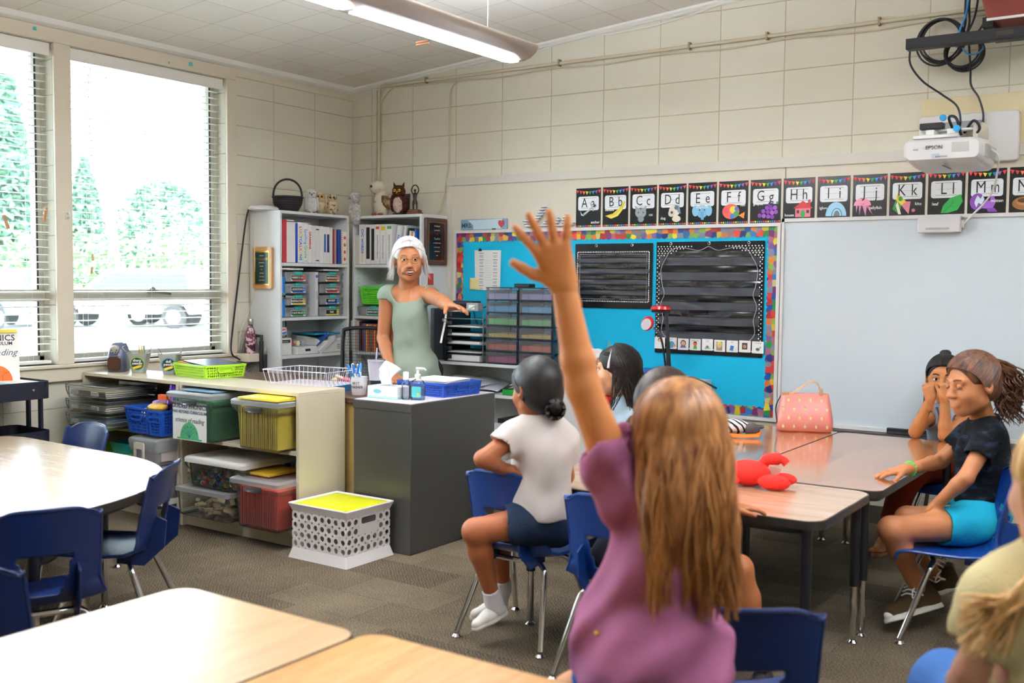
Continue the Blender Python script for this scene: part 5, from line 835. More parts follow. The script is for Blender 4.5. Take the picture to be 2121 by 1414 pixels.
pics = {
 'anchor': (.055, -.098, [('b8c0c4', [(-.04, -.04), (-.03, -.05), (.04, .0), (.035, .008)]), ('c8d0d4', crc(.05, .012, .014)), ('b8c0c4', [(-.062, -.02), (-.055, -.05), (-.03, -.056), (-.04, -.045), (-.05, -.04)]), ('b8c0c4', [(.01, .03), (.02, .034), (.045, -.02), (.035, -.024)]), ('2c3230', crc(.05, .012, .008))]),
 'banana': (-.042, -.02, [('e8d24a', [(-.075, -.058), (-.02, -.045), (.03, -.01), (.065, .035), (.075, .03), (.055, -.02), (.02, -.06), (-.03, -.078)]), ('c9a93a', [(-.07, -.06), (.0, -.045), (.065, .02), (.0, -.05)]), ('f0e27a', [(-.06, -.064), (.0, -.06), (.05, -.02), (.0, -.068)])]),
 'cat': (.055, -.06, [('9aa2a8', crc(-.018, -.045, .04, 18, .034)), ('9aa2a8', [(-.055, -.03), (-.06, .0), (-.035, -.015)]), ('9aa2a8', [(.0, -.015), (.024, .0), (.02, -.03)]), ('8a9298', crc(-.016, -.085, .022, 14, .02)), ('d88a94', crc(-.018, -.052, .005, 8)), ('3a3e42', crc(-.034, -.044, .005, 8)), ('3a3e42', crc(.0, -.044, .005, 8)), ('6a7278', [(-.03, -.014), (-.018, -.03), (-.006, -.014)])]),
 'dog': (-.062, -.085, [('e8dcc8', crc(.015, -.04, .038, 18, .036)), ('7a93a8', [(.015, -.0), (.05, -.01), (.06, -.06), (.04, -.05)]), ('d8ccb8', crc(-.005, -.055, .022)), ('3a4248', crc(-.002, -.05, .009, 10)), ('e8dcc8', crc(.03, -.09, .03, 14, .02)), ('5a6a78', crc(.028, -.02, .013))]),
 'elephant': (.0, -.022, [('7ab8dc', crc(0, -.05, .038, 18, .04)), ('8ac4e4', crc(-.045, -.045, .022, 14, .034)), ('8ac4e4', crc(.045, -.045, .022, 14, .034)), ('6aa8cc', [(-.01, -.05), (.01, -.05), (.012, -.1), (-.006, -.1)]), ('2a4258', crc(-.016, -.04, .005, 8)), ('2a4258', crc(.016, -.04, .005, 8))]),
 'fish': (.062, -.018, [('e0604a', crc(-.015, -.055, .055, 22, .046)), ('f0c84a', crc(.0, -.045, .022)), ('3f9a55', crc(.02, -.07, .018)), ('2f74c8', crc(-.005, -.085, .015)), ('e2862e', [(.035, -.08), (.075, -.06), (.07, -.1)]), ('2f74c8', crc(.022, -.04, .013)), ('d84a5a', crc(-.045, -.05, .02))]),
 'grapes': (-.045, -.015, [('7a2f9a', crc(.03, -.02, .014))]+[('%s' % ['8a3fae', '7a2f9a', '9a56ba'][k % 3], crc(x, y, .013)) for k, (x, y) in enumerate(((.01, -.04), (.036, -.045), (.06, -.04), (-.012, -.06), (.016, -.065), (.042, -.07), (.066, -.066), (-.034, -.085), (-.008, -.088), (.02, -.092), (.045, -.095)))]+[('3f7a3a', crc(.075, -.012, .008))]),
 'house': (-.055, -.088, [('e2788a', [(-.02, -.1), (.07, -.1), (.07, -.05), (-.02, -.05)]), ('c8303a', [(-.035, -.05), (.025, -.005), (.085, -.05)]), ('c8303a', [(.055, -.03), (.055, .0), (.07, .0), (.07, -.04)]), ('2f9a4a', crc(.025, -.082, .014, 14, .022)), ('2a2a22', [(-.012, -.06), (.004, -.06), (.004, -.078), (-.012, -.078)]), ('2a2a22', [(.046, -.06), (.062, -.06), (.062, -.078), (.046, -.078)])]),
 'igloo': (-.058, -.052, [('a4d4ee', [(.015+.06*math.cos(a), -.1+.08*math.sin(a)) for a in [PI*k/16 for k in range(17)]]), ('5a8eb0', [(.02+.032*math.cos(a), -.1+.046*math.sin(a)) for a in [PI*k/12 for k in range(13)]]), ('c4e4f6', [(.02+.025*math.cos(a), -.1+.04*math.sin(a)) for a in [PI*k/12 for k in range(13)]]), ('6a7c88', [(.02+.018*math.cos(a), -.1+.032*math.sin(a)) for a in [PI*k/12 for k in range(13)]])]),
 'jellyfish': (.035, -.06, [('ee9ab4', [(-.04+.048*math.cos(a), -.045+.042*math.sin(a)) for a in [PI*k/16 for k in range(17)]]), ('d878a0', [(-.06, -.045), (-.055, -.1), (-.045, -.045)]), ('e090b8', [(-.04, -.045), (-.02, -.105), (-.015, -.045)]), ('d878a0', [(-.02, -.045), (.02, -.1), (-.005, -.045)]), ('e8a0c0', [(-.075, -.045), (-.072, -.085), (-.066, -.045)]), ('b85a80', [(-.055, -.032), (-.035, -.036), (-.02, -.032), (-.035, -.04)])]),
 'kite': (.06, -.045, [('e8d63a', [(-.06, -.02), (-.05, .02), (-.005, -.03), (-.03, -.05)]), ('e88a9a', [(-.005, -.03), (.02, -.03), (.01, -.1), (-.03, -.05)]), ('3f9a4a', [(-.078, -.07), (-.06, -.02), (-.03, -.05), (-.04, -.1)]), ('f0e8d8', [(-.06, -.05), (-.05, -.03), (-.03, -.1), (-.045, -.1)]), ('3f9a4a', crc(-.035, -.015, .012, 12)), ('e2708a', crc(.035, -.08, .01, 8))]),
 'leaf': (-.055, -.05, [('2ea84a', [(-.025, -.1), (-.015, -.06), (.02, -.02), (.075, .0), (.085, -.04), (.06, -.085), (.01, -.1)]), ('1f7f38', [(-.02, -.1), (.07, -.012), (-.012, -.1)]), ('1f7f38', [(.02, -.06), (.05, -.068), (.02, -.064)]), ('1f7f38', [(.03, -.05), (.034, -.025), (.035, -.05)])]),
 'mitten': (.052, -.042, [('8a4fb0', crc(-.045, -.045, .038, 18, .045)), ('9a5fc0', [(-.02, -.08), (.03, -.085), (.045, -.05), (.035, -.015), (.02, -.018), (.015, -.04), (-.02, -.04)]), ('dff0fa', [(-.045, -.01), (-.03, -.03), (-.02, -.01), (-.012, -.035), (-.025, -.06), (-.04, -.05), (-.05, -.075), (-.06, -.05), (-.055, -.03)]), ('7a3fa0', [(.0, -.08), (.04, -.08), (.055, -.1), (.01, -.1)])]),
 'nest': (.06, -.02, [('9a6a3a', crc(-.02, -.06, .06, 22, .035)), ('b88450', crc(-.02, -.05, .045, 18, .02)), ('5f3f22', crc(-.02, -.045, .034, 16, .012))])}
for k, (w_, (wx_, wz_, shp)) in enumerate(pics.items()):
    Lt = chr(65+k)+chr(97+k); x0 = 2.046+.2038*k; t = thing('alphabet_poster', 'black alphabet poster lettered %s with a picture of a %s' % (Lt, w_), 'poster', (x0+.096, -.0186, 1.853), rot=(PI/2, 0, 0), group='alphabet posters above the boards')
    obj('card', G().prism(rrect(.19, .258, .002, 2), 0, .0006), PB, t, smooth=0)
    for j in range(8):
        cx = -.095+.19*(j+.5)/8; sag = -.012*(1-((j-3.5)/4)**2); g = G(); P(g, [(cx-.0105, .118+sag+(.003 if j < 4 else -.001)), (cx+.0105, .118+sag+(.003 if j >= 4 else -.001)), (cx, .097+sag)], .0008); obj('bunting_flag', g, col((BUN[0:1]+BUN+['e23b3b'])[j], .4), t, smooth=0)
    pl = obj('letter_plate', G().prism(rrect(.158, .092, .014, 5, 0, .028), .0007, .0009), PWh, t, smooth=0)
    obj('guide_lines', G().box(-.055, .055, .062, .0635, .0009, .0011).box(-.055, .055, -.004, -.0025, .0009, .0011).box(-.05, .05, .029, .0298, .0009, .0010), INK, pl, smooth=0)
    text(Lt[0], .090, INK, pl, Matrix.Translation((-.030 if Lt[1] != 'l' else -.014, .0295, .0012)), sx=.78, ext=.0001); text(Lt[1], .090, INK, pl, Matrix.Translation((.036 if Lt[1] != 'm' else .04, .0295 if Lt[1] not in 'gj' else .0235, .0012)), sx=.78 if Lt[1] != 'm' else .66, ext=.0001)
    pic(t, w_+'_picture', [(c, p) for c, p in shp]); text(w_, .0235, CARD, t, Matrix.Translation((wx_ if abs(wx_) > .05 or w_ == 'elephant' else wx_, wz_, .0030)), ext=.0001, bold=.0003)
    for j in range(14):
        g = G(); P(g, crc(-.088+.0135*j, -.121, .005, 10), .0008) ; obj('border_dot', g, col(BUN[j % 6], .4), t, smooth=0)
# sign, word, schedule -------------------------------------------------------
t = thing('name_sign', 'blue grey MRS. name sign with a red apple heart on top of the board frame', 'sign', (1.29, -.024, 1.762), rot=(PI/2, 0, 0))
SGm = mat('sign_blue', '#7f9db4', .35); obj('plate', G().prism(rrect(.405, .075, .008, 4), 0, .006), SGm, t, smooth=0); obj('light_panel', G().prism([(-.14, .030), (.16, .036), (.16, -.034), (-.09, -.036), (-.09, -.005)], .006, .0066), mat('sign_pale', '#c3d9e4', .35), t, smooth=0)
text('MRS.', .045, mat('navy_ink', '#27405e', .5), t, Matrix.Translation((-.148, -.008, .0068)), bold=.001, label='navy lettering')
hp = [(.0, -.03)]+[(.013+.014*math.cos(a), .008+.018*math.sin(a)) for a in [-.6+k*.5 for k in range(8)]]+[(-.013+.014*math.cos(a), .008+.018*math.sin(a)) for a in [.2+k*.5 for k in range(8)]]
obj('apple_heart', G().prism([(x+.155, y) for x, y in hp], .0066, .0085), mat('apple_red', '#b23a48', .5), t, smooth=0)
tag(obj('magnet', G().box(1.375, 1.40, -.045, -.035, 1.722, 1.73), BLK), 'tiny black binder clip at the foot of the name sign', 'clip')
STR = mat('striped_wood', '#eeeeee', .6); nt, b = nodes(STR); tc = mk(nt, 'TexCoord'); wv = mk(nt, 'TexWave', bands_direction='Y', Scale=17); nt.links.new(tc.outputs['Object'], wv.inputs[0]); r_ = ramp(nt, wv.outputs['Fac'], [(.0, '#e9ebec'), (.75, '#5a6a72')], 'CONSTANT'); nt.links.new(r_.outputs[0], b.inputs['Base Color'])
t = thing('word_ornament', 'striped wooden cut-out word Love on top of the board frame', 'ornament', (1.84, -.032, 1.724), rot=(PI/2, 0, 0)); g = G()
def scr(pts, r, g=g): g.tube([(x, y, 0) for x, y in (lambda q: [(p[0], p[1]) for p in q])(bez([(a, b_, 0) for a, b_ in pts], 30))], r, 8, flat=.45)
scr([(-.20, .035), (-.17, .055), (-.12, .04), (-.09, .07), (-.06, .12), (-.03, .142), (-.02, .125), (-.045, .10), (-.085, .06), (-.12, .02), (-.17, .016), (-.19, .03)], .017); scr([(-.17, .02), (-.1, .018), (0, .014), (.1, .012), (.18, .018), (.205, .03)], .011)
scr([(-.02, .05), (-.035, .03), (-.015, .018), (.005, .035), (-.005, .06), (-.02, .05)], .013); scr([(.03, .065), (.045, .025), (.06, .03), (.085, .065)], .014); scr([(.105, .04), (.145, .055), (.15, .075), (.125, .075), (.11, .045), (.12, .02), (.16, .018)], .014)
obj('letters', g, STR, t)
t = thing('schedule_sheet', 'white schedule sheet pinned to the aqua board', 'sheet', (1.327, -.026, 1.437), rot=(PI/2, 0, 0)); obj('paper', G().prism([(-.117, .142), (.115, .14), (.108, -.142), (-.108, -.142)], 0, .001), PAPER, t, smooth=0)
gk = mat('print_grey', '#6d7075', .6)
for i in range(6):
    for x in (-.055, .065): b_ = obj('heading_line', G().box(x-.02, x+.02, .118-.046*i, .122-.046*i, .001, .0013), gk, t, smooth=0); obj('table_cell', G().box(x-.016, x+.016, .088-.046*i, .108-.046*i, .001, .0012), mat('cell_tint', '#d8d2c0', .6) if (i*2+(x > 0)) % 3 == 1 else mat('cell_grey', '#c9cbd0', .6), b_, smooth=0)
text('\n'.join(['- - - - - - - - -']*9), .017, gk, t, Matrix.Translation((.005, .0, .0012)), sx=.7); 
tag(obj('push_pin', G().cyl((1.265, -.026, 1.583), (1.265, -.045, 1.588), .007, .004, 10).box(1.25, 1.275, -.034, -.026, 1.572, 1.582), BLK), 'black clip pin at the top of the schedule sheet', 'pin')
tag(obj('sticky_note', G().sheet(lambda u, v: (1.171+.083*u, -.0285-.010*(1-v)**2*u, 1.297+.083*v), 8, 8), mat('sticky_yellow', '#efe0a0', .6), solid=.0006), 'pale yellow sticky note overlapping the schedule sheet', 'sticky note')
t = thing('scalloped_sign', 'small white scalloped sign on the aqua board, partly behind the raised hand', 'sign', (1.93, -.027, 1.482), rot=(PI/2, 0, 0)); obj('plate', G().prism([((.095+.006*math.cos(14*a))*math.copysign(abs(math.cos(a))**.5, math.cos(a)), (.115+.006*math.cos(14*a))*math.copysign(abs(math.sin(a))**.5, math.sin(a))) for a in [2*PI*k/80 for k in range(80)]], 0, .008), mat('plum_edge', '#4a3a48', .5), t, smooth=0); obj('face', G().prism(rrect(.16, .2, .02, 4), .008, .009), PAPER, t, smooth=0)
# pocket charts ---------------------------------------------------------------
VN = mat('black_vinyl', '#0c0d12', .22, spec=.7, bump=.15, bscale=14); FILM = mat('clear_pocket_film', '#3c404a', .1, spec=1, bump=.5, bscale=5, coat=1, bdet=1); FILM2 = mat('dark_pocket_film', '#1f2128', .12, spec=1, bump=.4, bscale=4, coat=1, bdet=0)
def chart(name, label, x0, x1, z0, z1, bands, dots):
    t = thing(name, label, 'pocket chart', ((x0+x1)/2, -.027, z0), rot=(PI/2, 0, 0)); W, H = x1-x0, z1-z0
    obj('backing', G().prism(rrect(W, H, .004, 2, 0, H/2), 0, .004), VN, t, smooth=0)
    for (a, c, m) in bands:
        fn = lambda u, v, a=a, c=c: (-W/2+.02+(W-.04)*u, H*(a+(c-a)*v),   .0085+.003*math.sin(9*u+a*20)*math.sin(PI*v)+.0015*math.sin(23*u+a*9))
        obj('pocket', G().sheet(fn, 40, 6), m, t)
    for px in ((-W*.36, 0, W*.36) if W > .6 else (-W*.22, W*.24)): obj('grommet', G().tube([(px+.008*math.cos(2*PI*k/14), H-.012+.008*math.sin(2*PI*k/14), .005) for k in range(15)], .0025, 6), CHR, t)
    g = G()
    for x, y in dots(W, H): g.prism(crc(x, y, .0042, 6), .0095, .0098)
    obj('dot_border', g, CARD, t, smooth=0); return t, W, H
def d1(W, H):
    o = []
    for k in range(42): x = -W/2+.03+(W-.06)*k/41; o += [(x, H-.055), (x, .045)]
    for k in range(28): y = .05+(H-.11)*k/27; o += [(-W/2+.022, y), (W/2-.022, y)]
    return o
t, W, H = chart('pocket_chart', 'smaller square black pocket chart on the aqua board', 2.053, 2.629, 1.19, 1.613, [(.125+.083*k, .125+.083*k+.066, FILM if k % 2 else FILM2) for k in range(9)], d1)
obj('inner_line', G().tube([(-W/2+.04, .06, .0105), (W/2-.04, .06, .0105), (W/2-.04, H-.07, .0105), (-W/2+.04, H-.07, .0105), (-W/2+.04, .06, .0105)], .0012, 4), mat('line_grey', '#b9b7bd', .5), t)
def d2(W, H):
    o = []
    for k in range(40): o += [(-W/2+.012+(W-.024)*k/39, .035)]
    for r_ in range(6):
        for k in range(34):
            x = -W/2+.015+(W-.03)*k/33+(.007 if r_ % 2 else 0)
            if abs(x) > .10+.05*r_: o.append((x, H-.03-.014*r_))
    for k in range(44):
        y = .05+(H-.15)*k/43
        for e in (-1, 1): o.append((e*(W/2-.012-(.012 if k % 2 else 0)), y))
    return o
bn = []; 
for k in range(6): z = .13+.132*k; bn += [(z, z+.07, FILM), (z+.075, z+.125, FILM2 if k % 2 else VN)]
t, W, H = chart('pocket_chart', 'larger black pocket chart with a row of white cards along its foot', 2.655, 3.372, .915, 1.618, bn, d2)
pts = [(0, H-.03), (.06, H-.055), (.13, H-.045), (.20, H-.035), (.26, H-.06), (.28, H-.09), (.32, H-.17), (.31, H-.27), (.295, H-.33), (.32, H-.40), (.30, H-.48), (.31, H-.56), (.27, .09)]
obj('wavy_line', G().tube(bez([(x, y, .0125) for x, y in pts], 50), .0014, 4).tube(bez([(-x, y, .0125) for x, y in pts], 50), .0014, 4), mat('line_lilac', '#d0c4d0', .5), t)
skin_ = 'd9a27c'
cards = [('dark portrait card at the left end', [('6a4a3a', crc(.0, .02, .014)), ('e0b090', crc(0, .016, .01))], ''), ('card with a blue globe', [('4f9ad0', crc(.0, -.008, .022)), ('3f9a4a', crc(-.01, -.004, .01)), ('e28a3a', crc(.022, -.014, .009))], 'lunch'), ('portrait card with glasses', [('5a3a2a', crc(.0, .008, .019)), ('e0b090', crc(0, .006, .014)), ('7a5a8a', [(-.02, -.022), (.02, -.022), (.014, -.006), (-.014, -.006)])], ''), ('card with a red and green figure', [('e0584a', crc(0, .004, .013)), ('4fae4a', [(-.013, -.028), (.013, -.028), (.01, -.008), (-.01, -.008)]), ('5a3a2a', [(-.013, .01), (.013, .01), (.008, .02), (-.008, .02)])], 'word work'), ('card with a small grey green drawing', [('a8b08a', [(-.02, -.028), (.022, -.024), (.012, -.014), (-.014, -.014)]), ('5a6a6a', crc(0, -.012, .008))], 'Teacher\ntime'), ('portrait card of a fair haired person', [('9a8a6a', [(-.022, -.03), (.018, -.03), (.018, .026), (-.022, .026)]), ('d8b890', crc(-.002, .004, .016)), ('e8c860', [(-.018, .01), (.014, .01), (.01, .026), (-.014, .026)])], ''), ('card with a blue booklet', [('2a7ac8', [(-.016, -.024), (.006, -.028), (.012, .002), (-.010, .006)])], 'End'), ('portrait card with dark hair', [('3a2a22', [(-.018, -.018), (.016, -.018), (.016, .022), (-.018, .022)]), ('c88a6a', crc(-.001, .0, .011))], ''), ('card with a grey mouse drawing at the right end', [('5a6470', crc(0, -.012, .013, 14, .009)), ('8a94a0', crc(.016, .0, .005, 8))], 'Technology')]
for k, (lab, shp, tx) in enumerate(cards):
    x = 2.693+.0815*k; z = .977+.002*math.sin(k*2); t2 = thing('picture_card', 'white '+lab+' in the large pocket chart', 'card', (x, -.038, z), rot=(PI/2, 0, R.uniform(-.03, .03)), group='picture cards in the pocket chart')
    obj('card', G().prism(rrect(.074, .072, .004, 3), 0, .0008), CARD, t2, smooth=0)
    for i, (c, p) in enumerate(shp): obj('picture', G().prism(p, .001+.0002*i, .0012+.0002*i), col(c, .6), t2, smooth=0)
    if tx: text(tx, .010, gk, t2, Matrix.Translation((0, .026, .001)))
# low bookcase under the board with trays and drawers -----------------------------
shelfunit('low_bookcase', 'white low bookcase under the aqua board holding trays and drawer towers', 1.10, 2.12, -.37, -.05, .805, [.60, .36, .10], LAMW, th=.022)
def tower(x0, label, cols):
    t = thing('drawer_tower', label, 'drawers', (x0, -.37, .806), group='clear drawer towers'); W, Dp = .262, .30; CLRD = glassmat('drawer_plastic', '#f6f8fc', .84, .15, .5); FRm = mat('tower_frame', '#1b2230', .4); n = 6; h = .508/n
    obj('frame', G().box(0, .006, .01, .03, 0, .512).box(W-.006, W, .01, .03, 0, .512).box(0, .006, Dp-.02, Dp, 0, .512).box(W-.006, W, Dp-.02, Dp, 0, .512).box(0, W, .0, Dp, .506, .513), FRm, t); obj('back_sheet', G().box(0, W, Dp-.006, Dp, 0, .506), CLR, t)
    for k in range(n):
        z = k*h; obj('divider', G().box(.006, W-.006, 0, Dp-.006, z, z+.007), FRm, t)
        d = obj('drawer', G().box(.007, W-.007, -.006, -.002, z+.009, z+h-.003).box(.007, .010, -.002, Dp-.02, z+.009, z+h-.012).box(W-.010, W-.007, -.002, Dp-.02, z+.009, z+h-.012).box(.007, W-.007, -.002, Dp-.02, z+.009, z+.011), CLRD, t)
        obj('drawer_pull', G().box(.012, W-.012, -.010, -.006, z+h-.017, z+h-.008), CLR, d, bevel=.002); obj('front_rib', G().box(.075, .082, -.0075, -.006, z+.012, z+h-.018).box(W-.075, W-.068, -.0075, -.006, z+.012, z+h-.018), CLR, d)
        c = cols[k]; tag(obj('paper_stack', G().box(x0+.018, x0+W-.018, -.36, -.12, .806+z+.012, .806+z+.012+(.022 if k in (2, ) else .036)), mat('paper_'+c, '#'+c, .6)), '%s paper stack in the %s drawer tower' % ({'e8478f': 'pink', 'f0603a': 'orange red', 'f2c230': 'yellow', '76d86a': 'light green', '44b4e0': 'sky blue', 'b9b2e0': 'lilac'}[c], label.split()[0]), 'paper', 'coloured paper in the drawer towers')
RBW = ['e8478f', 'f0603a', 'f2c230', '76d86a', '44b4e0', 'b9b2e0']
tower(1.562, 'left clear drawer tower of rainbow papers on the low bookcase', RBW); tower(1.830, 'middle clear drawer tower of rainbow papers, partly behind the raised arm', RBW)
tag(obj('tape_box', G().box(1.74, 1.86, -.3, -.22, 1.32, 1.345), BLK, bevel=.004), 'black box lying on top of the drawer towers', 'box')
t = thing('paper_sorter', 'clear tiered paper sorter full of white sheets beside the drawer towers', 'paper sorter', (1.215, -.37, .806)); SK = mat('smoky_acrylic', '#3a4c58', .15)
obj('side', G().box(0, .004, 0, .29, 0, .33), mat('black_wire', '#1c2026', .4), t)
for x in (.0, .322):
    for y in (.005, .28): obj('corner_post', G().cyl((x, y, 0), (x, y, .345), .004, n=8), METAL, t)
for k in range(6):
    z = .002+.058*k; sh_ = obj('tier', G().box(0, .325, 0, .29, z, z+.003).box(0, .325, -.003, .0, z, z+.008), CLR, t); obj('label_holder', G().box(.012, .062, -.004, -.002, z+.018, z+.044), BLK, sh_)
for k in range(5):
    z = .812+.058*k; hh = (.04, .006, .018, .016, .008)[k]
    tag(obj('paper_stack', G().sheet(lambda u, v: (1.235+.27*u, -.362+.27*v, z+hh+.004*math.sin(u*3+k)), 8, 4).box(1.235, 1.505, -.362, -.092, z, z+hh), PAPER, smooth=0), ['thick white ream on the lowest tier', 'thin white sheets on the second tier from the bottom', 'white stack on the third tier from the bottom', 'white stack on the fourth tier from the bottom', 'white sheets on the fifth tier from the bottom'][k]+' of the paper sorter', 'paper', 'white papers in the tiered sorter')
tag(obj('laptop_case', G().cbox((0, 0, 0), (.03, .30, .36)), mat('charcoal_case', '#2c3036', .5), loc=(1.165, -.30, .99), rot=(0, .0, 0), bevel=.006), 'charcoal laptop standing on edge left of the paper sorter', 'laptop')
t = thing('usb_hub', 'black network box with cables on top of the paper sorter', 'box', (1.26, -.20, 1.155)); obj('case', G().box(-.07, .10, -.05, .05, .04, .065), BLK, t, bevel=.003); obj('stand', G().box(-.02, .03, -.03, .03, 0, .04), BLK, t); obj('led', G().box(-.04, .06, -.052, -.05, .05, .054), mat('led_dim', '#3a444c', .3), t)
wire('black cable from the network box to the drawer tower', [(1.3, -.24, 1.20), (1.40, -.26, 1.17), (1.5, -.26, 1.19), (1.57, -.22, 1.24)], .004, CB); wire('black cable drooping behind the paper sorter', [(1.28, -.15, 1.2), (1.32, -.12, 1.05), (1.42, -.1, 1.12), (1.5, -.1, .95)], .003, CB)
t = thing('adapter_box', 'small grey adapter box with a white label on the paper sorter', 'box', (1.44, -.33, 1.155)); obj('case', G().box(-.05, .05, -.03, .03, 0, .055), mat('adapter_grey', '#a6a8ac', .5), t, bevel=.003); obj('label', G().box(-.03, .02, -.0305, -.030, .012, .042), CARD, t)
tag(obj('phone_cord', G().tube(bez([(1.22, -.42, 1.17), (1.30, -.44, 1.155), (1.42, -.42, 1.16), (1.5, -.38, 1.2)], 20), .004, 6), CW), 'pale flat cable looping over the paper sorter', 'cable')
# on the shelves
def sheetp(name, label, x, y, z, w_, d_, c, rz, bend=.03, cat='paper', rx=0): return tag(obj(name, G().sheet(lambda u, v: ((u-.5)*w_, (v-.5)*d_, bend*math.sin(u*2.4+v)), 10, 8), col(c, .7), loc=(x, y, z), rot=(rx, 0, rz), solid=.002), label, cat)
for k, (x, z, c, rz, rx, lab) in enumerate(((1.28, .62, 'dedce0', .3, 0, 'large curled white paper on the upper shelf'), (1.40, .645, 'cfd0d8', -.4, .25, 'grey white paper leaning over the pile'), (1.33, .66, 'e8e6ea', .8, .1, 'folded white paper strip on the pile'), (1.48, .63, 'b9bcc8', .1, .35, 'blue grey paper standing at the back'), (1.22, .61, 'c2c6d0', -.1, 0, 'flat pale paper at the left'))): sheetp('loose_paper', lab+' of the low bookcase', x, -.22, z, .26, .2, c, rz, .03, rx=rx)
tag(obj('green_tray', G().box(1.70, 2.02, -.36, -.1, .604, .612).box(1.70, 2.02, -.365, -.36, .604, .64), mat('leafy_green', '#23a23a', .4)), 'bright green tray on the upper shelf of the low bookcase', 'tray'); 
for k in range(3): sheetp('loose_paper', ['lowest', 'middle', 'topmost'][k]+' pale sheet curling in the bright green tray', 1.86, -.25, .63+.02*k, .24, .2, ['e4ead8', 'cfe0c4', 'e9ece2'][k], .1*k, .02)
tag(obj('game_box', G().box(1.62, 1.98, -.355, -.1, .362, .41), mat('box_grey_white', '#c6c6c8', .5), bevel=.002), 'white boxed game on the middle shelf of the low bookcase', 'box'); tag(obj('game_box', G().box(1.66, 1.95, -.36, -.1, .411, .44), BLK, bevel=.002), 'black boxed game on top of the white one', 'box')
tag(obj('pink_jar', G().lathe([(.035, 0), (.04, .01), (.04, .07), (.03, .08)], 16, c=(2.04, -.3, .362)), mat('rose_jar', '#c87a9a', .3)), 'rose pink jar at the right of the middle shelf', 'jar')
t = thing('june_box', 'white June box with colourful badges on the lower shelf', 'box', (1.70, -.30, .102)); obj('carton', G().box(-.07, .09, -.055, .14, 0, .235), CARD, t, bevel=.002); obj('blue_badge', G().prism(crc(-.03, .19, .022, 16, .028), -.057, -.0555, 'y'), multi[4], t); bd = obj('stripe_badge', G().prism(crc(-.03, .075, .02, 16, .055), -.057, -.0555, 'y'), multi[1], t); obj('badge_band', G().box(-.05, -.01, -.058, -.057, .06, .085), multi[4], bd); obj('badge_band', G().box(-.05, -.01, -.058, -.057, .035, .05), multi[0], bd)
text('June', .04, INK, t, frame((.045, -.0558, .12), (0, 0, -1), (1, 0, 0)))
tag(obj('storage_box', G().box(1.81, 1.9, -.34, -.1, .102, .3), mat('olive_box', '#6f7a3a', .5), bevel=.003), 'olive green box beside the June box', 'box'); tag(obj('storage_box', G().box(1.93, 2.06, -.34, -.1, .102, .27), mat('plum_box', '#6a4a6e', .5), bevel=.003), 'plum coloured box at the right end of the lower shelf', 'box'); tag(obj('storage_box', G().box(1.50, 1.61, -.34, -.1, .102, .30), mat('navy_box', '#2b3f6e', .5), bevel=.003), 'navy box left of the June box', 'box')
# white cabinet with lamp
t = thing('white_cabinet', 'low white cabinet under the aqua board behind the girl with the headband', 'cabinet', (2.165, -.44, 0)); obj('body', G().box(0, .88, 0, .40, 0, .70), LAMW, t, bevel=.003); obj('top_panel', G().box(-.01, .89, -.015, .40, .70, .765), LAMW, t, bevel=.004)
for k in range(2): d = obj('door', G().box(.02+.425*k, .435+.425*k, -.014, 0, .03, .67), LAMW, t, bevel=.003); obj('door_knob', G().cyl((.39+.09*k, -.014, .4), (.39+.09*k, -.035, .4), .012, n=14), METAL, d, bevel=.003)
obj('bolt', G().cyl((.04, -.0155, .735), (.04, -.018, .735), .004, n=8), METAL, t)
t = thing('microscope', 'red two headed microscope lamp on the white cabinet', 'lamp', (2.90, -.33, .767)); RD = mat('glossy_red', '#c81418', .12, coat=.6); SV = mat('silver_pad', '#b9b0b4', .4)
obj('base', G().lathe([(.095, 0), (.105, .01), (.095, .045), (.065, .07), (.03, .082)], 32), RD, t); obj('badge', G().prism(ell(.055, .025, 16, -.01, -.055), .0, .003, M=Matrix.Translation((0, -.012, .07)) @ Matrix.Rotation(.6, 4, 'X')), mat('badge_gold', '#a9a86a', .4), t)
obj('stem', G().tube([(0, .0, .07), (-.01, 0, .25), (-.025, 0, .43)], [.016, .011, .011], 12), BLK, t); h = obj('head', G().lathe([(.045, 0), (.055, .008), (.05, .025), (.02, .034)], 26, c=(-.06, 0, .425), sx=1.2), RD, t); obj('lens_ring', G().lathe([(.048, -.012), (.05, 0)], 24, c=(-.06, 0, .425), sx=1.2), BLK, h)
obj('gooseneck', G().tube(bez([(-.02, 0, .07), (-.03, -.02, .2), (-.05, -.03, .28), (-.09, -.03, .32)], 20), .0065, 8), BLK, t); h = obj('magnifier', G().lathe([(.002, -.012), (.042, -.008), (.046, .0), (.042, .008), (.002, .012)], 26, M=Matrix.Translation((-.13, -.035, .345)) @ Euler((1.25, -.5, 0)).to_matrix().to_4x4()), RD, t); obj('pad', G().lathe([(.036, 0), (.036, .004)], 26, M=Matrix.Translation((-.132, -.047, .34)) @ Euler((1.25, -.5, 0)).to_matrix().to_4x4()), SV, h)
wire('black power cable trailing from the red microscope', [(2.99, -.33, .785), (3.05, -.34, .80), (3.12, -.33, .78), (3.2, -.3, .74)], .006, CB)
tag(obj('blue_tray', G().box(2.62, 2.82, -.3, -.1, .767, .82), ROY, bevel=.004), 'royal blue tray behind the headband girl hair', 'tray'); tag(obj('tissue_pack', G().box(2.26, 2.38, -.36, -.22, .766, .86), mat('sky_box', '#1f8fd8', .4), bevel=.004), 'sky blue box of tissues on the white cabinet', 'box')
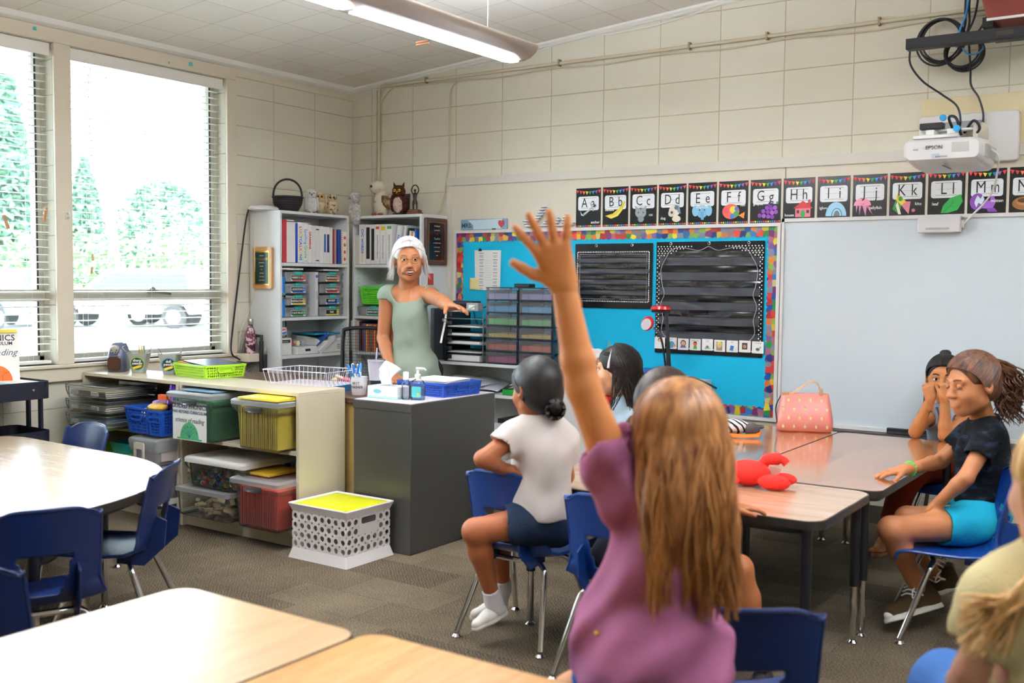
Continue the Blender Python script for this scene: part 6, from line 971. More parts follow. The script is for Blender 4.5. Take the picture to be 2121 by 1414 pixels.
crumple('tissue_wad', 'white crumpled tissues heaped on the sky blue box', 'tissue', (2.33, -.28, .90), (.08, .06, .04), PAPER, 21); tag(obj('pencil', G().cyl((2.45, -.3, .767), (2.46, -.28, .99), .004, n=6), WD), 'pencil standing upright on the white cabinet', 'pencil'); tag(obj('glue_stick', G().lathe([(.014, 0), (.014, .09), (.008, .12)], 12, c=(2.42, -.34, .767)), WD), 'tan glue bottle beside the pencil on the white cabinet', 'bottle')
# ======================= PROJECTOR, CABLES =======================
PLY = mat('plywood', '#d8c8a0', .5, var=.12, vscale=5); struct('trim_8', G().box(4.243, 5.2, -.02, 0, 2.107, 2.373), PLY, bevel=.002)
PRJ = mat('projector_white', '#d6d4d4', .35); t = thing('projector', 'white short throw projector on its wall mount above the whiteboard', 'projector', (4.50, -.5, 2.0))
obj('wall_plate', G().prism(rrect(.50, .262, .02, 5, -.01, .145), .478-.02, .482-.0, 'y') if False else G().prism(rrect(.50, .262, .02, 5, -.01, .145), .44, .478, 'y'), PRJ, t, bevel=.006)
obj('plate_window', G().box(-.20, .07, .436, .44, .13, .235), mat('mount_grey', '#8f9296', .5), t)  # flat grey rectangle on the wall plate
def ps(y, x0, x1, z0, z1, r=.035): return [(a, y, b) for a, b in rrect(x1-x0, z1-z0, r, 5, (x0+x1)/2, (z0+z1)/2)]
obj('body', G().loft([ps(-.20, -.165, .165, -.03, .055, .025), ps(-.185, -.18, .175, -.035, .068), ps(0, -.185, .185, -.055, .075), ps(.15, -.17, .175, -.065, .07), ps(.19, -.14, .15, -.05, .05)]), PRJ, t); 
obj('front_window', G().box(.045, .12, -.202, -.2, .0, .045), mat('ir_window', '#b5b1ae', .3), t); obj('sensor', G().box(-.045, -.01, -.202, -.2, -.025, -.005), mat('sensor_pale', '#b9c2cf', .3), t)
text('EPSON', .026, INK, t, wallM(-.035, .025, -.203)); text('3LCD', .010, gk, t, wallM(-.12, .018, -.203)); text('BRIGHTLINK', .010, gk, t, frame((.0, -.12, -.0475), (1, 0, 0), (0, 1, -.1)) @ Matrix.Rotation(PI, 4, 'X') if False else wallM(0.0, -.02, -.203))
g = G()
for k in range(14): g.box(.176, .187, -.12+.018*k, -.112+.018*k, -.02, .04)
obj('vent_slots', g, mat('vent_grey', '#a9a7a2', .5), t); obj('lens_flap', G().box(-.01, .0, -.15, .1, -.058, -.056), gk, t)
mt = obj('mount_arm', G().box(-.16, .05, -.10, -.05, .085, .10).box(-.1, -.06, -.1, .44, .1, .125).box(0, .04, -.1, .44, .1, .125).box(-.14, .1, -.02, .04, .125, .135), WHT, t, bevel=.002); obj('slide_block', G().box(-.14, -.03, -.06, .0, .135, .165), BLK, t, bevel=.003)
for x, y, z in ((.05, -.12, .12), (-.035, -.02, .19)): obj('adjust_knob', G().cyl((x, y, z), (x, y-.02, z), .016, n=18), mat('knob_blue', '#2aa5e0', .3), t, bevel=.003)
obj('plug_cable', G().tube(bez([(.0, .05, .13), (-.01, -.02, .19), (.03, -.05, .18), (.05, -.02, .1)], 16), .007, 8).tube(bez([(.05, .05, .12), (.1, .0, .17), (.13, 0, .13), (.09, .02, .09)], 16), .007, 8), CB, t); obj('wrapped_duct', blob(G(), (.10, .12, .12), (.05, .12, .05), 5, 16, .15), mat('duct_wrap', '#cfc6b8', .5), t)
t = thing('pen_sensor', 'white sensor box fixed to the top edge of the whiteboard', 'sensor', (4.363, -.04, 1.69)); obj('case', G().box(-.11, .11, -.045, .0, -.045, .045), PRJ, t, bevel=.005); obj('grille', G().box(-.065, .055, -.0465, -.045, -.030, -.018), mat('vent_grey', '#a9a7a2', .5), t); obj('clip', G().box(.11, .125, -.03, -.01, -.02, .02), mat('bone_plastic', '#d8d0c0', .4), t)
wire('white cable from the projector down to the sensor box', [(4.68, -.5, 2.03), (4.72, -.5, 1.98), (4.67, -.3, 1.86), (4.60, -.12, 1.80), (4.53, -.06, 1.74), (4.485, -.06, 1.69)], .005, WHT)
wire('black cable hanging left of the projector from the black bar', [(4.20, -.14, 2.63), (4.20, -.12, 2.55), (4.26, -.10, 2.46), (4.36, -.10, 2.38), (4.44, -.1, 2.31), (4.46, -.10, 2.22), (4.46, -.2, 2.16)], .0055, CB); wire('black cable hanging behind the coils to the projector plate', [(4.50, -.16, 2.62), (4.50, -.10, 2.5), (4.50, -.07, 2.42), (4.54, -.07, 2.35), (4.565, -.07, 2.26), (4.56, -.1, 2.19), (4.52, -.2, 2.14)], .0055, CB)
t = thing('wall_mount_shelf', 'red brown metal screen mount box high on the wall', 'mount', (4.85, -.26, 2.70)); RB_ = mat('oxide_red', '#7d2f22', .45, bump=.1, bscale=30); obj('box', G().prism([(-.30, .22), (-.24, .0), (.25, .0), (.30, .22)], -.05, .24, 'y'), RB_, t, bevel=.004); obj('bracket', G().box(-.27, -.22, .0, .24, -.03, .02), BLK, t); obj('flange', G().box(-.24, .3, -.06, -.05, -.012, 0), PAPER, t)
t = thing('sound_bar', 'long black bar under the red brown mount', 'bar', (4.70, -.30, 2.615), rot=(0, 0, 0)); obj('body', G().box(-.475, .45, -.035, .035, -.027, .027), BLK, t, bevel=.002); obj('label', G().box(-.04, .04, -.0365, -.035, -.010, .012), mat('label_olive', '#3a3628', .3), t); obj('foot', G().box(-.05, .12, -.03, .03, -.034, -.027), BLK, t)
def coil(label, c, r, n, m, seed, rr_=.0055):
    rn = random.Random(seed); g = G()
    for k in range(n):
        q = r*(1+rn.uniform(-.09, .09)); cx, cz_ = c[0]+rn.uniform(-.012, .012), c[2]+rn.uniform(-.012, .012); ph = rn.uniform(0, 6)
        g.tube([(cx+q*math.cos(a), c[1]+.012*math.sin(a+ph)-.003*k, cz_+q*1.02*math.sin(a)) for a in [2*PI*j/36 for j in range(37)]], rr_, 7)
    tag(obj('cable_coil', g, m), label, 'cable coil')
coil('left coil of black cable looped behind the black bar', (4.345, -.06, 2.665), .115, 4, CB, 1); coil('right coil of black cable hanging lower behind the black bar', (4.455, -.06, 2.60), .085, 5, CB, 2)
CBl = mat('blue_cable', '#2f8fd8', .4); wire('bright blue network cable rising past the coils', [(4.425, -.09, 2.62), (4.44, -.1, 2.70), (4.47, -.1, 2.79), (4.48, -.08, 2.92)], .006, CBl); wire('small blue cable loop below the black bar', [(4.47, -.16, 2.60), (4.49, -.16, 2.57), (4.53, -.16, 2.56), (4.565, -.16, 2.58), (4.57, -.16, 2.60)], .004, CBl)
for k, (a, c) in enumerate(((4.47, 4.44), (4.49, 4.46), (4.53, 4.45), (4.60, 4.50))): wire(['first', 'second', 'third', 'fourth'][k]+' black cable running up from the coils to the ceiling, counted left to right', [(c, -.07, 2.66), ((a+c)/2+.01, -.09, 2.74), (a-.01, -.08, 2.85), (a, -.06, 3.1)], .0055, CB)
# conduits
CN = mat('conduit_paint', '#c9bea4', .45)
t = thing('conduit', 'cream painted conduit running along the back wall and down the corner', 'conduit', (0, 0, 0)); obj('pipe', G().tube([(.29, -.018, 1.85), (.29, -.018, 2.80), (.31, -.018, 2.825), (6.8, -.018, 2.825)], .011, 10), CN, t)
for x in (.75, 1.9, 2.85, 3.35, 4.0): obj('strap', G().box(x-.006, x+.006, -.032, 0, 2.805, 2.85), mat('strap_metal', '#9a8a68', .5), t)
ps_ = [(.30, -.012, 2.76), (.36, -.012, 2.81), (.6, -.012, 2.80)]
for k in range(14): ps_.append((1.0+.42*k, -.014, 2.798-.014*(k % 2)))
wire('cream cable sagging beneath the conduit along the back wall', ps_, .005, CN, 120); wire('cream cable dropping in an arc beside the tall bookcase', [(1.03, -.014, 2.79), (.98, -.014, 2.74), (.965, -.014, 2.6), (.965, -.014, 2.3), (.955, -.016, 2.15), (.90, -.02, 1.9), (.86, -.03, 1.86)], .0055, CN); wire('cream wire hanging by the corner conduit', [(.45, -.014, 2.82), (.36, -.014, 2.76), (.28, -.014, 2.66), (.275, -.014, 2.5), (.26, -.014, 2.25), (.23, -.02, 1.86)], .0045, CN)
pc_ = [(.6, -.02, cz(.6)-.04)]
for k in range(20): x = .9+.28*k; pc_.append((x, -.016, cz(x)-(.05 if k % 4 else .022)-.012*(k % 4 == 2)))
wire('white cable clipped along the top of the back wall under the ceiling trim', pc_, .005, WHT, 160); wire('second white cable following the ceiling trim', [(x, -.028, cz(x)-.034) for x in (.9, 2, 3, 4, 5, 6)], .0045, WHT, 30)
tag(obj('wall_column', G().box(.235, .26, -.012, 0, 1.83, 2.80), BB), None, None, kind='structure').name = 'trim_9'
# ======================= TABLES =======================
def woodmat(name, c1, c2, c3, rough=.2, axis='Y', sc_=1, coat=.5):
    m = mat(name, c2, rough, coat=coat); nt, b = nodes(m); L = nt.links.new; b.inputs['Coat Roughness'].default_value = rough; b.inputs['Coat IOR'].default_value = 1.7
    tc = mk(nt, 'TexCoord'); mp = mk(nt, 'Mapping'); mp.inputs['Scale'].default_value = (14*sc_, 1.6*sc_, 1) if axis == 'Y' else (1.6*sc_, 14*sc_, 1); L(tc.outputs['Object'], mp.inputs[0])
    n = mk(nt, 'TexNoise', Scale=1.6, Detail=7, Roughness=.55, Distortion=.7); L(mp.outputs[0], n.inputs[0]); n2 = mk(nt, 'TexNoise', Scale=9, Detail=3); L(mp.outputs[0], n2.inputs[0])
    a = mk(nt, 'Math', operation='MULTIPLY_ADD'); a.inputs[1].default_value = .3; L(n2.outputs['Fac'], a.inputs[0]); L(n.outputs['Fac'], a.inputs[2]); r = ramp(nt, a.outputs[0], [(.48, c1), (.66, c2), (.84, c3)]); L(r.outputs[0], b.inputs['Base Color']); return m
W1 = woodmat('oak_laminate', '#b98a4e', '#c99a5c', '#d6ac70', .32, 'Y', 1, 1); W2 = woodmat('reddish_oak_laminate', '#9c6238', '#b67f52', '#c89a70', .14, 'Y', 1, .7); W3 = woodmat('pale_oak_laminate', '#b99a7a', '#c4a888', '#cfb598', .26, 'X', 1, 1)
EDG = mat('dark_edge_band', '#2c2622', .4); SLV = mat('leg_sleeve', '#14161c', .35)
def table(name, label, outline, loc, h, m, legs, group=None):
    t = thing(name, label, 'table', loc, 0, group); cx = sum(p[0] for p in outline)/len(outline); cy = sum(p[1] for p in outline)/len(outline)
    inn = [(cx+(x-cx)*(1-.004/max(.1, math.hypot(x-cx, y-cy))), cy+(y-cy)*(1-.004/max(.1, math.hypot(x-cx, y-cy)))) for x, y in outline]
    obj('tabletop', G().prism(inn, h-.028, h), m, t, smooth=30, bevel=.0015)
    g = G().loft([[(x, y, h-.03) for x, y in outline], [(x, y, h-.002) for x, y in outline], [(x, y, h+.0004) for x, y in inn], [(x, y, h-.03) for x, y in inn]], False); obj('edge_band', g, EDG, t)
    obj('apron', G().loft([[(cx+(x-cx)*.9, cy+(y-cy)*.9, z) for x, y in outline] for z in (h-.055, h-.029)]), SLV, t)
    for x, y in legs:
        l = obj('leg', G().cyl((x, y, .22), (x, y, h-.03), .019, n=18), SLV, t, bevel=.002); obj('leg_tube', G().cyl((x, y, .02), (x, y, .235), .0135, n=16), CHR, l); obj('glide', G().lathe([(.02, 0), (.021, .005), (.008, .016), (.008, .03)], 16, c=(x, y, 0)), CHR, l)
    return t
def rr4(x0, x1, y0, y1, r): return rrect(x1-x0, y1-y0, r, 6, (x0+x1)/2, (y0+y1)/2)
table('classroom_table', 'wood topped table at the picture bottom, its rounded far corner in front of the carpet', rr4(0, .598, 0, 1.5, .06), (3.552, -5.89, 0), .60, W1, [(.06, .06), (.54, .06), (.06, 1.42), (.54, 1.42)], 'rectangular classroom tables')
table('classroom_table', 'wood topped table nearest the camera, butted to the right of the other front table', rr4(0, .598, 0, 1.52, .05), (4.154, -5.89, 0), .60, woodmat('golden_oak_laminate', '#b8823f', '#c8944f', '#d6a868', .3, 'Y', 1, .15), [(.06, .06), (.54, .06), (.06, 1.44), (.54, 1.44)], 'rectangular classroom tables')
table('classroom_table', 'wood topped table crosswise at the near end of the group, with the red plush toy', rr4(0, 1.22, 0, .63, .07), (3.372, -2.69, 0), .58, woodmat('pinkish_oak_laminate', '#b58d68', '#c4a080', '#cfb094', .22, 'X', 1, .5), [(.06, .05), (1.16, .05), (.06, .585), (1.165, .60)], 'rectangular classroom tables')
table('classroom_table', 'wood topped table along the whiteboard with the pink bag, left of the long seam', rr4(0, .612, 0, 1.52, .02), (3.383, -2.045, 0), .58, W2, [(.06, .06), (.55, .06), (.06, 1.46), (.55, 1.46)], 'rectangular classroom tables')
table('classroom_table', 'wood topped table the two girls at the right lean on, right of the long seam', rr4(0, .612, 0, 1.52, .05), (4.0, -2.045, 0), .58, W2, [(.06, .06), (.54, .055), (.06, 1.46), (.55, 1.46)], 'rectangular classroom tables')
ol = [(.72, -4.94), (1.67, -4.94)]+[(1.67+.85*math.cos(a), -4.09+.85*math.sin(a)) for a in [-PI/2+PI*k/36 for k in range(1, 36)]]+[(1.67, -3.24), (.85, -3.22), (.76, -3.25), (.72, -3.33)]
table('horseshoe_table', 'big rounded table at the left, shining white in the window light', ol, (0, 0, 0), .58, W3, [(.82, -3.36), (1.90, -3.50), (.82, -4.82), (1.9, -4.7), (2.4, -4.1)])
# ======================= CHAIRS =======================
BLU_SHADED = mat('shaded_blue_shell', '#16295a', .32, bump=.03, bscale=300); BLU = mat('royal_shell', '#123c86', .3, bump=.03, bscale=300); SLT = mat('slate_shell', '#2d4468', .32)  # first shell: darker copy of the blue one, backlight put into its colour
PRF = [(.20, -.035), (.195, -.008), (.17, .002), (.10, -.004), (.0, -.012), (-.09, -.010), (-.145, .008), (-.178, .05), (-.192, .10), (-.205, .17), (-.222, .24), (-.236, .29), (-.243, .315), (-.25, .32)]
def shellpt(u, v, h):
    q = v*(len(PRF)-1); i = min(int(q), len(PRF)-2); f = q-i; y = PRF[i][0]*(1-f)+PRF[i+1][0]*f; z = PRF[i][1]*(1-f)+PRF[i+1][1]*f
    bk = max(0, min(1, (v-.45)/.12)); w = .185*(1-bk)+bk*.163
    if v > .9: w *= math.sqrt(max(0, 1-((v-.9)/.115)**2))*.34+.66
    if v < .1: w *= .93+.07*v/.1
    a = abs(u); return (w*u, y+(.042*bk*a**2.2), z+h+(.018*a**4)*(1-bk)-(.028 if v > .9 else 0)*a**5)
def mkchair(name, label, m, h=.34, group='moulded school chairs'):
    t = thing(name, label, 'chair', (0, 0, 0), 0, group); nu, nv = 25, 53; vs = [shellpt(2*i/(nu-1)-1, j/(nv-1), h) for j in range(nv) for i in range(nu)]; fs = []
    for j in range(nv-1):
        for i in range(nu-1):
            v = (j+.5)/(nv-1); u = abs(2*(i+.5)/(nu-1)-1)
            if .525 < v < .70 and u < .26+.24*(v-.525)/.175: continue
            fs.append((j*nu+i, j*nu+i+1, (j+1)*nu+i+1, (j+1)*nu+i))
    g = G().add(vs, fs); s = obj('shell', g, m, t, smooth=60); md = s.modifiers.new('s', 'SOLIDIFY'); md.thickness = .007; md.offset = 0; ms = s.modifiers.new('u', 'SUBSURF'); ms.levels = 1; ms.render_levels = 1
    rim = []
    for k in range(60):       # rolled edge of the shell
        q = k/60*4
        if q < 1: u, v = -1, q
        elif q < 2: u, v = -1+2*(q-1), 1
        elif q < 3: u, v = 1, 1-(q-2)
        else: u, v = 1-2*(q-3), 0
        rim.append(shellpt(u, v, h))
    rim.append(rim[0]); obj('rim', G().tube(rim, .006, 6), m, s)
    for e in (-1, 1):
        obj('rib', G().prism([(-.195, h+.14), (-.235, h+.12), (-.225, h+.02), (-.15, h-.05), (-.05, h-.04), (-.05, h-.02), (-.15, h+.0)], e*.095-.004, e*.095+.004, 'x'), m, s, bevel=.002)
        for sy, b in ((1, .06), (-1, -.10)):
            l = obj('leg', G().tube(bez([(e*.05, b, h-.036), (e*.10, b, h-.036), (e*.130, b+sy*.012, h-.05), (e*.145, b+sy*.03, h-.09), (e*.19, sy*.20-.02, .02)], 20), .0115, 10), CHR, t); obj('glide', G().lathe([(.018, 0), (.019, .005), (.011, .014), (.011, .024)], 14, c=(e*.19, sy*.20-.02, 0)), CHR, l)
    obj('stretcher', G().tube([(-.06, .06, h-.036), (.06, .06, h-.036)], .011, 8), CHR, t); obj('stretcher', G().tube([(-.06, -.10, h-.036), (.06, -.10, h-.036)], .011, 8), CHR, t)
    return t
def face(dx, dy): return math.atan2(-dx, dy)      # heading so that local +y points along (dx,dy)
c0 = mkchair('school_chair', 'royal blue chair seen from behind under the girl in the white shirt', BLU); c0.location = (3.47, -2.70, 0)
dup(c0, (3.985, -2.84, 0), .06, 'royal blue chair mostly hidden by the girl with the raised arm')
dup(c0, (4.80, -1.76, 0), face(-.94, -.30), 'blue chair under the girl in turquoise shorts')
dup(c0, (3.11, -1.62, 0), face(.9, .3), 'blue chair back behind the raised arm, under the girl with the headband')
dup(c0, (4.52, -.31, 0), face(0, -1), 'blue chair by the whiteboard under the girl holding up her fists')
n0 = mkchair('school_chair', 'dark blue chair in the bottom foreground beside the girl with long blonde hair', BLU_SHADED); n0.location = (4.71, -3.72, 0); n0.rotation_euler = (0, 0, face(-.56, .83))
dup(n0, (1.22, -3.32, 0), face(0, -1), 'blue chair tucked in at the far side of the horseshoe table'); dup(n0, (2.20, -3.67, 0), face(-.79, -.61), 'dark blue chair side-on at the right end of the horseshoe table'); dup(n0, (2.54, -4.17, 0), face(-.9, .42), 'dark blue chair seen from behind at the near side of the horseshoe table')
dup(n0, (3.0, -4.56, 0), face(-.56, .83), 'dark blue chair cut off by the left picture edge, nearest the front table')
dup(n0, (5.46, -3.98, 0), face(-.75, .6), 'dark blue chair under the blonde child at the right picture edge')
# ======================= THINGS ON THE TABLES =======================
TB2 = .5806
t = thing('lunch_bag', 'pink pineapple print lunch bag with a tan strap on the far table', 'bag', (3.83, -.60, TB2), math.radians(24)); PKB = mat('pink_print', '#e08a80', .35, spec=.6, bump=.3, bscale=18, bdet=2)
def br_(z, w, d, r=.03): return [(a, b, z) for a, b in rrect(w, d, min(r, d*.45), 6)]
obj('body', G().loft([br_(.0, .26, .13), br_(.01, .285, .15), br_(.06, .285, .15), br_(.12, .27, .12), br_(.17, .255, .07), br_(.195, .245, .03), br_(.20, .24, .02)]), PKB, t, smooth=60)
PN = mat('pineapple_print', '#e9d8a0', .4); PG = mat('pineapple_leaf', '#b9b07a', .4)
for r_ in range(4):
    for c_ in range(5):
        x = -.115+.056*c_+(.028 if r_ % 2 else 0); z = .03+.045*r_
        if abs(x) > .122: continue
        yy = -.0765 if z < .07 else -.0755+(z-.06)*(.015/.06) if z < .125 else -.061+(z-.12)*.5
        M_ = Matrix.Translation((x, yy, z)) @ Matrix.Rotation(-.2 if z > .07 else 0, 4, 'X'); p_ = obj('print_motif', G().prism(crc(0, 0, .006, 10, .009), -.0012, .0006, 'y', M=M_), PN, t, smooth=0); obj('motif_leaf', G().prism([(-.005, .008), (-.008, .018), (0, .012), (.008, .018), (.005, .008)], -.0012, .0006, 'y', M=M_), PG, p_, smooth=0)
obj('strap', G().tube(bez([(-.10, -.01, .195), (-.07, -.01, .20), (-.03, -.01, .225), (.02, -.01, .262), (.06, -.01, .255), (.08, -.01, .20)], 30), .007, 6, flat=.3), mat('tan_strap', '#c49a72', .5), t); obj('strap_tab', G().box(.072, .09, -.02, .005, .185, .225).box(-.12, -.085, -.02, .0, .188, .205), mat('tan_strap', '#c49a72', .5), t, bevel=.003)
obj('zipper', G().tube(bez([(-.143, -.03, .04), (-.15, -.0, .12), (-.125, .0, .185)], 12), .003, 6), BLK, t)
def fur(name, c): return mat(name, c, .95, spec=.1, bump=.5, bscale=250)
RP = fur('red_plush', '#ee3f38'); t = thing('plush_lobster', 'red plush crab toy with a white tag on the near table', 'soft toy', (4.18, -2.22, TB2), math.radians(12))
obj('body', G().ball((-.02, 0, .05), (.085, .06, .05), 24), RP, t, smooth=80)
for c, r_ in (((.085, -.055, .03), (.062, .034, .03)), ((.11, .03, .03), (.05, .026, .024))): obj('claw', G().ball(c, r_, 18), RP, t, smooth=80)
obj('claw', G().tube(bez([(.02, .03, .07), (.05, .035, .10), (.10, .03, .105), (.12, .03, .09)], 12), [.02]*3+[.024]*5+[.016]*5, 12), RP, t); obj('leg', G().ball((-.09, -.05, .025), (.05, .03, .024), 14), RP, t)
obj('tag', G().cbox((0, 0, 0), (.05, .001, .035), Matrix.Translation((.075, .01, .065)) @ Euler((.5, .3, .4)).to_matrix().to_4x4()), CARD, t)
t = thing('plush_zebra', 'black and white striped plush toy with an orange band on the far table', 'soft toy', (3.60, -1.03, TB2), math.radians(20)); ZB = mat('zebra_plush', '#e8e4e0', .8); nt, b = nodes(ZB); tc = mk(nt, 'TexCoord'); wv = mk(nt, 'TexWave', bands_direction='DIAGONAL', Scale=14, Distortion=2); nt.links.new(tc.outputs['Object'], wv.inputs[0]); r_ = ramp(nt, wv.outputs['Fac'], [(0, '#e8e4e4'), (.7, '#1c1a22')], 'CONSTANT'); nt.links.new(r_.outputs[0], b.inputs['Base Color'])
obj('body', G().ball((0, 0, .05), (.09, .06, .04), 20), ZB, t); obj('head', G().ball((.10, -.02, .04), (.04, .035, .035), 16), fur('grey_plush', '#5a5658'), t); obj('ear', G().ball((.13, .02, .05), (.03, .012, .012), 10), fur('grey_plush', '#5a5658'), t); obj('band', G().tube([(-.04, -.06, .012), (.06, -.075, .012), (.13, -.05, .014), (.14, .0, .03)], .013, 8, flat=.5), mat('orange_vinyl', '#f07a1a', .35), t)
t = thing('backpack', 'dark navy backpack on the carpet right of the foreground chair', 'backpack', (4.88, -3.30, 0), math.radians(20)); NB = mat('navy_nylon', '#14172a', .6, bump=.2, bscale=40)
obj('body', blob(G(), (0, 0, .11), (.19, .14, .12), 2, 24, .06), NB, t, smooth=80); obj('front_pocket', blob(G(), (.03, -.11, .08), (.12, .06, .07), 6, 18, .08), NB, t, smooth=80); obj('strap', G().tube(bez([(.12, -.1, .14), (.2, -.12, .08), (.24, -.16, .02), (.3, -.2, .01)], 20), .012, 6, flat=.35), BLK, t); obj('piping', G().tube(bez([(.10, -.12, .17), (.17, -.08, .13), (.2, .0, .08)], 14), .004, 6), mat('tan_piping', '#8a7a55', .6), t)
t = thing('backpack', 'black backpack hanging behind the girl in turquoise shorts', 'backpack', (5.12, -1.66, 0), math.radians(20)); obj('body', blob(G(), (0, 0, .18), (.12, .13, .19), 4, 22, .08), mat('black_nylon', '#0e0f14', .6), t, smooth=80); obj('strap', G().tube(bez([(-.08, -.1, .2), (-.12, -.14, .1), (-.1, -.16, .01)], 14), .01, 6), BLK, t); obj('clip', G().box(-.115, -.095, -.165, -.15, .03, .08), PAPER, t)
tag(obj('water_bottle', G().lathe([(.03, 0), (.032, .01), (.032, .14), (.02, .17), (.02, .19)], 18, c=(4.60, -3.42, 0)), mat('green_bottle', '#1f9a4a', .3)), 'green bottle on the floor glimpsed through the foreground chair', 'bottle')
# ======================= PEOPLE: smooth-blended distance fields turned into one skin =======================
def V3(p): return np.array([float(p[0]), float(p[1]), float(p[2])])
class S:
    def __init__(s): s.o = []
    def cone(s, a, b, ra, rb=None, k=.02, m='u'): s.o.append((m, 'c', V3(a), V3(b), ra, ra if rb is None else rb, k)); return s
    def ell(s, c, r, M=None, k=.02, m='u'): s.o.append((m, 'e', V3(c), np.array(r, float), np.eye(3) if M is None else np.array(M), 0, k)); return s
    def cut(s, p, n, k=.002): s.o.append(('i', 'p', V3(p), V3(Vector(n).normalized()), 0, 0, k)); return s
    def path(s, pts, rs, k=.02):
        for i in range(len(pts)-1): s.cone(pts[i], pts[i+1], rs[i], rs[i+1], k)
        return s
    def mesh(s, h, disp=None):
        lo, hi = np.full(3, 1e9), np.full(3, -1e9)
        for q in s.o:
            if q[0] != 'u': continue
            if q[1] == 'c': r = max(q[4], q[5]); a = np.minimum(q[2], q[3])-r; b = np.maximum(q[2], q[3])+r
            else: r = max(q[3]); a = q[2]-r; b = q[2]+r
            lo = np.minimum(lo, a); hi = np.maximum(hi, b)
        lo -= 4*h+.01; hi += 4*h+.01; n = np.ceil((hi-lo)/h).astype(int)+1; F = np.full(n, .05, np.float32); ax = [lo[i]+h*np.arange(n[i]) for i in range(3)]
        for q in s.o:
            if q[1] == 'p': sl = (slice(None),)*3
            else:
                if q[1] == 'c': r = max(q[4], q[5]); a = np.minimum(q[2], q[3])-r; b = np.maximum(q[2], q[3])+r
                else: r = max(q[3]); a = q[2]-r; b = q[2]+r
                pad = q[6]*1.5+.02+2*h; i0 = np.maximum(0, ((a-pad-lo)/h).astype(int)); i1 = np.minimum(n, ((b+pad-lo)/h).astype(int)+2)
                if (i1 <= i0).any(): continue
                sl = tuple(slice(i0[i], i1[i]) for i in range(3))
            X = ax[0][sl[0]][:, None, None]; Y = ax[1][sl[1]][None, :, None]; Z = ax[2][sl[2]][None, None, :]
            if q[1] == 'c':
                a, b, ra, rb = q[2:6]; d = b-a; L2 = max(1e-12, d@d); t = np.clip(((X-a[0])*d[0]+(Y-a[1])*d[1]+(Z-a[2])*d[2])/L2, 0, 1)
                D = np.sqrt((X-a[0]-t*d[0])**2+(Y-a[1]-t*d[1])**2+(Z-a[2]-t*d[2])**2)-(ra+(rb-ra)*t)
            elif q[1] == 'e':
                c, r, M = q[2:5]; P = [M[0, i]*(X-c[0])+M[1, i]*(Y-c[1])+M[2, i]*(Z-c[2]) for i in range(3)]; k0 = np.sqrt(sum((P[i]/r[i])**2 for i in range(3))); k1 = np.sqrt(sum((P[i]/r[i]**2)**2 for i in range(3)))+1e-9; D = k0*(k0-1)/k1
            else: D = (X-q[2][0])*q[3][0]+(Y-q[2][1])*q[3][1]+(Z-q[2][2])*q[3][2]
            A = F[sl]; k = q[6]
            if q[0] == 'u': hh = np.maximum(k-np.abs(A-D), 0)/k; F[sl] = np.minimum(A, D)-hh*hh*k*.25
            else:
                if q[0] == 's': D = -D
                hh = np.maximum(k-np.abs(A-D), 0)/k; F[sl] = np.maximum(A, D)+hh*hh*k*.25
        if disp is not None: F += disp(ax[0][:, None, None], ax[1][None, :, None], ax[2][None, None, :]).astype(np.float32)
        I = F < 0; c = I[:-1, :-1, :-1].astype(np.int8)
        tot = sum(I[i:n[0]-1+i, j:n[1]-1+j, k:n[2]-1+k].astype(np.int8) for i in (0, 1) for j in (0, 1) for k in (0, 1)); act = (tot > 0) & (tot < 8)
        idx = np.argwhere(act); vid = np.full(act.shape, -1, np.int32); vid[act] = np.arange(len(idx)); acc = np.zeros((len(idx), 3)); cnt = np.zeros(len(idx))
        cr = [(0, 0, 0), (1, 0, 0), (0, 1, 0), (1, 1, 0), (0, 0, 1), (1, 0, 1), (0, 1, 1), (1, 1, 1)]
        val = [F[idx[:, 0]+a, idx[:, 1]+b, idx[:, 2]+d] for a, b, d in cr]
        for e0, e1 in ((0, 1), (2, 3), (4, 5), (6, 7), (0, 2), (1, 3), (4, 6), (5, 7), (0, 4), (1, 5), (2, 6), (3, 7)):
            m = (val[e0] < 0) != (val[e1] < 0); t = np.where(m, val[e0]/(val[e0]-val[e1]+1e-20), 0); p = np.array(cr[e0])[None, :]+t[:, None]*(np.array(cr[e1])-np.array(cr[e0]))[None, :]; acc[m] += p[m]; cnt[m] += 1
        v = lo+h*(idx+acc/np.maximum(cnt, 1)[:, None]); fs = []
        for a in range(3):
            b, d = (a+1) % 3, (a+2) % 3; s0 = [slice(1, -1)]*3; s0[a] = slice(0, -1); s1 = list(s0); s1[a] = slice(1, None); A0 = I[tuple(s0)]; A1 = I[tuple(s1)]; E = np.argwhere(A0 != A1)
            if not len(E): continue
            off = np.ones(3, int); off[a] = 0; E = E+off; fl = I[E[:, 0], E[:, 1], E[:, 2]]; q = []
            for db, dd in ((0, 0), (-1, 0), (-1, -1), (0, -1)): K = E.copy(); K[:, b] += db; K[:, d] += dd; q.append(vid[K[:, 0], K[:, 1], K[:, 2]])
            Q = np.stack(q, 1); Q[~fl] = Q[~fl][:, ::-1]; fs.append(Q)
        Q = np.concatenate(fs); Q = Q[(Q >= 0).all(1)]; return v, Q
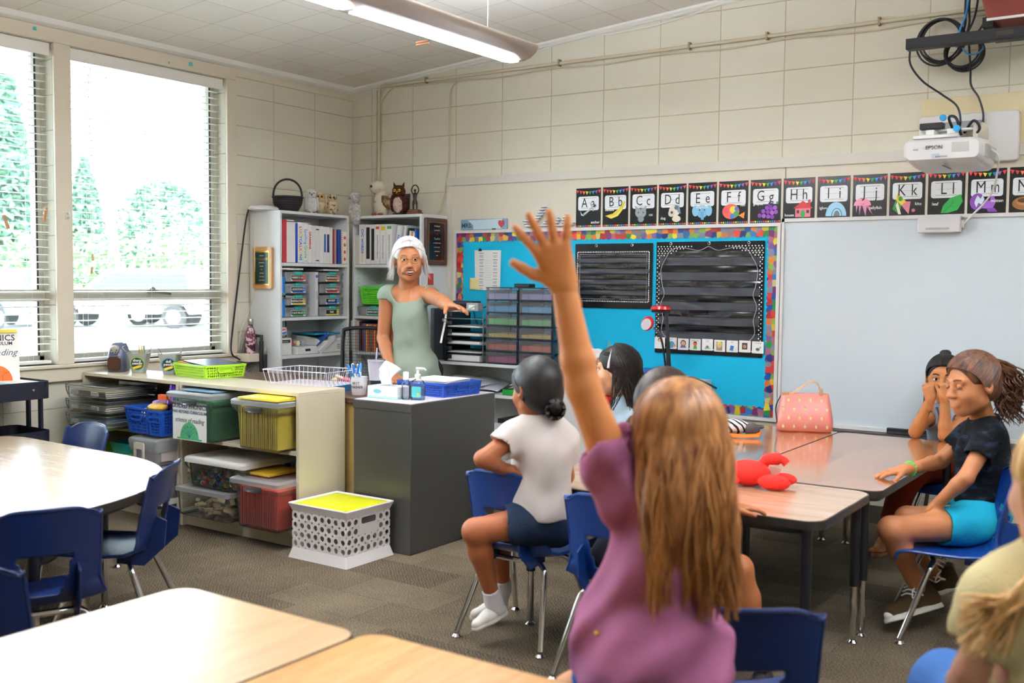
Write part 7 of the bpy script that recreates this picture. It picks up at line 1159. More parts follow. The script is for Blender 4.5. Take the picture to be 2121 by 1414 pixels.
def skinobj(name, parts, m, parent, world=True, smooth_it=2):
    vs, fs, b = [], [], 0
    for v, q in parts: vs.append(v); fs.append(q+b); b += len(v)
    v = np.concatenate(vs); q = np.concatenate(fs); inv = np.array(PW[parent.name].inverted()); v = v@inv[:3, :3].T+inv[:3, 3]
    me = bpy.data.meshes.new(name); me.vertices.add(len(v)); me.vertices.foreach_set('co', v.ravel()); me.loops.add(q.size); me.polygons.add(len(q)); me.polygons.foreach_set('loop_start', np.arange(0, q.size, 4)); me.polygons.foreach_set('loop_total', np.full(len(q), 4)); me.loops.foreach_set('vertex_index', q.ravel()); me.update(calc_edges=True); me.validate(); me.materials.append(m); me.shade_smooth()
    o = bpy.data.objects.new(name, me); COL.objects.link(o); o.parent = parent
    if smooth_it: md = o.modifiers.new('s', 'SMOOTH'); md.factor = .5; md.iterations = smooth_it
    return o
def wobj(name, g, m, parent, **k):       # world-coordinate mesh under a person
    inv = PW[parent.name].inverted(); g.v = [tuple(inv @ Vector(v)) for v in g.v]; return obj(name, g, m, parent, **k)
def skin(name, c, c2=None): 
    m = mat(name, c, .48, spec=.4, sss=.12, bump=.08, bscale=180, var=.06, vscale=14); return m
def cloth(name, c, var=.08, bump=.10, bscale=260, **k): return mat(name, c, .85, spec=.15, bump=bump, bscale=bscale, var=var, vscale=10, **k)
def HF(c, fwd, up=(0, 0, 1), s=1):       # head frame
    f = Vector(fwd).normalized(); r = f.cross(Vector(up)).normalized(); u = r.cross(f); M = Matrix(((r.x, f.x, u.x, c[0]), (r.y, f.y, u.y, c[1]), (r.z, f.z, u.z, c[2]), (0, 0, 0, 1))); return M @ Matrix.Scale(s, 4)
def head(H, s, neck=None, smile=False, adult=False, h=.0032, ears=(1, 1), nr=.05):
    f = S(); M3 = np.array(H.to_3x3())/s; P = lambda x, y, z: H @ Vector((x, y, z)); w = 1 if adult else 1.04
    def E(c, r, k=.02, m='u'): f.ell(P(*c), [x*s for x in r], M3, k*s, m)
    def C(a, b, r, r2=None, k=.012, m='u'): f.cone(P(*a), P(*b), r*s, (r if r2 is None else r2)*s, k*s, m)
    E((0, -.014, .028), (.074*w, .090, .086)); E((0, .018, -.025), (.062*w, .068, .082), .03); E((0, .050, -.083), (.030, .026, .022), .03); C((-.045, .0, -.065), (0, .055, -.092), .018, .014, .03); C((.045, .0, -.065), (0, .055, -.092), .018, .014, .03)
    for e in (-1, 1):
        E((e*.034, .052, -.036), (.026, .026, .026), .025); E((e*.030, .097, .006), (.019, .016, .0115), .012, 's'); C((e*.015, .083, .024), (e*.043, .070, .024), .009, .008, .018)
        C((e*.018, .083, .013), (e*.042, .076, .012), .0042, .0036, .004); C((e*.018, .083, -.004), (e*.041, .076, -.004), .0034, .003, .004)
        E((e*.011, .094, -.034), (.009, .009, .008), .008)
        if ears[0 if e < 0 else 1]: E((e*.079*w, -.010, -.004), (.010, .019, .030), .008); E((e*.087*w, -.006, .0), (.006, .010, .017), .006, 's')
    C((0, .082, .012), (0, .102, -.026), .0070, .0100, .014); E((0, .106, -.030), (.011, .010, .0095), .008)
    if smile:
        C((-.026, .082, -.058), (.026, .082, -.058), .012, .012, .02); E((0, .098, -.064), (.026, .016, .0105), .006, 's')
        for e in (-1, 1): C((e*.022, .088, -.040), (e*.036, .066, -.066), .007, .006, .012)
    else: C((-.014, .0835, -.061), (.014, .0835, -.061), .006, .006, .016); C((-.010, .083, -.071), (.010, .083, -.071), .006, .006, .016)
    if neck is not None: f.cone(P(0, -.02, -.06), neck, nr*s, nr*s*1.08, .03*s)
    return f.mesh(h), P
EYEW = mat('eye_white', '#ded8d2', .15); LID = None
def facebits(t, H, s, iris='#2a1a12', lip='#a85a52', brow='#3a2a22', smile=False, look=(0, 0), closed=False, skinm=None, bw=.0022):
    P = lambda x, y, z: H @ Vector((x, y, z)); im = mat('iris_'+iris[1:], iris, .1); lm = mat('lip_'+lip[1:], lip, .4); bm2 = mat('brow_'+brow[1:], brow, .9)
    for e in (-1, 1):
        if closed:
            wobj('eyelid', G().tube(bez([P(e*.017, .085, .004), P(e*.030, .0885, -.0035), P(e*.043, .078, .0)], 10), .0016*s, 6), bm2, t)
            g = G(); c = P(e*.030, .0765, .0045); g.ball(tuple(c), .0122*s, 16); wobj('eyelid', g, skinm, t)
        else:
            c = P(e*.030, .0735, .0045); ey = wobj('eye', G().ball(tuple(c), .0135*s, 18), EYEW, t); q = H.to_3x3() @ Vector((look[0], 1, look[1])).normalized()/1
            q = q.normalized(); g = G(); g.cyl(tuple(c+q*.0118*s), tuple(c+q*.0139*s), .0062*s, .0048*s, 18); g.cyl(tuple(c+q*.0139*s), tuple(c+q*.0141*s), .0026*s, .0024*s, 12); wobj('iris', g, im, t)
            L_ = G(); tp_ = (.0042 if smile else .0062); wobj('eyelid', L_.loft([[H @ Vector((e*.030+.0148*math.sin(b_)*math.cos(a_), .0735+.0148*math.sin(b_)*math.sin(a_), .0045+.0148*math.cos(b_))) for a_ in [2*PI*k/20 for k in range(20)]] for b_ in [.05+(math.acos(tp_/.0148)-.05)*j/6 for j in range(7)]], False).loft([[H @ Vector((e*.030+.0146*math.sin(b_)*math.cos(a_), .0735+.0146*math.sin(b_)*math.sin(a_), .0045-.0146*math.cos(b_))) for a_ in [2*PI*k/20 for k in range(20)]] for b_ in [.05+(math.acos(.0050/.0146)-.05)*j/6 for j in range(7)]], False), skinm or EYEW, t)
            wobj('eyelash', G().tube(bez([P(e*.0175, .0815, .0105), P(e*.030, .0888, .0045+tp_+.0006), P(e*.0425, .0805, .0090)], 10), .0011*s, 5), bm2, t)
        wobj('eyebrow', G().tube(bez([P(e*.013, .0915, .026), P(e*.030, .0895, .032), P(e*.046, .074, .027)], 10), [bw*s*.7]+[bw*s]*9+[bw*s*.4], 6, flat=1), bm2, t)
    if smile:
        wobj('teeth', G().tube(bez([P(-.019, .085, -.061), P(0, .0935, -.063), P(.019, .085, -.061)], 12), [.0035*s]+[.0056*s]*11+[.0035*s], 8), mat('teeth', '#e9e2d4', .25), t); wobj('mouth_inside', G().ball(tuple(P(0, .078, -.066)), (.02*s,)*3, 12), mat('mouth_dark', '#3a1512', .6), t)
        wobj('lips', G().tube(bez([P(-.027, .082, -.056), P(-.012, .0965, -.0565), P(0, .098, -.057), P(.012, .0965, -.0565), P(.027, .082, -.056)], 16), .0021*s, 7).tube(bez([P(-.027, .082, -.057), P(-.014, .094, -.073), P(0, .096, -.076), P(.014, .094, -.073), P(.027, .082, -.057)], 16), .0026*s, 7), lm, t)
    else: wobj('lips', G().tube(bez([P(-.018, .081, -.064), P(-.006, .0885, -.0615), P(0, .0885, -.0625), P(.006, .0885, -.0615), P(.018, .081, -.064)], 12), .0026*s, 7).tube(bez([P(-.016, .081, -.066), P(0, .089, -.0705), P(.016, .081, -.066)], 12), .0034*s, 7), lm, t)
def hand(w, d, n, L, side, curl=(.15,)*4, spread=.12, thumb=(.9, .2), h=.0024, ext=None, arm=None):
    """w wrist, d towards the fingers, n out of the back of the hand, side=+1 thumb on d x n side"""
    d = Vector(d).normalized(); n = Vector(n); n = (n-d*n.dot(d)).normalized(); sd = d.cross(n)*side; w = Vector(w); f = S(); r = .0105*L/.17; pl = L*.5
    if arm is not None: f.cone(w-d*.03+(Vector(arm)-w).normalized()*.02, w, L*.155, L*.15, .02)
    f.cone(w, w+d*pl*.3, L*.15, L*.14, .02)
    kn = []
    for i, o in enumerate((.17, .06, -.055, -.165)):
        k_ = w+d*(pl*(1, 1.03, .99, .92)[i])+sd*(o*L*1.05); kn.append(k_); f.cone(w+sd*(o*L*.55)+d*.01, k_, r*1.35, r*1.12, .014)
    f.ell(w+d*pl*.55, (L*.18, L*.26, L*.075), np.array([[sd.x, d.x, n.x], [sd.y, d.y, n.y], [sd.z, d.z, n.z]]), .015)
    for i in range(4):
        l = L*(.40, .46, .43, .34)[i]; a = spread*(1.5, .5, -.5, -1.6)[i]; p = kn[i]; q = (d*math.cos(a)+sd*math.sin(a)).normalized(); N = n
        for j, (fr, cc) in enumerate(((.46, .9), (.30, 1.2), (.24, .8))):
            g_ = curl[i]*cc; q2 = q*math.cos(g_)-N*math.sin(g_); N = N*math.cos(g_)+q*math.sin(g_); q = q2; e = p+q*l*fr; f.cone(p, e, r*(1-.1*j), r*(.92-.1*j), .004); p = e
    ta, tb = thumb; b0 = w+d*pl*.22+sd*L*.13; q = (d*math.cos(ta)+sd*math.sin(ta)-n*tb).normalized(); e1 = b0+q*L*.22; q2 = (q*.85+d*.4-n*tb*.3).normalized(); e2 = e1+q2*L*.17; e3 = e2+q2*L*.12; f.cone(w+d*.01, b0, r*1.4, r*1.5, .012).cone(b0, e1, r*1.5, r*1.15, .01).cone(e1, e2, r*1.1, r, .005).cone(e2, e3, r, r*.85, .004)
    return f.mesh(h)
def strands(g, H, s, n, path, r, seed=1, k=4, steps=12, taper=.25, grow=.012):
    rr = random.Random(seed); Hi = H.inverted(); C_ = Vector((0, -.016, .030))
    for i in range(n):
        pts = path(rr); e_ = grow+rr.uniform(-.0012, .0022)
        for j, p in enumerate(pts):          # keep each lock on the outside of the hair mass
            l_ = Hi @ p-C_; q = math.sqrt((l_.x/(.077+e_))**2+(l_.y/(.093+e_))**2+(l_.z/(.087+e_))**2)
            if q < 1 and j < 12: pts[j] = H @ (C_+l_/max(q, .3))
        if len(pts) < 2: continue
        q = r*s*rr.uniform(.7, 1.3); m = len(pts); g.tube(pts, [q*(1-(1-taper)*(j/(m-1))**2) for j in range(m)], k)
def hairmat(name, c1, c2, rough=.38, sc_=8):
    m = mat(name, c1, rough, spec=.5); nt, b = nodes(m); tc = mk(nt, 'TexCoord'); mp = mk(nt, 'Mapping'); mp.inputs['Scale'].default_value = (26*sc_/8, 26*sc_/8, 3); n = mk(nt, 'TexNoise', Scale=3, Detail=4); nt.links.new(tc.outputs['Object'], mp.inputs[0]); nt.links.new(mp.outputs[0], n.inputs[0]); r_ = ramp(nt, n.outputs['Fac'], [(.32, c1), (.68, c2)]); nt.links.new(r_.outputs[0], b.inputs['Base Color'])
    bp = mk(nt, 'Bump', Strength=.35, Distance=.004); nt.links.new(n.outputs['Fac'], bp.inputs['Height']); nt.links.new(bp.outputs[0], b.inputs['Normal']); return m
def cap(H, s, t, m, grow=.007, front=.108, low=-.045, h=.0045):    # hair lying on the skull, face left free
    f = S(); M3 = np.array(H.to_3x3())/s; P = lambda x, y, z: H @ Vector((x, y, z)); g_ = grow
    f.ell(P(0, -.016, .030), [(.077+g_)*s, (.093+g_)*s, (.087+g_)*s], M3, .01); f.ell(P(0, -.05, -.03), [(.058+g_)*s, (.05+g_)*s, (.06)*s], M3, .03)
    f.ell(P(0, .095, -.035), [.082*s, .088*s, front*s], M3, .02, 's'); f.ell(P(.085, .03, -.045), [.035*s, .05*s, .055*s], M3, .015, 's'); f.ell(P(-.085, .03, -.045), [.035*s, .05*s, .055*s], M3, .015, 's'); f.cut(P(0, 0, low-.03), H.to_3x3() @ Vector((0, 0, -1)), .01)
    return skinobj('hair', [f.mesh(h)], m, t, smooth_it=1)
def swept(H, tgt, am=1.9, jit=.012, tip=0):       # locks combed from the hairline to one point at the back
    def fn(rr):
        a = rr.uniform(-am, am); h0 = Vector((math.sin(a)*.083, .080-.075*(abs(a)/1.9)**1.3, .076-.085*(abs(a)/1.9)**2)); e = Vector(tgt)+Vector((rr.uniform(-jit, jit), 0, rr.uniform(-jit, jit))); return [H @ h0.lerp(e, k/11) for k in range(12)]
    return fn
def shoe(t, name, a, dirv, L_, m, sole, h=.005, up=.0, high=0, nrm=(0, 0, 1)):     # a = heel on the ground
    d = Vector(dirv).normalized(); n = Vector(nrm); n = (n-d*n.dot(d)).normalized(); a = Vector(a); f = S(); w = L_*.17
    f.path([a+d*w+n*w*.9, a+d*L_*.5+n*w*.85, a+d*(L_-w)+n*w*.62], [w*.98, w*.88, w*.85], .03)
    if high: f.cone(a+d*w*1.1+n*w*1.0, a+d*w*1.2+n*(w+high), w*.92, w*.88, .03); f.cut(a+n*(w+high*.98)+d*w, n, .002)
    f.cut(a+n*.010, -n, .001); o = skinobj(name, [f.mesh(h)], m, t)
    f = S(); f.path([a+d*w, a+d*L_*.5, a+d*(L_-w)], [w*1.08, w*.98, w*1.0], .03); f.cut(a+n*.024, n, .001); f.cut(a, -n, .001); s_ = skinobj('sole', [f.mesh(h)], sole, t); s_.parent = o; return o
def limb(pts, rs, k=.02): return S().path(pts, rs, k)
def wr(amp, fx=60, fy=50, fz=45, ph=0):
    return lambda X, Y, Z: amp*(np.sin(X*fx+np.sin(Z*13+ph)*2.2+ph)*np.sin(Z*fz*.5+Y*17+ph)*.6+np.sin((X+Y)*fy*.6-Z*fz+np.sin(X*15)*1.5+ph)*.5)
# ---------------- a body from joints ----------------
def person(label, loc): return thing('person', label, 'person', loc)
def torso(f, J, s, gr=0, hip=True):
    R_ = J['R']; Fv = J['F']; U = (J['neck']-J['pel']).normalized(); Rv = (R_-U*R_.dot(U)).normalized(); Fo = U.cross(Rv)*1.0; Fo = Fo if Fo.dot(Fv) > 0 else -Fo
    M3 = np.array([Rv, Fo, U]); L_ = (J['neck']-J['pel']).length; P = lambda a, b, c: J['pel']+Rv*a+Fo*b+U*c
    f.ell(P(0, 0, L_*.66), [.118*s+gr, .082*s+gr, L_*.36+gr], M3, .04); f.ell(P(0, .004*s, L_*.36), [.104*s+gr, .082*s+gr, L_*.32+gr], M3, .05)
    if hip: f.ell(P(0, -.005*s, .02*s), [.118*s+gr, .095*s+gr, .10*s+gr], M3, .05)
    for k in ('sL', 'sR'): f.cone(P(0, -.01, L_*.97), J[k], .036*s+gr, .038*s+gr, .05)
    return P, M3
def body(t, J, s, m, headparts, hands, vox=.006, arm=(.036, .029, .021), leg=(.068, .048, .045, .028), legs=True):
    f = S(); torso(f, J, s)
    for e in 'LR':
        f.cone(J['s'+e], J['e'+e], arm[0]*s, arm[1]*s, .03).cone(J['e'+e], J['e'+e]+(J['w'+e]-J['e'+e])*.25, arm[1]*s, arm[1]*s*.98, .015).cone(J['e'+e]+(J['w'+e]-J['e'+e])*.25, J['w'+e], arm[1]*s*.98, arm[2]*s, .015)
        if legs: f.cone(J['h'+e], J['k'+e], leg[0]*s, leg[1]*s, .04).cone(J['k'+e], J['k'+e]+(J['a'+e]-J['k'+e])*.3, leg[1]*s*.95, leg[2]*s*1.05, .02).cone(J['k'+e]+(J['a'+e]-J['k'+e])*.3, J['a'+e], leg[2]*s*1.05, leg[3]*s, .02)
    return skinobj('body', [f.mesh(vox)]+headparts+hands, m, t)
def shirt(t, J, s, m, name='shirt', gr=.010, sleeve=.55, neckr=.062, hem=-.02, flare=0, vox=.006, wrinkle=.0035, scoop=(0, 0), ph=0, sl=('L', 'R'), arm=.044, hip=True):
    f = S(); P, M3 = torso(f, J, s, gr, hip); L_ = (J['neck']-J['pel']).length
    if flare: f.ell(P(0, 0, hem*.5), [.118*s+gr+flare, .1*s+gr+flare*.8, .16*s], M3, .08)
    for e in sl:
        if sleeve: q = J['s'+e]+(J['e'+e]-J['s'+e])*sleeve; f.cone(J['s'+e]-(J['e'+e]-J['s'+e])*.05, q, arm*s+gr*.4, arm*s+gr*.6, .03)
    for e in sl:
        if sleeve:
            ax = (J['e'+e]-J['s'+e]).normalized(); q = J['s'+e]+(J['e'+e]-J['s'+e])*sleeve; f.o.append(('s', 'c', V3(q+ax*.03*s), V3(q+ax*.12*s), .055*s, .06*s, .004))
    f.cut(P(0, 0, hem), (P(0, 0, 0)-P(0, 0, 1)), .004); top = P(0, scoop[0], L_+.035+scoop[1]); f.ell(top, [neckr*s, neckr*s*1.05, .045*s+abs(scoop[1])], M3, .006, 's')
    return skinobj(name, [f.mesh(vox, wr(wrinkle, ph=ph))], m, t)
def shorts(t, J, s, m, frac=.5, name='shorts', gr=.012, vox=.006, waist=.09, full=False, rr_=(.074, .066), wrinkle=.003):
    f = S(); U = (J['neck']-J['pel']).normalized(); Rv = J['R']; Fo = U.cross(Rv); M3 = np.array([Rv, Fo, U]); f.ell(J['pel']+U*.02*s, [.122*s+gr, .1*s+gr, .11*s+gr], M3, .05)
    for e in 'LR': f.cone(J['h'+e], J['h'+e]+(J['k'+e]-J['h'+e])*min(1, frac), rr_[0]*s+gr, rr_[1]*s+gr*.7, .035)
    if frac > 1:
        for e in 'LR': f.cone(J['k'+e], J['k'+e]+(J['a'+e]-J['k'+e])*(frac-1), rr_[1]*s+gr*.7, (rr_[1]*.72)*s+gr, .03)
    else:
        for e in 'LR': ax = (J['k'+e]-J['h'+e]).normalized(); q = J['h'+e]+(J['k'+e]-J['h'+e])*frac; f.o.append(('s', 'c', V3(q+ax*.045*s), V3(q+ax*.16*s), .1*s, .11*s, .004))
    f.cut(J['pel']+U*waist*s, U, .003); return skinobj(name, [f.mesh(vox, wr(wrinkle, ph=1))], m, t)
def right_of(F): return Vector(F).cross(Vector((0, 0, 1))).normalized()
Z1 = Vector((0, 0, 1))
# ======================= TEACHER =======================
p = at(850, 560, 6.55); t = person('smiling white haired teacher in glasses and a sage sleeveless top, one arm stretched out', (p.x, p.y, 0))
SKT = skin('tan_skin', '#b97a54'); F = Vector((.66, -.75, 0)).normalized(); Rv = right_of(F)   # Rv = her right hand side
HS = 1.13; H = HF(at(847, 538, 6.50), (.67, -.74, -.05), (-.05, 0, 1), HS)
J = dict(R=Rv, F=F, pel=at(856, 775, 6.62), neck=at(846, 596, 6.58), sR=at(802, 612, 6.60), eR=at(794, 700, 6.66), wR=atz(812, 776, .775), sL=at(890, 611, 6.52), eL=at(917, 625, 6.30), wL=at(931, 634, 6.10))
pz = J['pel']; J['hL'] = Vector((pz.x, pz.y, .78))-Rv*.09; J['hR'] = Vector((pz.x, pz.y, .78))+Rv*.09; 
for e, q in (('L', -1), ('R', 1)): b_ = J['h'+e]; J['k'+e] = Vector((b_.x, b_.y, .44))+F*.02; J['a'+e] = Vector((b_.x, b_.y, .09))
hp_, P = head(H, HS, neck=J['neck']-Z1*.01, smile=True, adult=True, h=.0026, ears=(1, 1), nr=.052)
dR = (J['wR']-J['eR']).normalized(); hL_ = hand(J['wL'], (at(957, 637, 6.02)-J['wL']), Vector((-.1, .3, 1)), .17, 1, curl=(.15, .2, .25, .3), spread=.16, thumb=(1.1, .8), arm=J['eL'])
hR_ = hand(J['wR'], Vector((.55, -.5, -.25)), Vector((.1, -.1, 1)), .165, -1, curl=(.2,)*4, spread=.1, arm=J['eR'])
body(t, J, 1.22, SKT, [hp_], [hL_, hR_], arm=(.040, .033, .022), leg=(.075, .055, .05, .034))
SAGE = cloth('sage_cotton', '#8f9c8c', .05); shirt(t, J, 1.22, SAGE, gr=.012, sleeve=.07, neckr=.088, hem=-.04, flare=.045, scoop=(.05, -.045), wrinkle=.004, arm=.036)
shorts(t, J, 1.22, cloth('black_trousers', '#24262c'), frac=1.9, name='trousers')
for e in 'LR': shoe(t, 'shoe', Vector((J['a'+e].x, J['a'+e].y, 0))-F*.06, F, .24, mat('black_shoe', '#1c1c20', .5), mat('black_shoe', '#1c1c20', .5))
facebits(t, H, HS, '#2a1a14', '#9a5040', '#9a8a80', smile=True, look=(-.1, -.05), bw=.0018, skinm=SKT)
for e in (-1, 1):     # creases and glasses
    wobj('glasses_rim', G().tube([P(e*.032+.0245*math.cos(a), .108-.012*abs(math.cos(a)*(1 if e*math.cos(a) > 0 else 0)), .000+.018*math.sin(a)) for a in [2*PI*k/28 for k in range(29)]], .0014, 6).tube([P(e*.054, .098, .004), P(e*.080, .04, .006), P(e*.084, -.01, .008)], .0013, 6), GOLD, t)
wobj('glasses_bridge', G().tube(bez([P(-.0075, .107, .003), P(0, .109, .007), P(.0075, .107, .003)], 8), .0013, 6), GOLD, t)
WHH = hairmat('white_hair', '#dcd9d6', '#fbfaf8', .5); cap(H, HS, t, WHH, .012, .121, low=-.06)
g = G(); rr = random.Random(4)
def tp(rr):
    e = rr.choice((-1, 1)); a = rr.uniform(0, 1); o = []
    for k in range(10):
        q = k/9; x = e*(.004+.086*math.sin(q*1.5)+.010*q*rr.uniform(.4, 1.2)); y = .060-.14*a-.05*q; z = .112-.010*a-.03*q-(.11+.03*rr.random())*q*q
        o.append(H @ (Vector((x*1.05, y, z))+Vector((rr.uniform(-.003, .003),)*3)))
    return o
strands(g, H, HS, 340, swept(H, (0, -.10, .02), 1.8, .03), .0024, 5, 4, grow=.0135, taper=.8); strands(g, H, HS, 300, tp, .0022, 3, 4, grow=.013)
def fz(rr):
    e = rr.choice((-1, 1)); w2 = rr.uniform(.2, 1.3); a = rr.uniform(-.09, .02); z0 = rr.uniform(-.06, .03); o = []
    for k in range(9): q = k/8; o.append(H @ Vector((e*(.082+.035*q*q*w2+.006*math.sin(q*4+a*60)), a-.03*q, z0+.03-.09*q)))
    return o
strands(g, H, HS, 150, fz, .0013, 8, 3); wobj('hair_locks', g, WHH, t)
t = thing('lanyard', 'clear lanyard strap with a plastic clip hanging beside the teacher', 'lanyard', tuple(at(922, 660, 6.12))); inv = None
PW[t.name] = Matrix.Translation(t.location); wobj('strap', G().tube(bez([at(925, 640, 6.12), at(922, 665, 6.12), at(917, 690, 6.12), at(913, 710, 6.12)], 12), .006, 8, flat=.3), PAPER, t); wobj('clip', G().cyl(at(916, 662, 6.1), at(926, 664, 6.1), .012, n=14), CLR3, t)
# ======================= GIRL WITH THE RAISED ARM =======================
D2 = 2.08; q_ = at(1350, 1100, D2); t = person('child with long golden hair and a mauve shirt, arm raised high', (q_.x, q_.y, 0)); t.rotation_euler = (0, 0, 0)
SKA = skin('warm_skin', '#c8834f'); F = Vector((-.70, .71, 0)).normalized(); Rv = right_of(F)
H = HF(at(1398, 912, D2), (-.80, .60, .02), (0, 0, 1), .95)
J = dict(R=Rv, F=F, pel=at(1345, 1372, 2.12), neck=at(1372, 1022, 2.09), sL=at(1285, 1000, D2), eL=at(1207, 800, 2.05), wL=at(1166, 585, 2.03), sR=at(1448, 1040, 2.05), eR=at(1440, 1170, 2.20), wR=at(1400, 1180, 2.38))
J['hL'] = J['pel']-Rv*.065-Z1*.03; J['hR'] = J['pel']+Rv*.065-Z1*.03; J['kL'] = at(1190, 1440, 2.22); J['aL'] = J['kL']+Vector((.02, .0, -.30)); J['kR'] = J['hR']+Vector((0, .02, -.26)); J['aR'] = J['kR']+Vector((0, -.02, -.20)); 
for e in 'LR': J['a'+e].z = .075
hp_, P = head(H, .98, neck=J['neck'], h=.0035, nr=.043)
Wm = J['wL']; hL_ = hand(Wm, (at(1130, 480, 1.985)-Wm), at(1166, 585, 1.0)-Wm, .156, -1, curl=(.10, .05, .05, .10), spread=.27, thumb=(1.0, .05), arm=J['eL'])
hR_ = hand(J['wR'], Vector((-.5, .5, .1)), Z1, .14, -1, arm=J['eR'])
body(t, J, 1.0, SKA, [hp_], [hL_, hR_], arm=(.043, .033, .024))
MAU = cloth('mauve_cotton', '#94587a', .06, .2); shirt(t, J, 1.0, MAU, gr=.020, sleeve=.34, hem=-.02, flare=.05, wrinkle=.011, neckr=.055, arm=.052)
shorts(t, J, 1.0, cloth('bright_blue_denim', '#2a5aa8'), frac=.45); 
for e in 'LR': shoe(t, 'shoe', Vector((J['a'+e].x, J['a'+e].y, 0))-F*.05, F, .19, mat('white_canvas', '#dcd8d0', .7), CARD)
facebits(t, H, .98, '#3a2a1a', '#b8685a', '#6a4a2a', skinm=SKA)
wobj('button', G().ball(tuple(at(1237, 1312, 2.02)), .006, 10), mat('gold', '#c9a24a', .25, .9), t)
GH = hairmat('golden_brown_hair', '#6e3c12', '#b9814a', .42, 6); cap(H, .98, t, GH, .014, low=-.06)
g = G(); land = at(1432, 1235, 2.0); hd = H
def long_(rr, hair_c=None):
    u = rr.uniform(-1, 1); b = rr.uniform(-.5, 1); o = []; base = H.to_3x3()
    a0 = u*1.9; wob = rr.uniform(0, 6)
    for k in range(8):                          # over the skull, from the parting down the side or back
        q = k/7; el = (1-q)*1.45+.05*q; ra = Vector((math.sin(a0)*math.cos(el), -math.cos(a0)*math.cos(el), math.sin(el))); w_ = Vector((ra.x*.090, ra.y*.106-.016, ra.z*.102+.028))*(1+.03*math.sin(wob)); o.append(H @ w_)
    p0 = o[-1]; n_ = 13; ln = land+(_r*(.055*math.sin(a0)*1.25+rr.uniform(-.02, .02)))+_f*rr.uniform(-.03, .03)+Z1*rr.uniform(-.05, .09)
    for k in range(1, n_+1): q = k/n_; c = p0.lerp(ln, q); c = c+_r*(.010*math.sin(q*7+wob))+(-_f)*(.035*math.sin(q*PI)); o.append(c)
    return o
strands(g, H, .98, 640, long_, .0042, 5, 4, taper=.35, grow=.016); wobj('hair_locks', g, GH, t, smooth=80)
# ======================= CHILD HIDDEN BEHIND HER =======================
t = person('dark haired child mostly hidden behind the raised arm girl, one hand on the table', (4.1, -2.92, 0)); SKB = skin('brown_skin', '#a9683e'); F = Vector((-.3, .95, 0)).normalized(); Rv = right_of(F)
H = HF(at(1374, 850, 3.3), (-.6, .8, 0), (0, 0, 1), .98)
J = dict(R=Rv, F=F, pel=Vector((4.03, -2.90, .42)), neck=at(1375, 935, 3.33), sL=at(1320, 965, 3.38), eL=at(1330, 1020, 3.5), wL=at(1420, 1010, 3.62), sR=at(1432, 965, 3.28), eR=at(1452, 1060, 3.32), wR=atz(1512, 1052, .612))
J['hL'] = J['pel']-Rv*.07; J['hR'] = J['pel']+Rv*.07; J['kR'] = at(1530, 1178, 3.42); J['kL'] = Vector((4.12, -2.58, .40)); J['aR'] = Vector((4.42, -2.72, .08)); J['aL'] = Vector((4.12, -2.52, .08))
hp_, P = head(H, .98, neck=J['neck'], h=.004, nr=.043)
body(t, J, .96, SKB, [hp_], [hand(J['wR'], at(1600, 1050, 3.5)-J['wR'], Z1, .13, 1, curl=(.2,)*4, arm=J['eR'], spread=.08), hand(J['wL'], at(1530, 975, 3.75)-J['wL'], Z1, .13, -1, curl=(.3,)*4, arm=J['eL'])])
shirt(t, J, .96, cloth('grey_cotton', '#6a6a70')); shorts(t, J, .96, cloth('dark_shorts', '#25262e'), .5)
DKH = hairmat('dark_brown_hair', '#160d08', '#38200f', .45); cap(H, .98, t, DKH, .022, low=-.05)
g = G()
def dome(rr):
    a0 = rr.uniform(-2.1, 2.1); o = []
    for k in range(12): q = k/11; el = (1-q)*1.5-.9*q; o.append(H @ Vector((math.sin(a0)*math.cos(el)*.098, -math.cos(a0)*math.cos(el)*.115-.016, math.sin(el)*.112+.028)))
    return o
strands(g, H, .98, 260, dome, .0045, 2, 4, grow=.024); wobj('hair_locks', g, DKH, t, smooth=80)
for e in 'LR': shoe(t, 'shoe', Vector((J['a'+e].x, J['a'+e].y, 0))-F*.05, F, .18, mat('black_canvas', '#202026', .8), CARD)
# ======================= GIRL IN THE WHITE SHIRT =======================
t = person('child in a white shirt and denim shorts sitting sideways, dark hair in a low knot', (3.47, -2.72, 0)); SKC = skin('deep_tan_skin', '#a8623c'); F = Vector((-.45, .9, 0)).normalized(); Rv = right_of(F)
H = HF(at(1110, 806, 3.80), (-.95, .30, -.02), (0, 0, 1), .98)
J = dict(R=Rv, F=F, pel=at(1120, 1062, 3.86), neck=at(1122, 872, 3.82), sL=at(1068, 902, 3.80), eL=at(1000, 950, 3.72), wL=at(1048, 972, 3.80), sR=at(1166, 912, 3.82), eR=at(1172, 985, 3.9), wR=at(1140, 1010, 4.05))
J['hL'] = at(1090, 1082, 3.82); J['hR'] = at(1150, 1088, 3.86); J['kL'] = at(984, 1100, 3.80); J['kR'] = at(1030, 1105, 4.05); J['aL'] = at(1022, 1243, 3.90); J['aR'] = at(1042, 1218, 4.12)
hp_, P = head(H, .98, neck=J['neck'], h=.0032, nr=.042)
body(t, J, .98, SKC, [hp_], [hand(J['wL'], at(1100, 975, 3.84)-J['wL'], Z1, .125, 1, curl=(.3,)*4, arm=J['eL']), hand(J['wR'], at(1110, 1010, 4.1)-J['wR'], Z1, .125, -1, curl=(.3,)*4, arm=J['eR'])], arm=(.038, .031, .022), leg=(.062, .048, .042, .026))
shirt(t, J, .98, cloth('white_cotton', '#ddd2cc', .03), gr=.019, sleeve=.42, hem=.0, wrinkle=.003, neckr=.05, arm=.046); shorts(t, J, .98, cloth('dark_denim', '#27364e', bump=.4), .5)
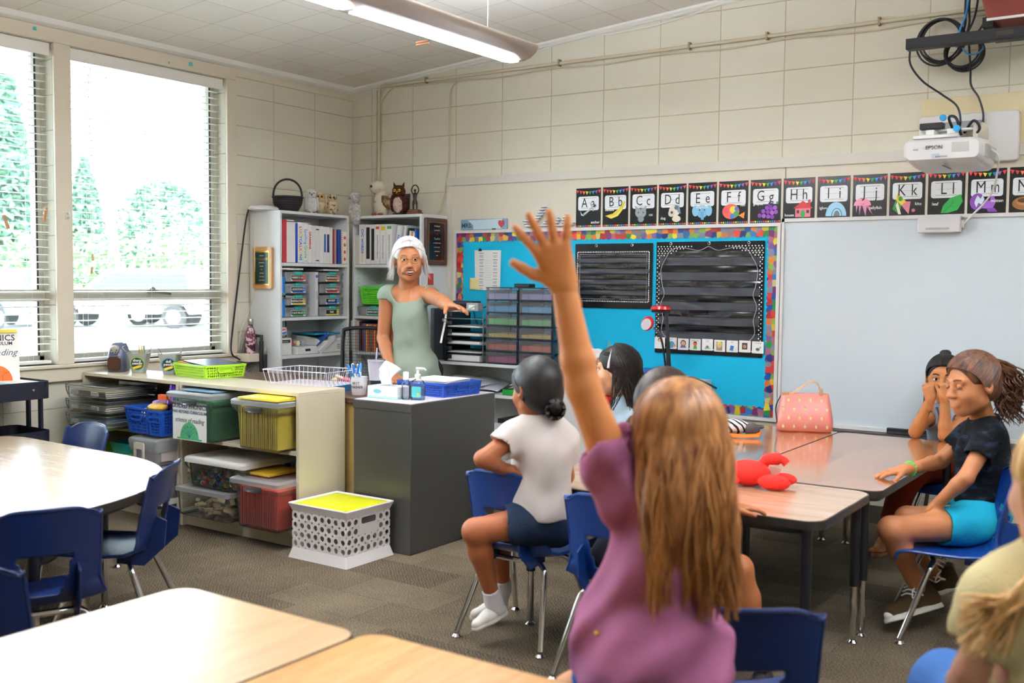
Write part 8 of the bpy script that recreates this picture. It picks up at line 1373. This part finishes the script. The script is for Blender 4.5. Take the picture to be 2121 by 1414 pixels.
facebits(t, H, .98, '#2a1a12', '#a85a4a', '#2a1c14', skinm=SKC); BKH = hairmat('black_brown_hair', '#080605', '#1c1410', .5); cap(H, .98, t, BKH, .012, low=-.085)
g = G()
strands(g, H, .98, 480, swept(H, (0, -.108, -.045), 2.3), .0028, 6, 4, grow=.013, taper=.8); kb = P(0, -.112, -.055)
for k in range(26): a = k*.7; g.tube([kb+_r*(.030*math.cos(a+j*.3))+Z1*(.034*math.sin(a+j*.3)-.01)+_f*(-.02+.008*j) for j in range(6)], .008, 5)
g.ball(tuple(kb), (.03, .03, .036), 14); wobj('hair_locks', g, BKH, t, smooth=80)
WSH = mat('white_canvas', '#dcd8d0', .7); SOK = cloth('white_sock', '#e4e0e2', .02, .4)
for e, toe, heel, dd in (('L', (984, 1306), (1052, 1268), (3.86, 3.93)), ('R', (978, 1282), (1050, 1262), (4.10, 4.16))):
    a_ = at(*heel, dd[1]); b_ = at(*toe, dd[0]); 
    lift = max(0, .004-min(a_.z, b_.z)); a_.z += lift; b_.z += lift; nn = (J['a'+e]-(a_*.7+b_*.3)).normalized(); shoe(t, 'shoe', a_, b_-a_, (b_-a_).length+.01, WSH, mat('sole_white', '#cfc8c0', .6), nrm=nn)
    ak = J['a'+e]; skinobj('sock', [limb([ak+(J['k'+e]-ak)*.16, ak, a_*.72+b_*.28+nn*.035], [.034, .031, .034], .02).cut(ak+(J['k'+e]-ak)*.16, (J['k'+e]-ak)).mesh(.005)], SOK, t)
# ======================= GIRL WITH THE HEADBAND =======================
t = person('dark haired child in profile with a pale pink headband and red collar', (3.2, -1.62, 0)); SKD = skin('light_tan_skin', '#cf9670'); F = Vector((.2, .95, 0)).normalized(); F = Vector((-.55, .83, 0)).normalized(); Rv = right_of(F)
H = HF(at(1277, 768, 4.9), (-.93, -.18, 0), (0, 0, 1), 1.0)
J = dict(R=Rv, F=F, pel=at(1290, 985, 5.0), neck=at(1288, 826, 4.94), sL=at(1258, 846, 4.98), eL=at(1245, 905, 4.95), wL=at(1270, 935, 4.85), sR=at(1318, 850, 4.88), eR=at(1322, 905, 4.75), wR=at(1300, 925, 4.62))
J['hL'] = J['pel']-Rv*.07; J['hR'] = J['pel']+Rv*.07; b_ = J['pel']; J['kL'] = b_+Vector((-.10, .30, -.02)); J['kR'] = b_+Vector((.22, .22, -.02)); J['aL'] = b_+Vector((-.1, .33, 0)); J['aR'] = b_+Vector((.22, .25, 0)); J['aL'].z = J['aR'].z = .08
hp_, P = head(H, 1.0, neck=J['neck'], h=.0035, nr=.042); body(t, J, .98, SKD, [hp_], [hand(J['wR'], Vector((.3, -.6, -.1)), Z1, .13, 1, arm=J['eR']), hand(J['wL'], Vector((.4, -.5, -.1)), Z1, .13, -1, arm=J['eL'])])
shirt(t, J, .98, cloth('pale_blue_print', '#a8bccb', .12), sleeve=.4, neckr=.05); skinobj('collar', [S().cone(J['neck']-_r*.075-Z1*.005-_f*.01, J['neck']+_r*.035-Z1*.02-_f*.045, .028, .022, .02).mesh(.005)], cloth('red_cloth', '#c22a24'), t)
shorts(t, J, .98, cloth('dark_denim', '#27364e'), .6); facebits(t, H, 1.0, '#22160f', '#b0685a', '#2a1c14', skinm=SKD); cap(H, 1.0, t, DKH, .010, low=-.05)
for e in 'LR': shoe(t, 'shoe', Vector((J['a'+e].x, J['a'+e].y, 0))-F*.05, F, .18, mat('black_canvas', '#202026', .8), CARD)
g = G(); land = at(1326, 895, 4.86)
def long5(rr):
    a0 = rr.uniform(-1.75, 1.75); o = []; wob = rr.uniform(0, 6)
    for k in range(8): q = k/7; el = (1-q)*1.45+.05*q; o.append(H @ Vector((math.sin(a0)*math.cos(el)*.086, .02*(1-q)-math.cos(a0)*math.cos(el)*.104*q-.014, math.sin(el)*.097+.028)))
    p0 = o[-1]; ln = land+_r*(rr.uniform(-.045, .035))+_f*rr.uniform(-.03, .03)+Z1*rr.uniform(-.04, .05)
    if math.sin(a0) < -.8 and rr.random() < .25: ln = at(1262, 850, 4.8)+_r*rr.uniform(-.01, .02)
    for k in range(1, 9): q = k/8; o.append(p0.lerp(ln, q)+_r*(.012*math.sin(q*PI)+.004*math.sin(q*6+wob)))
    return o
strands(g, H, 1.0, 200, swept(H, (0, -.09, .0), 1.7, .03), .0026, 5, 4, grow=.012, taper=.8); strands(g, H, 1.0, 420, long5, .0032, 9, 4, grow=.012); wobj('hair_locks', g, BKH, t, smooth=80)
wobj('headband', G().tube([P(.0885*math.cos(a), .012-.012*math.sin(a), .020+.101*math.sin(a)) for a in [PI*k/20 for k in range(21)]], .0065, 8), mat('pale_pink_plastic', '#e6c6d6', .3), t)
# ======================= GIRL WITH FISTS =======================
t = person('child with both fists at the cheeks, elbows on the table, grey sleeveless top', (4.56, -.33, 0)); F = Vector((.0, -1, 0)); Rv = right_of(F); SKE = skin('olive_tan_skin', '#b87848')
H = HF(at(1955, 784, 5.42), (.12, -.98, -.03), (0, 0, 1), 1.03)
J = dict(R=Rv, F=F, pel=Vector((4.54, -.30, .42)), neck=at(1962, 842, 5.44), sR=at(1922, 862, 5.42), eR=at(1896, 899, 5.31), wR=at(1927, 826, 5.22), sL=at(2003, 868, 5.32), eL=at(1957, 909, 5.20), wL=at(1957, 826, 5.18))
J['eR'].z = J['eL'].z = .612
J['hL'] = J['pel']-Rv*.07; J['hR'] = J['pel']+Rv*.07; J['kR'] = Vector((4.38, -.62, .42)); J['kL'] = Vector((4.72, -.60, .42)); J['aR'] = Vector((4.27, -.60, .08)); J['aL'] = Vector((4.76, -.62, .08))
hp_, P = head(H, 1.03, neck=J['neck'], h=.003, nr=.042); tr_ = -_f
body(t, J, 1.0, SKE, [hp_], [hand(J['wR'], Z1*.95+_r*-.15, -_f+_r*-.3, .125, 1, curl=(1.25,)*4, spread=.05, thumb=(.5, .5), arm=J['eR']), hand(J['wL'], Z1*.95+_r*.05, -_f+_r*.2, .125, -1, curl=(1.25,)*4, spread=.05, thumb=(.5, .5), arm=J['eL'])], arm=(.036, .031, .021))
shirt(t, J, .98, cloth('grey_marl', '#8a8f99', .15, .3), sleeve=.08, neckr=.06, wrinkle=.004); shorts(t, J, .98, cloth('rust_trousers', '#7a2e1a', .1), 1.7, 'trousers')
facebits(t, H, 1.03, '#2a1a10', '#a8584a', '#241610', look=(-.15, 0), bw=.003, skinm=SKE); cap(H, 1.03, t, BKH, .006, low=-.03); g = G()
strands(g, H, 1.03, 340, swept(H, (0, -.05, .118)), .0022, 9, 4, grow=.008, taper=.8); kb = P(.0, -.05, .125); g.ball(tuple(kb), (.03, .03, .02), 12)
for sx in (1,): g.tube([P(.07, -.02, -.03), P(.085, .0, -.09), P(.09, .01, -.13)], [.012, .01, .003], 6)
wobj('hair_locks', g, BKH, t, smooth=80)
wobj('stripe_trim', G().tube([J['neck']+_r*-.075-Z1*.0-_f*.05, J['neck']+_r*-.07-Z1*.09-_f*.085, J['neck']+_r*-.06-Z1*.2-_f*.09], .008, 6), mat('charcoal_trim', '#3c4048', .8), t)
SAN = mat('tan_sandal', '#9a6a4a', .6)
for e in 'LR':
    a_ = Vector((J['a'+e].x, J['a'+e].y, .012)); d_ = Vector((-.1 if e == 'R' else .1, -1, 0)); wobj('sandal', G().prism([(x, y) for x, y in [((a_+d_*(.06+.10*math.cos(k))+d_.cross(Z1)*.035*math.sin(k)).x, (a_+d_*(.06+.10*math.cos(k))+d_.cross(Z1)*.035*math.sin(k)).y) for k in [2*PI*j/20 for j in range(20)]]], 0, .014), SAN, t)
    f = S().cone(J['a'+e], a_+Z1*.03+d_*.06, .026, .028, .03).cone(a_+Z1*.02+d_*.05, a_+Z1*.012+d_*.11, .03, .026, .02)
    for k in range(5): f.cone(a_+d_*.10+d_.cross(Z1)*(.024-.012*k)+Z1*.012, a_+d_*(.14-.004*k)+d_.cross(Z1)*(.026-.013*k)+Z1*.010, .009, .008 if k else .011, .004)
    skinobj('foot', [f.mesh(.003)], SKE, t); wobj('sandal_strap', G().tube(bez([a_+d_*.06+d_.cross(Z1)*.035+Z1*.01, a_+d_*.085+Z1*.042, a_+d_*.06-d_.cross(Z1)*.035+Z1*.01], 10), .005, 6), SAN, t)
# ======================= GIRL IN TURQUOISE SHORTS =======================
t = person('child with curly brown ponytail, black camouflage shirt, turquoise shorts and olive high tops', (4.86, -1.68, 0)); F = Vector((-.90, -.35, 0)).normalized(); Rv = right_of(F); SKG = skin('bronze_skin', '#bb7a50')
H = HF(at(2012, 796, 4.12), (-.62, -.76, -.12), (-.05, 0, 1), 1.03)
J = dict(R=Rv, F=F, pel=at(2035, 1066, 4.22), neck=at(2036, 872, 4.18), sL=at(2050, 902, 4.08), eL=at(2000, 990, 4.02), wL=at(1938, 1046, 4.10), sR=at(2010, 898, 4.30), eR=at(1948, 955, 4.34), wR=atz(1878, 972, .615))
J['hL'] = at(2022, 1086, 4.13); J['hR'] = at(2012, 1078, 4.28); J['kL'] = at(1846, 1096, 4.03); J['kR'] = at(1880, 1074, 4.26); J['aL'] = at(1908, 1232, 4.12); J['aR'] = at(1934, 1190, 4.38)
hp_, P = head(H, 1.03, neck=J['neck'], h=.0028, nr=.043)
body(t, J, 1.0, SKG, [hp_], [hand(J['wR'], atz(1800, 984, .59)-J['wR'], Z1, .135, -1, curl=(.12, .1, .12, .2), spread=.10, thumb=(.5, .5), arm=J['eR']), hand(J['wL'], at(1900, 1078, 4.14)-J['wL'], Z1, .115, 1, curl=(.5,)*4, spread=.04, thumb=(.4, .3), arm=J['eL'])], arm=(.037, .030, .021), leg=(.066, .050, .043, .027))
CAMO = cloth('camo_cotton', '#16181e', 0, .2); nt, b = nodes(CAMO); tc = mk(nt, 'TexCoord'); mp = mk(nt, 'Mapping'); mp.inputs['Scale'].default_value = (14, 14, 30); n = mk(nt, 'TexNoise', Scale=1, Detail=3); nt.links.new(tc.outputs['Object'], mp.inputs[0]); nt.links.new(mp.outputs[0], n.inputs[0]); r_ = ramp(nt, n.outputs['Fac'], [(.3, '#0e1015'), (.5, '#181b22'), (.58, '#26303f'), (.68, '#12141a')], 'CONSTANT'); nt.links.new(r_.outputs[0], b.inputs['Base Color'])
shirt(t, J, 1.0, CAMO, sleeve=.48, neckr=.052, wrinkle=.004, hem=.02, arm=.048); shorts(t, J, 1.0, cloth('turquoise_denim', '#1fa6c4', .06, .4), .48); facebits(t, H, 1.03, '#3a2414', '#b8706a', '#5a3c28', closed=True, skinm=SKG)
BRH = hairmat('curly_brown_hair', '#2c1810', '#7a4a2c', .45); cap(H, 1.03, t, BRH, .010, low=-.04); g = G(); tie = P(0, -.085, .098)
strands(g, H, 1.03, 460, swept(H, (0, -.088, .098), 2.1), .0026, 12, 4, taper=.8, grow=.013)
rr = random.Random(12)
for k in range(190):         # the curly tail
    ph = rr.uniform(0, 6); o = []; e1 = at(2085+rr.uniform(-30, 22), 865+rr.uniform(-45, 22), 4.16+rr.uniform(-.05, .08)); bul = _r*rr.uniform(.0, .075)+Z1*rr.uniform(0, .02)+_f*rr.uniform(-.04, .04)
    for j in range(18): q = j/17; c = tie.lerp(e1, q)+bul*math.sin(min(1, q*1.25)*PI*.8)*1.2; w_ = .012*q**.5; o.append(c+_r*(w_*math.cos(q*22+ph))+_f*(w_*math.sin(q*22+ph)))
    g.tube(o, [.0036*(1-.6*(j/17)**2) for j in range(18)], 4)
wobj('hair_locks', g, BRH, t, smooth=80); wobj('hair_tie', G().cyl(tie+Z1*.004, tie-Z1*.012, .022, n=14), mat('teal_tie', '#4fb0b8', .6), t)
OLV = cloth('olive_canvas', '#4a3a26', .05, .3); RUB = mat('rubber_white', '#e2dfd4', .5)
for e, toe, heel, dd in (('L', (1842, 1290), (1950, 1258), (4.04, 4.12)), ('R', (1900, 1238), (1982, 1214), (4.36, 4.42))):
    a_ = at(*heel, dd[1]); b_ = at(*toe, dd[0]); dl = max(0, .003-min(a_.z, b_.z)); a_.z += dl; b_.z += dl; nn = (J['a'+e]-(a_*.78+b_*.22)).normalized(); d_ = (b_-a_).normalized(); nn = (nn-d_*nn.dot(d_)).normalized()
    so = shoe(t, 'high_top', a_, d_, (b_-a_).length+.012, OLV, RUB, nrm=nn, high=.075); w_ = .19*.17; sd = d_.cross(nn)
    skinobj('toe_cap', [S().ell(b_-d_*.022+nn*.026, (.028, .034, .024), None, .01).mesh(.004)], RUB, t, smooth_it=1); g = G(); g2 = G(); sg = 1 if sd.dot(-_f) > 0 else -1
    for k in range(6):
        c = a_+d_*(.135-.013*k)+nn*(.062+.013*k)+sd*sg*.030; g2.tube([c+d_*.004*math.cos(x)+nn*.004*math.sin(x) for x in [2*PI*j/8 for j in range(9)]], .0013, 4); c0_ = a_+d_*(.150-.013*k)+nn*(.068+.013*k); g.tube(bez([c, c0_+sd*sg*.012+nn*.006, c0_-sd*sg*.02+nn*.004+d_*.004], 8), .0032, 5)
    for k in range(2): c = a_+d_*.10+nn*.10+sd*sg*.034; g.tube(bez([c, c+d_*.03-nn*.01+sd*sg*.012, c+d_*(.04-.05*k)-nn*.035+sd*sg*.01, c+d_*(.01)-nn*.03+sd*sg*.008], 14), .0028, 5)
    wobj('laces', g, CARD, t); wobj('eyelets', g2, METAL, t)
tb = thing('bracelet', 'bright green beaded bracelet on the wrist of the child in turquoise shorts', 'bracelet', tuple(J['wR'])); ax = (J['wR']-J['eR']).normalized(); a1 = ax.orthogonal().normalized(); a2 = ax.cross(a1); NG = mat('neon_green', '#34e84a', .35); g = G()
for k in range(16): a = 2*PI*k/16; g.ball(tuple(J['wR']-ax*.022+a1*.0265*math.cos(a)+a2*.0265*math.sin(a)), .0058, 8)
wobj('bead_ring', g, NG, tb)
# ======================= BLONDE CHILD AT THE EDGE =======================
t = person('blonde child in a pale yellow top, cut off by the right picture edge', tuple(atz(2160, 1500, .0))); SKH = skin('fair_skin', '#dca58a'); F = Vector((-.75, .6, 0)).normalized(); Rv = right_of(F)
H = HF(at(2205, 1010, 1.80), (-.72, .69, 0), (0, 0, 1), 1.0)
J = dict(R=Rv, F=F, pel=at(2135, 1600, 1.98), neck=at(2190, 1150, 1.82), sL=at(2075, 1235, 1.83), eL=at(2010, 1390, 1.86), wL=at(1960, 1480, 2.0), sR=at(2280, 1200, 1.9), eR=at(2290, 1380, 1.9), wR=at(2200, 1480, 2.0))
J['hL'] = J['pel']-Rv*.07; J['hR'] = J['pel']+Rv*.07; J['kL'] = at(1965, 1425, 2.25); J['kR'] = J['kL']+Rv*.16; J['aL'] = Vector((J['kL'].x, J['kL'].y, .08)); J['aR'] = Vector((J['kR'].x, J['kR'].y, .08))
hp_, P = head(H, 1.0, neck=J['neck'], h=.0035, nr=.043, ears=(0, 0)); body(t, J, 1.0, SKH, [hp_], [hand(J['wL'], Vector((-.3, .4, -.2)), Z1, .13, 1, arm=J['eL']), hand(J['wR'], Vector((-.3, .4, -.2)), Z1, .13, -1, arm=J['eR'])])
shirt(t, J, 1.0, cloth('pale_yellow_knit', '#dccf9e', .06, .5), sleeve=.45, wrinkle=.006, neckr=.055, arm=.055, gr=.02); shorts(t, J, 1.0, cloth('mid_denim', '#3a5f96'), 1.6, 'jeans'); facebits(t, H, 1.0, '#3a5a6a', '#c87a70', '#a8845a', skinm=SKH)
for e in 'LR': shoe(t, 'shoe', Vector((J['a'+e].x, J['a'+e].y, 0))-F*.05, F, .19, WSH, CARD)
BLH = hairmat('blonde_hair', '#b08040', '#e0bc80', .4, 6); cap(H, 1.0, t, BLH, .012, low=-.05); g = G(); rr = random.Random(15)
for k in range(330):
    a0 = rr.uniform(-1.7, 1.9); o = []
    for j in range(7): q = j/6; el = (1-q)*1.45+.05*q; o.append(H @ Vector((math.sin(a0)*math.cos(el)*.090, .02*(1-q)-math.cos(a0)*math.cos(el)*.106*q-.014, math.sin(el)*.100+.028)))
    p0 = o[-1]; ln = at(2030+rr.uniform(-50, 60), 1310+rr.uniform(-80, 55), 1.70+rr.uniform(-.03, .05)) if a0 > -.6 else at(2180+rr.uniform(-40, 60), 1380, 1.9); mid = at(2125+rr.uniform(-20, 30), 1215, 1.70+rr.uniform(-.02, .05)) if a0 > -.6 else p0.lerp(ln, .5)
    c_ = bez([p0, mid, ln], 11); o += c_[1:]; g.tube(o, [.0040*(1-.7*(j/(len(o)-1))**2) for j in range(len(o))], 4)
wobj('hair_locks', g, BLH, t, smooth=80)
# ---- lettering curves become plain meshes
bpy.context.view_layer.update()
dg = bpy.context.evaluated_depsgraph_get(); done = {}
for o in [o for o in sc.objects if o.type == 'FONT']:
    if o.data.name not in done: done[o.data.name] = bpy.data.meshes.new_from_object(o.evaluated_get(dg))
    n = bpy.data.objects.new('tmp', done[o.data.name]); COL.objects.link(n); n.parent = o.parent; n.matrix_parent_inverse = o.matrix_parent_inverse.copy(); n.matrix_basis = o.matrix_basis.copy()
    for k in o.keys(): n[k] = o[k]
    nm = o.name; bpy.data.objects.remove(o); n.name = nm
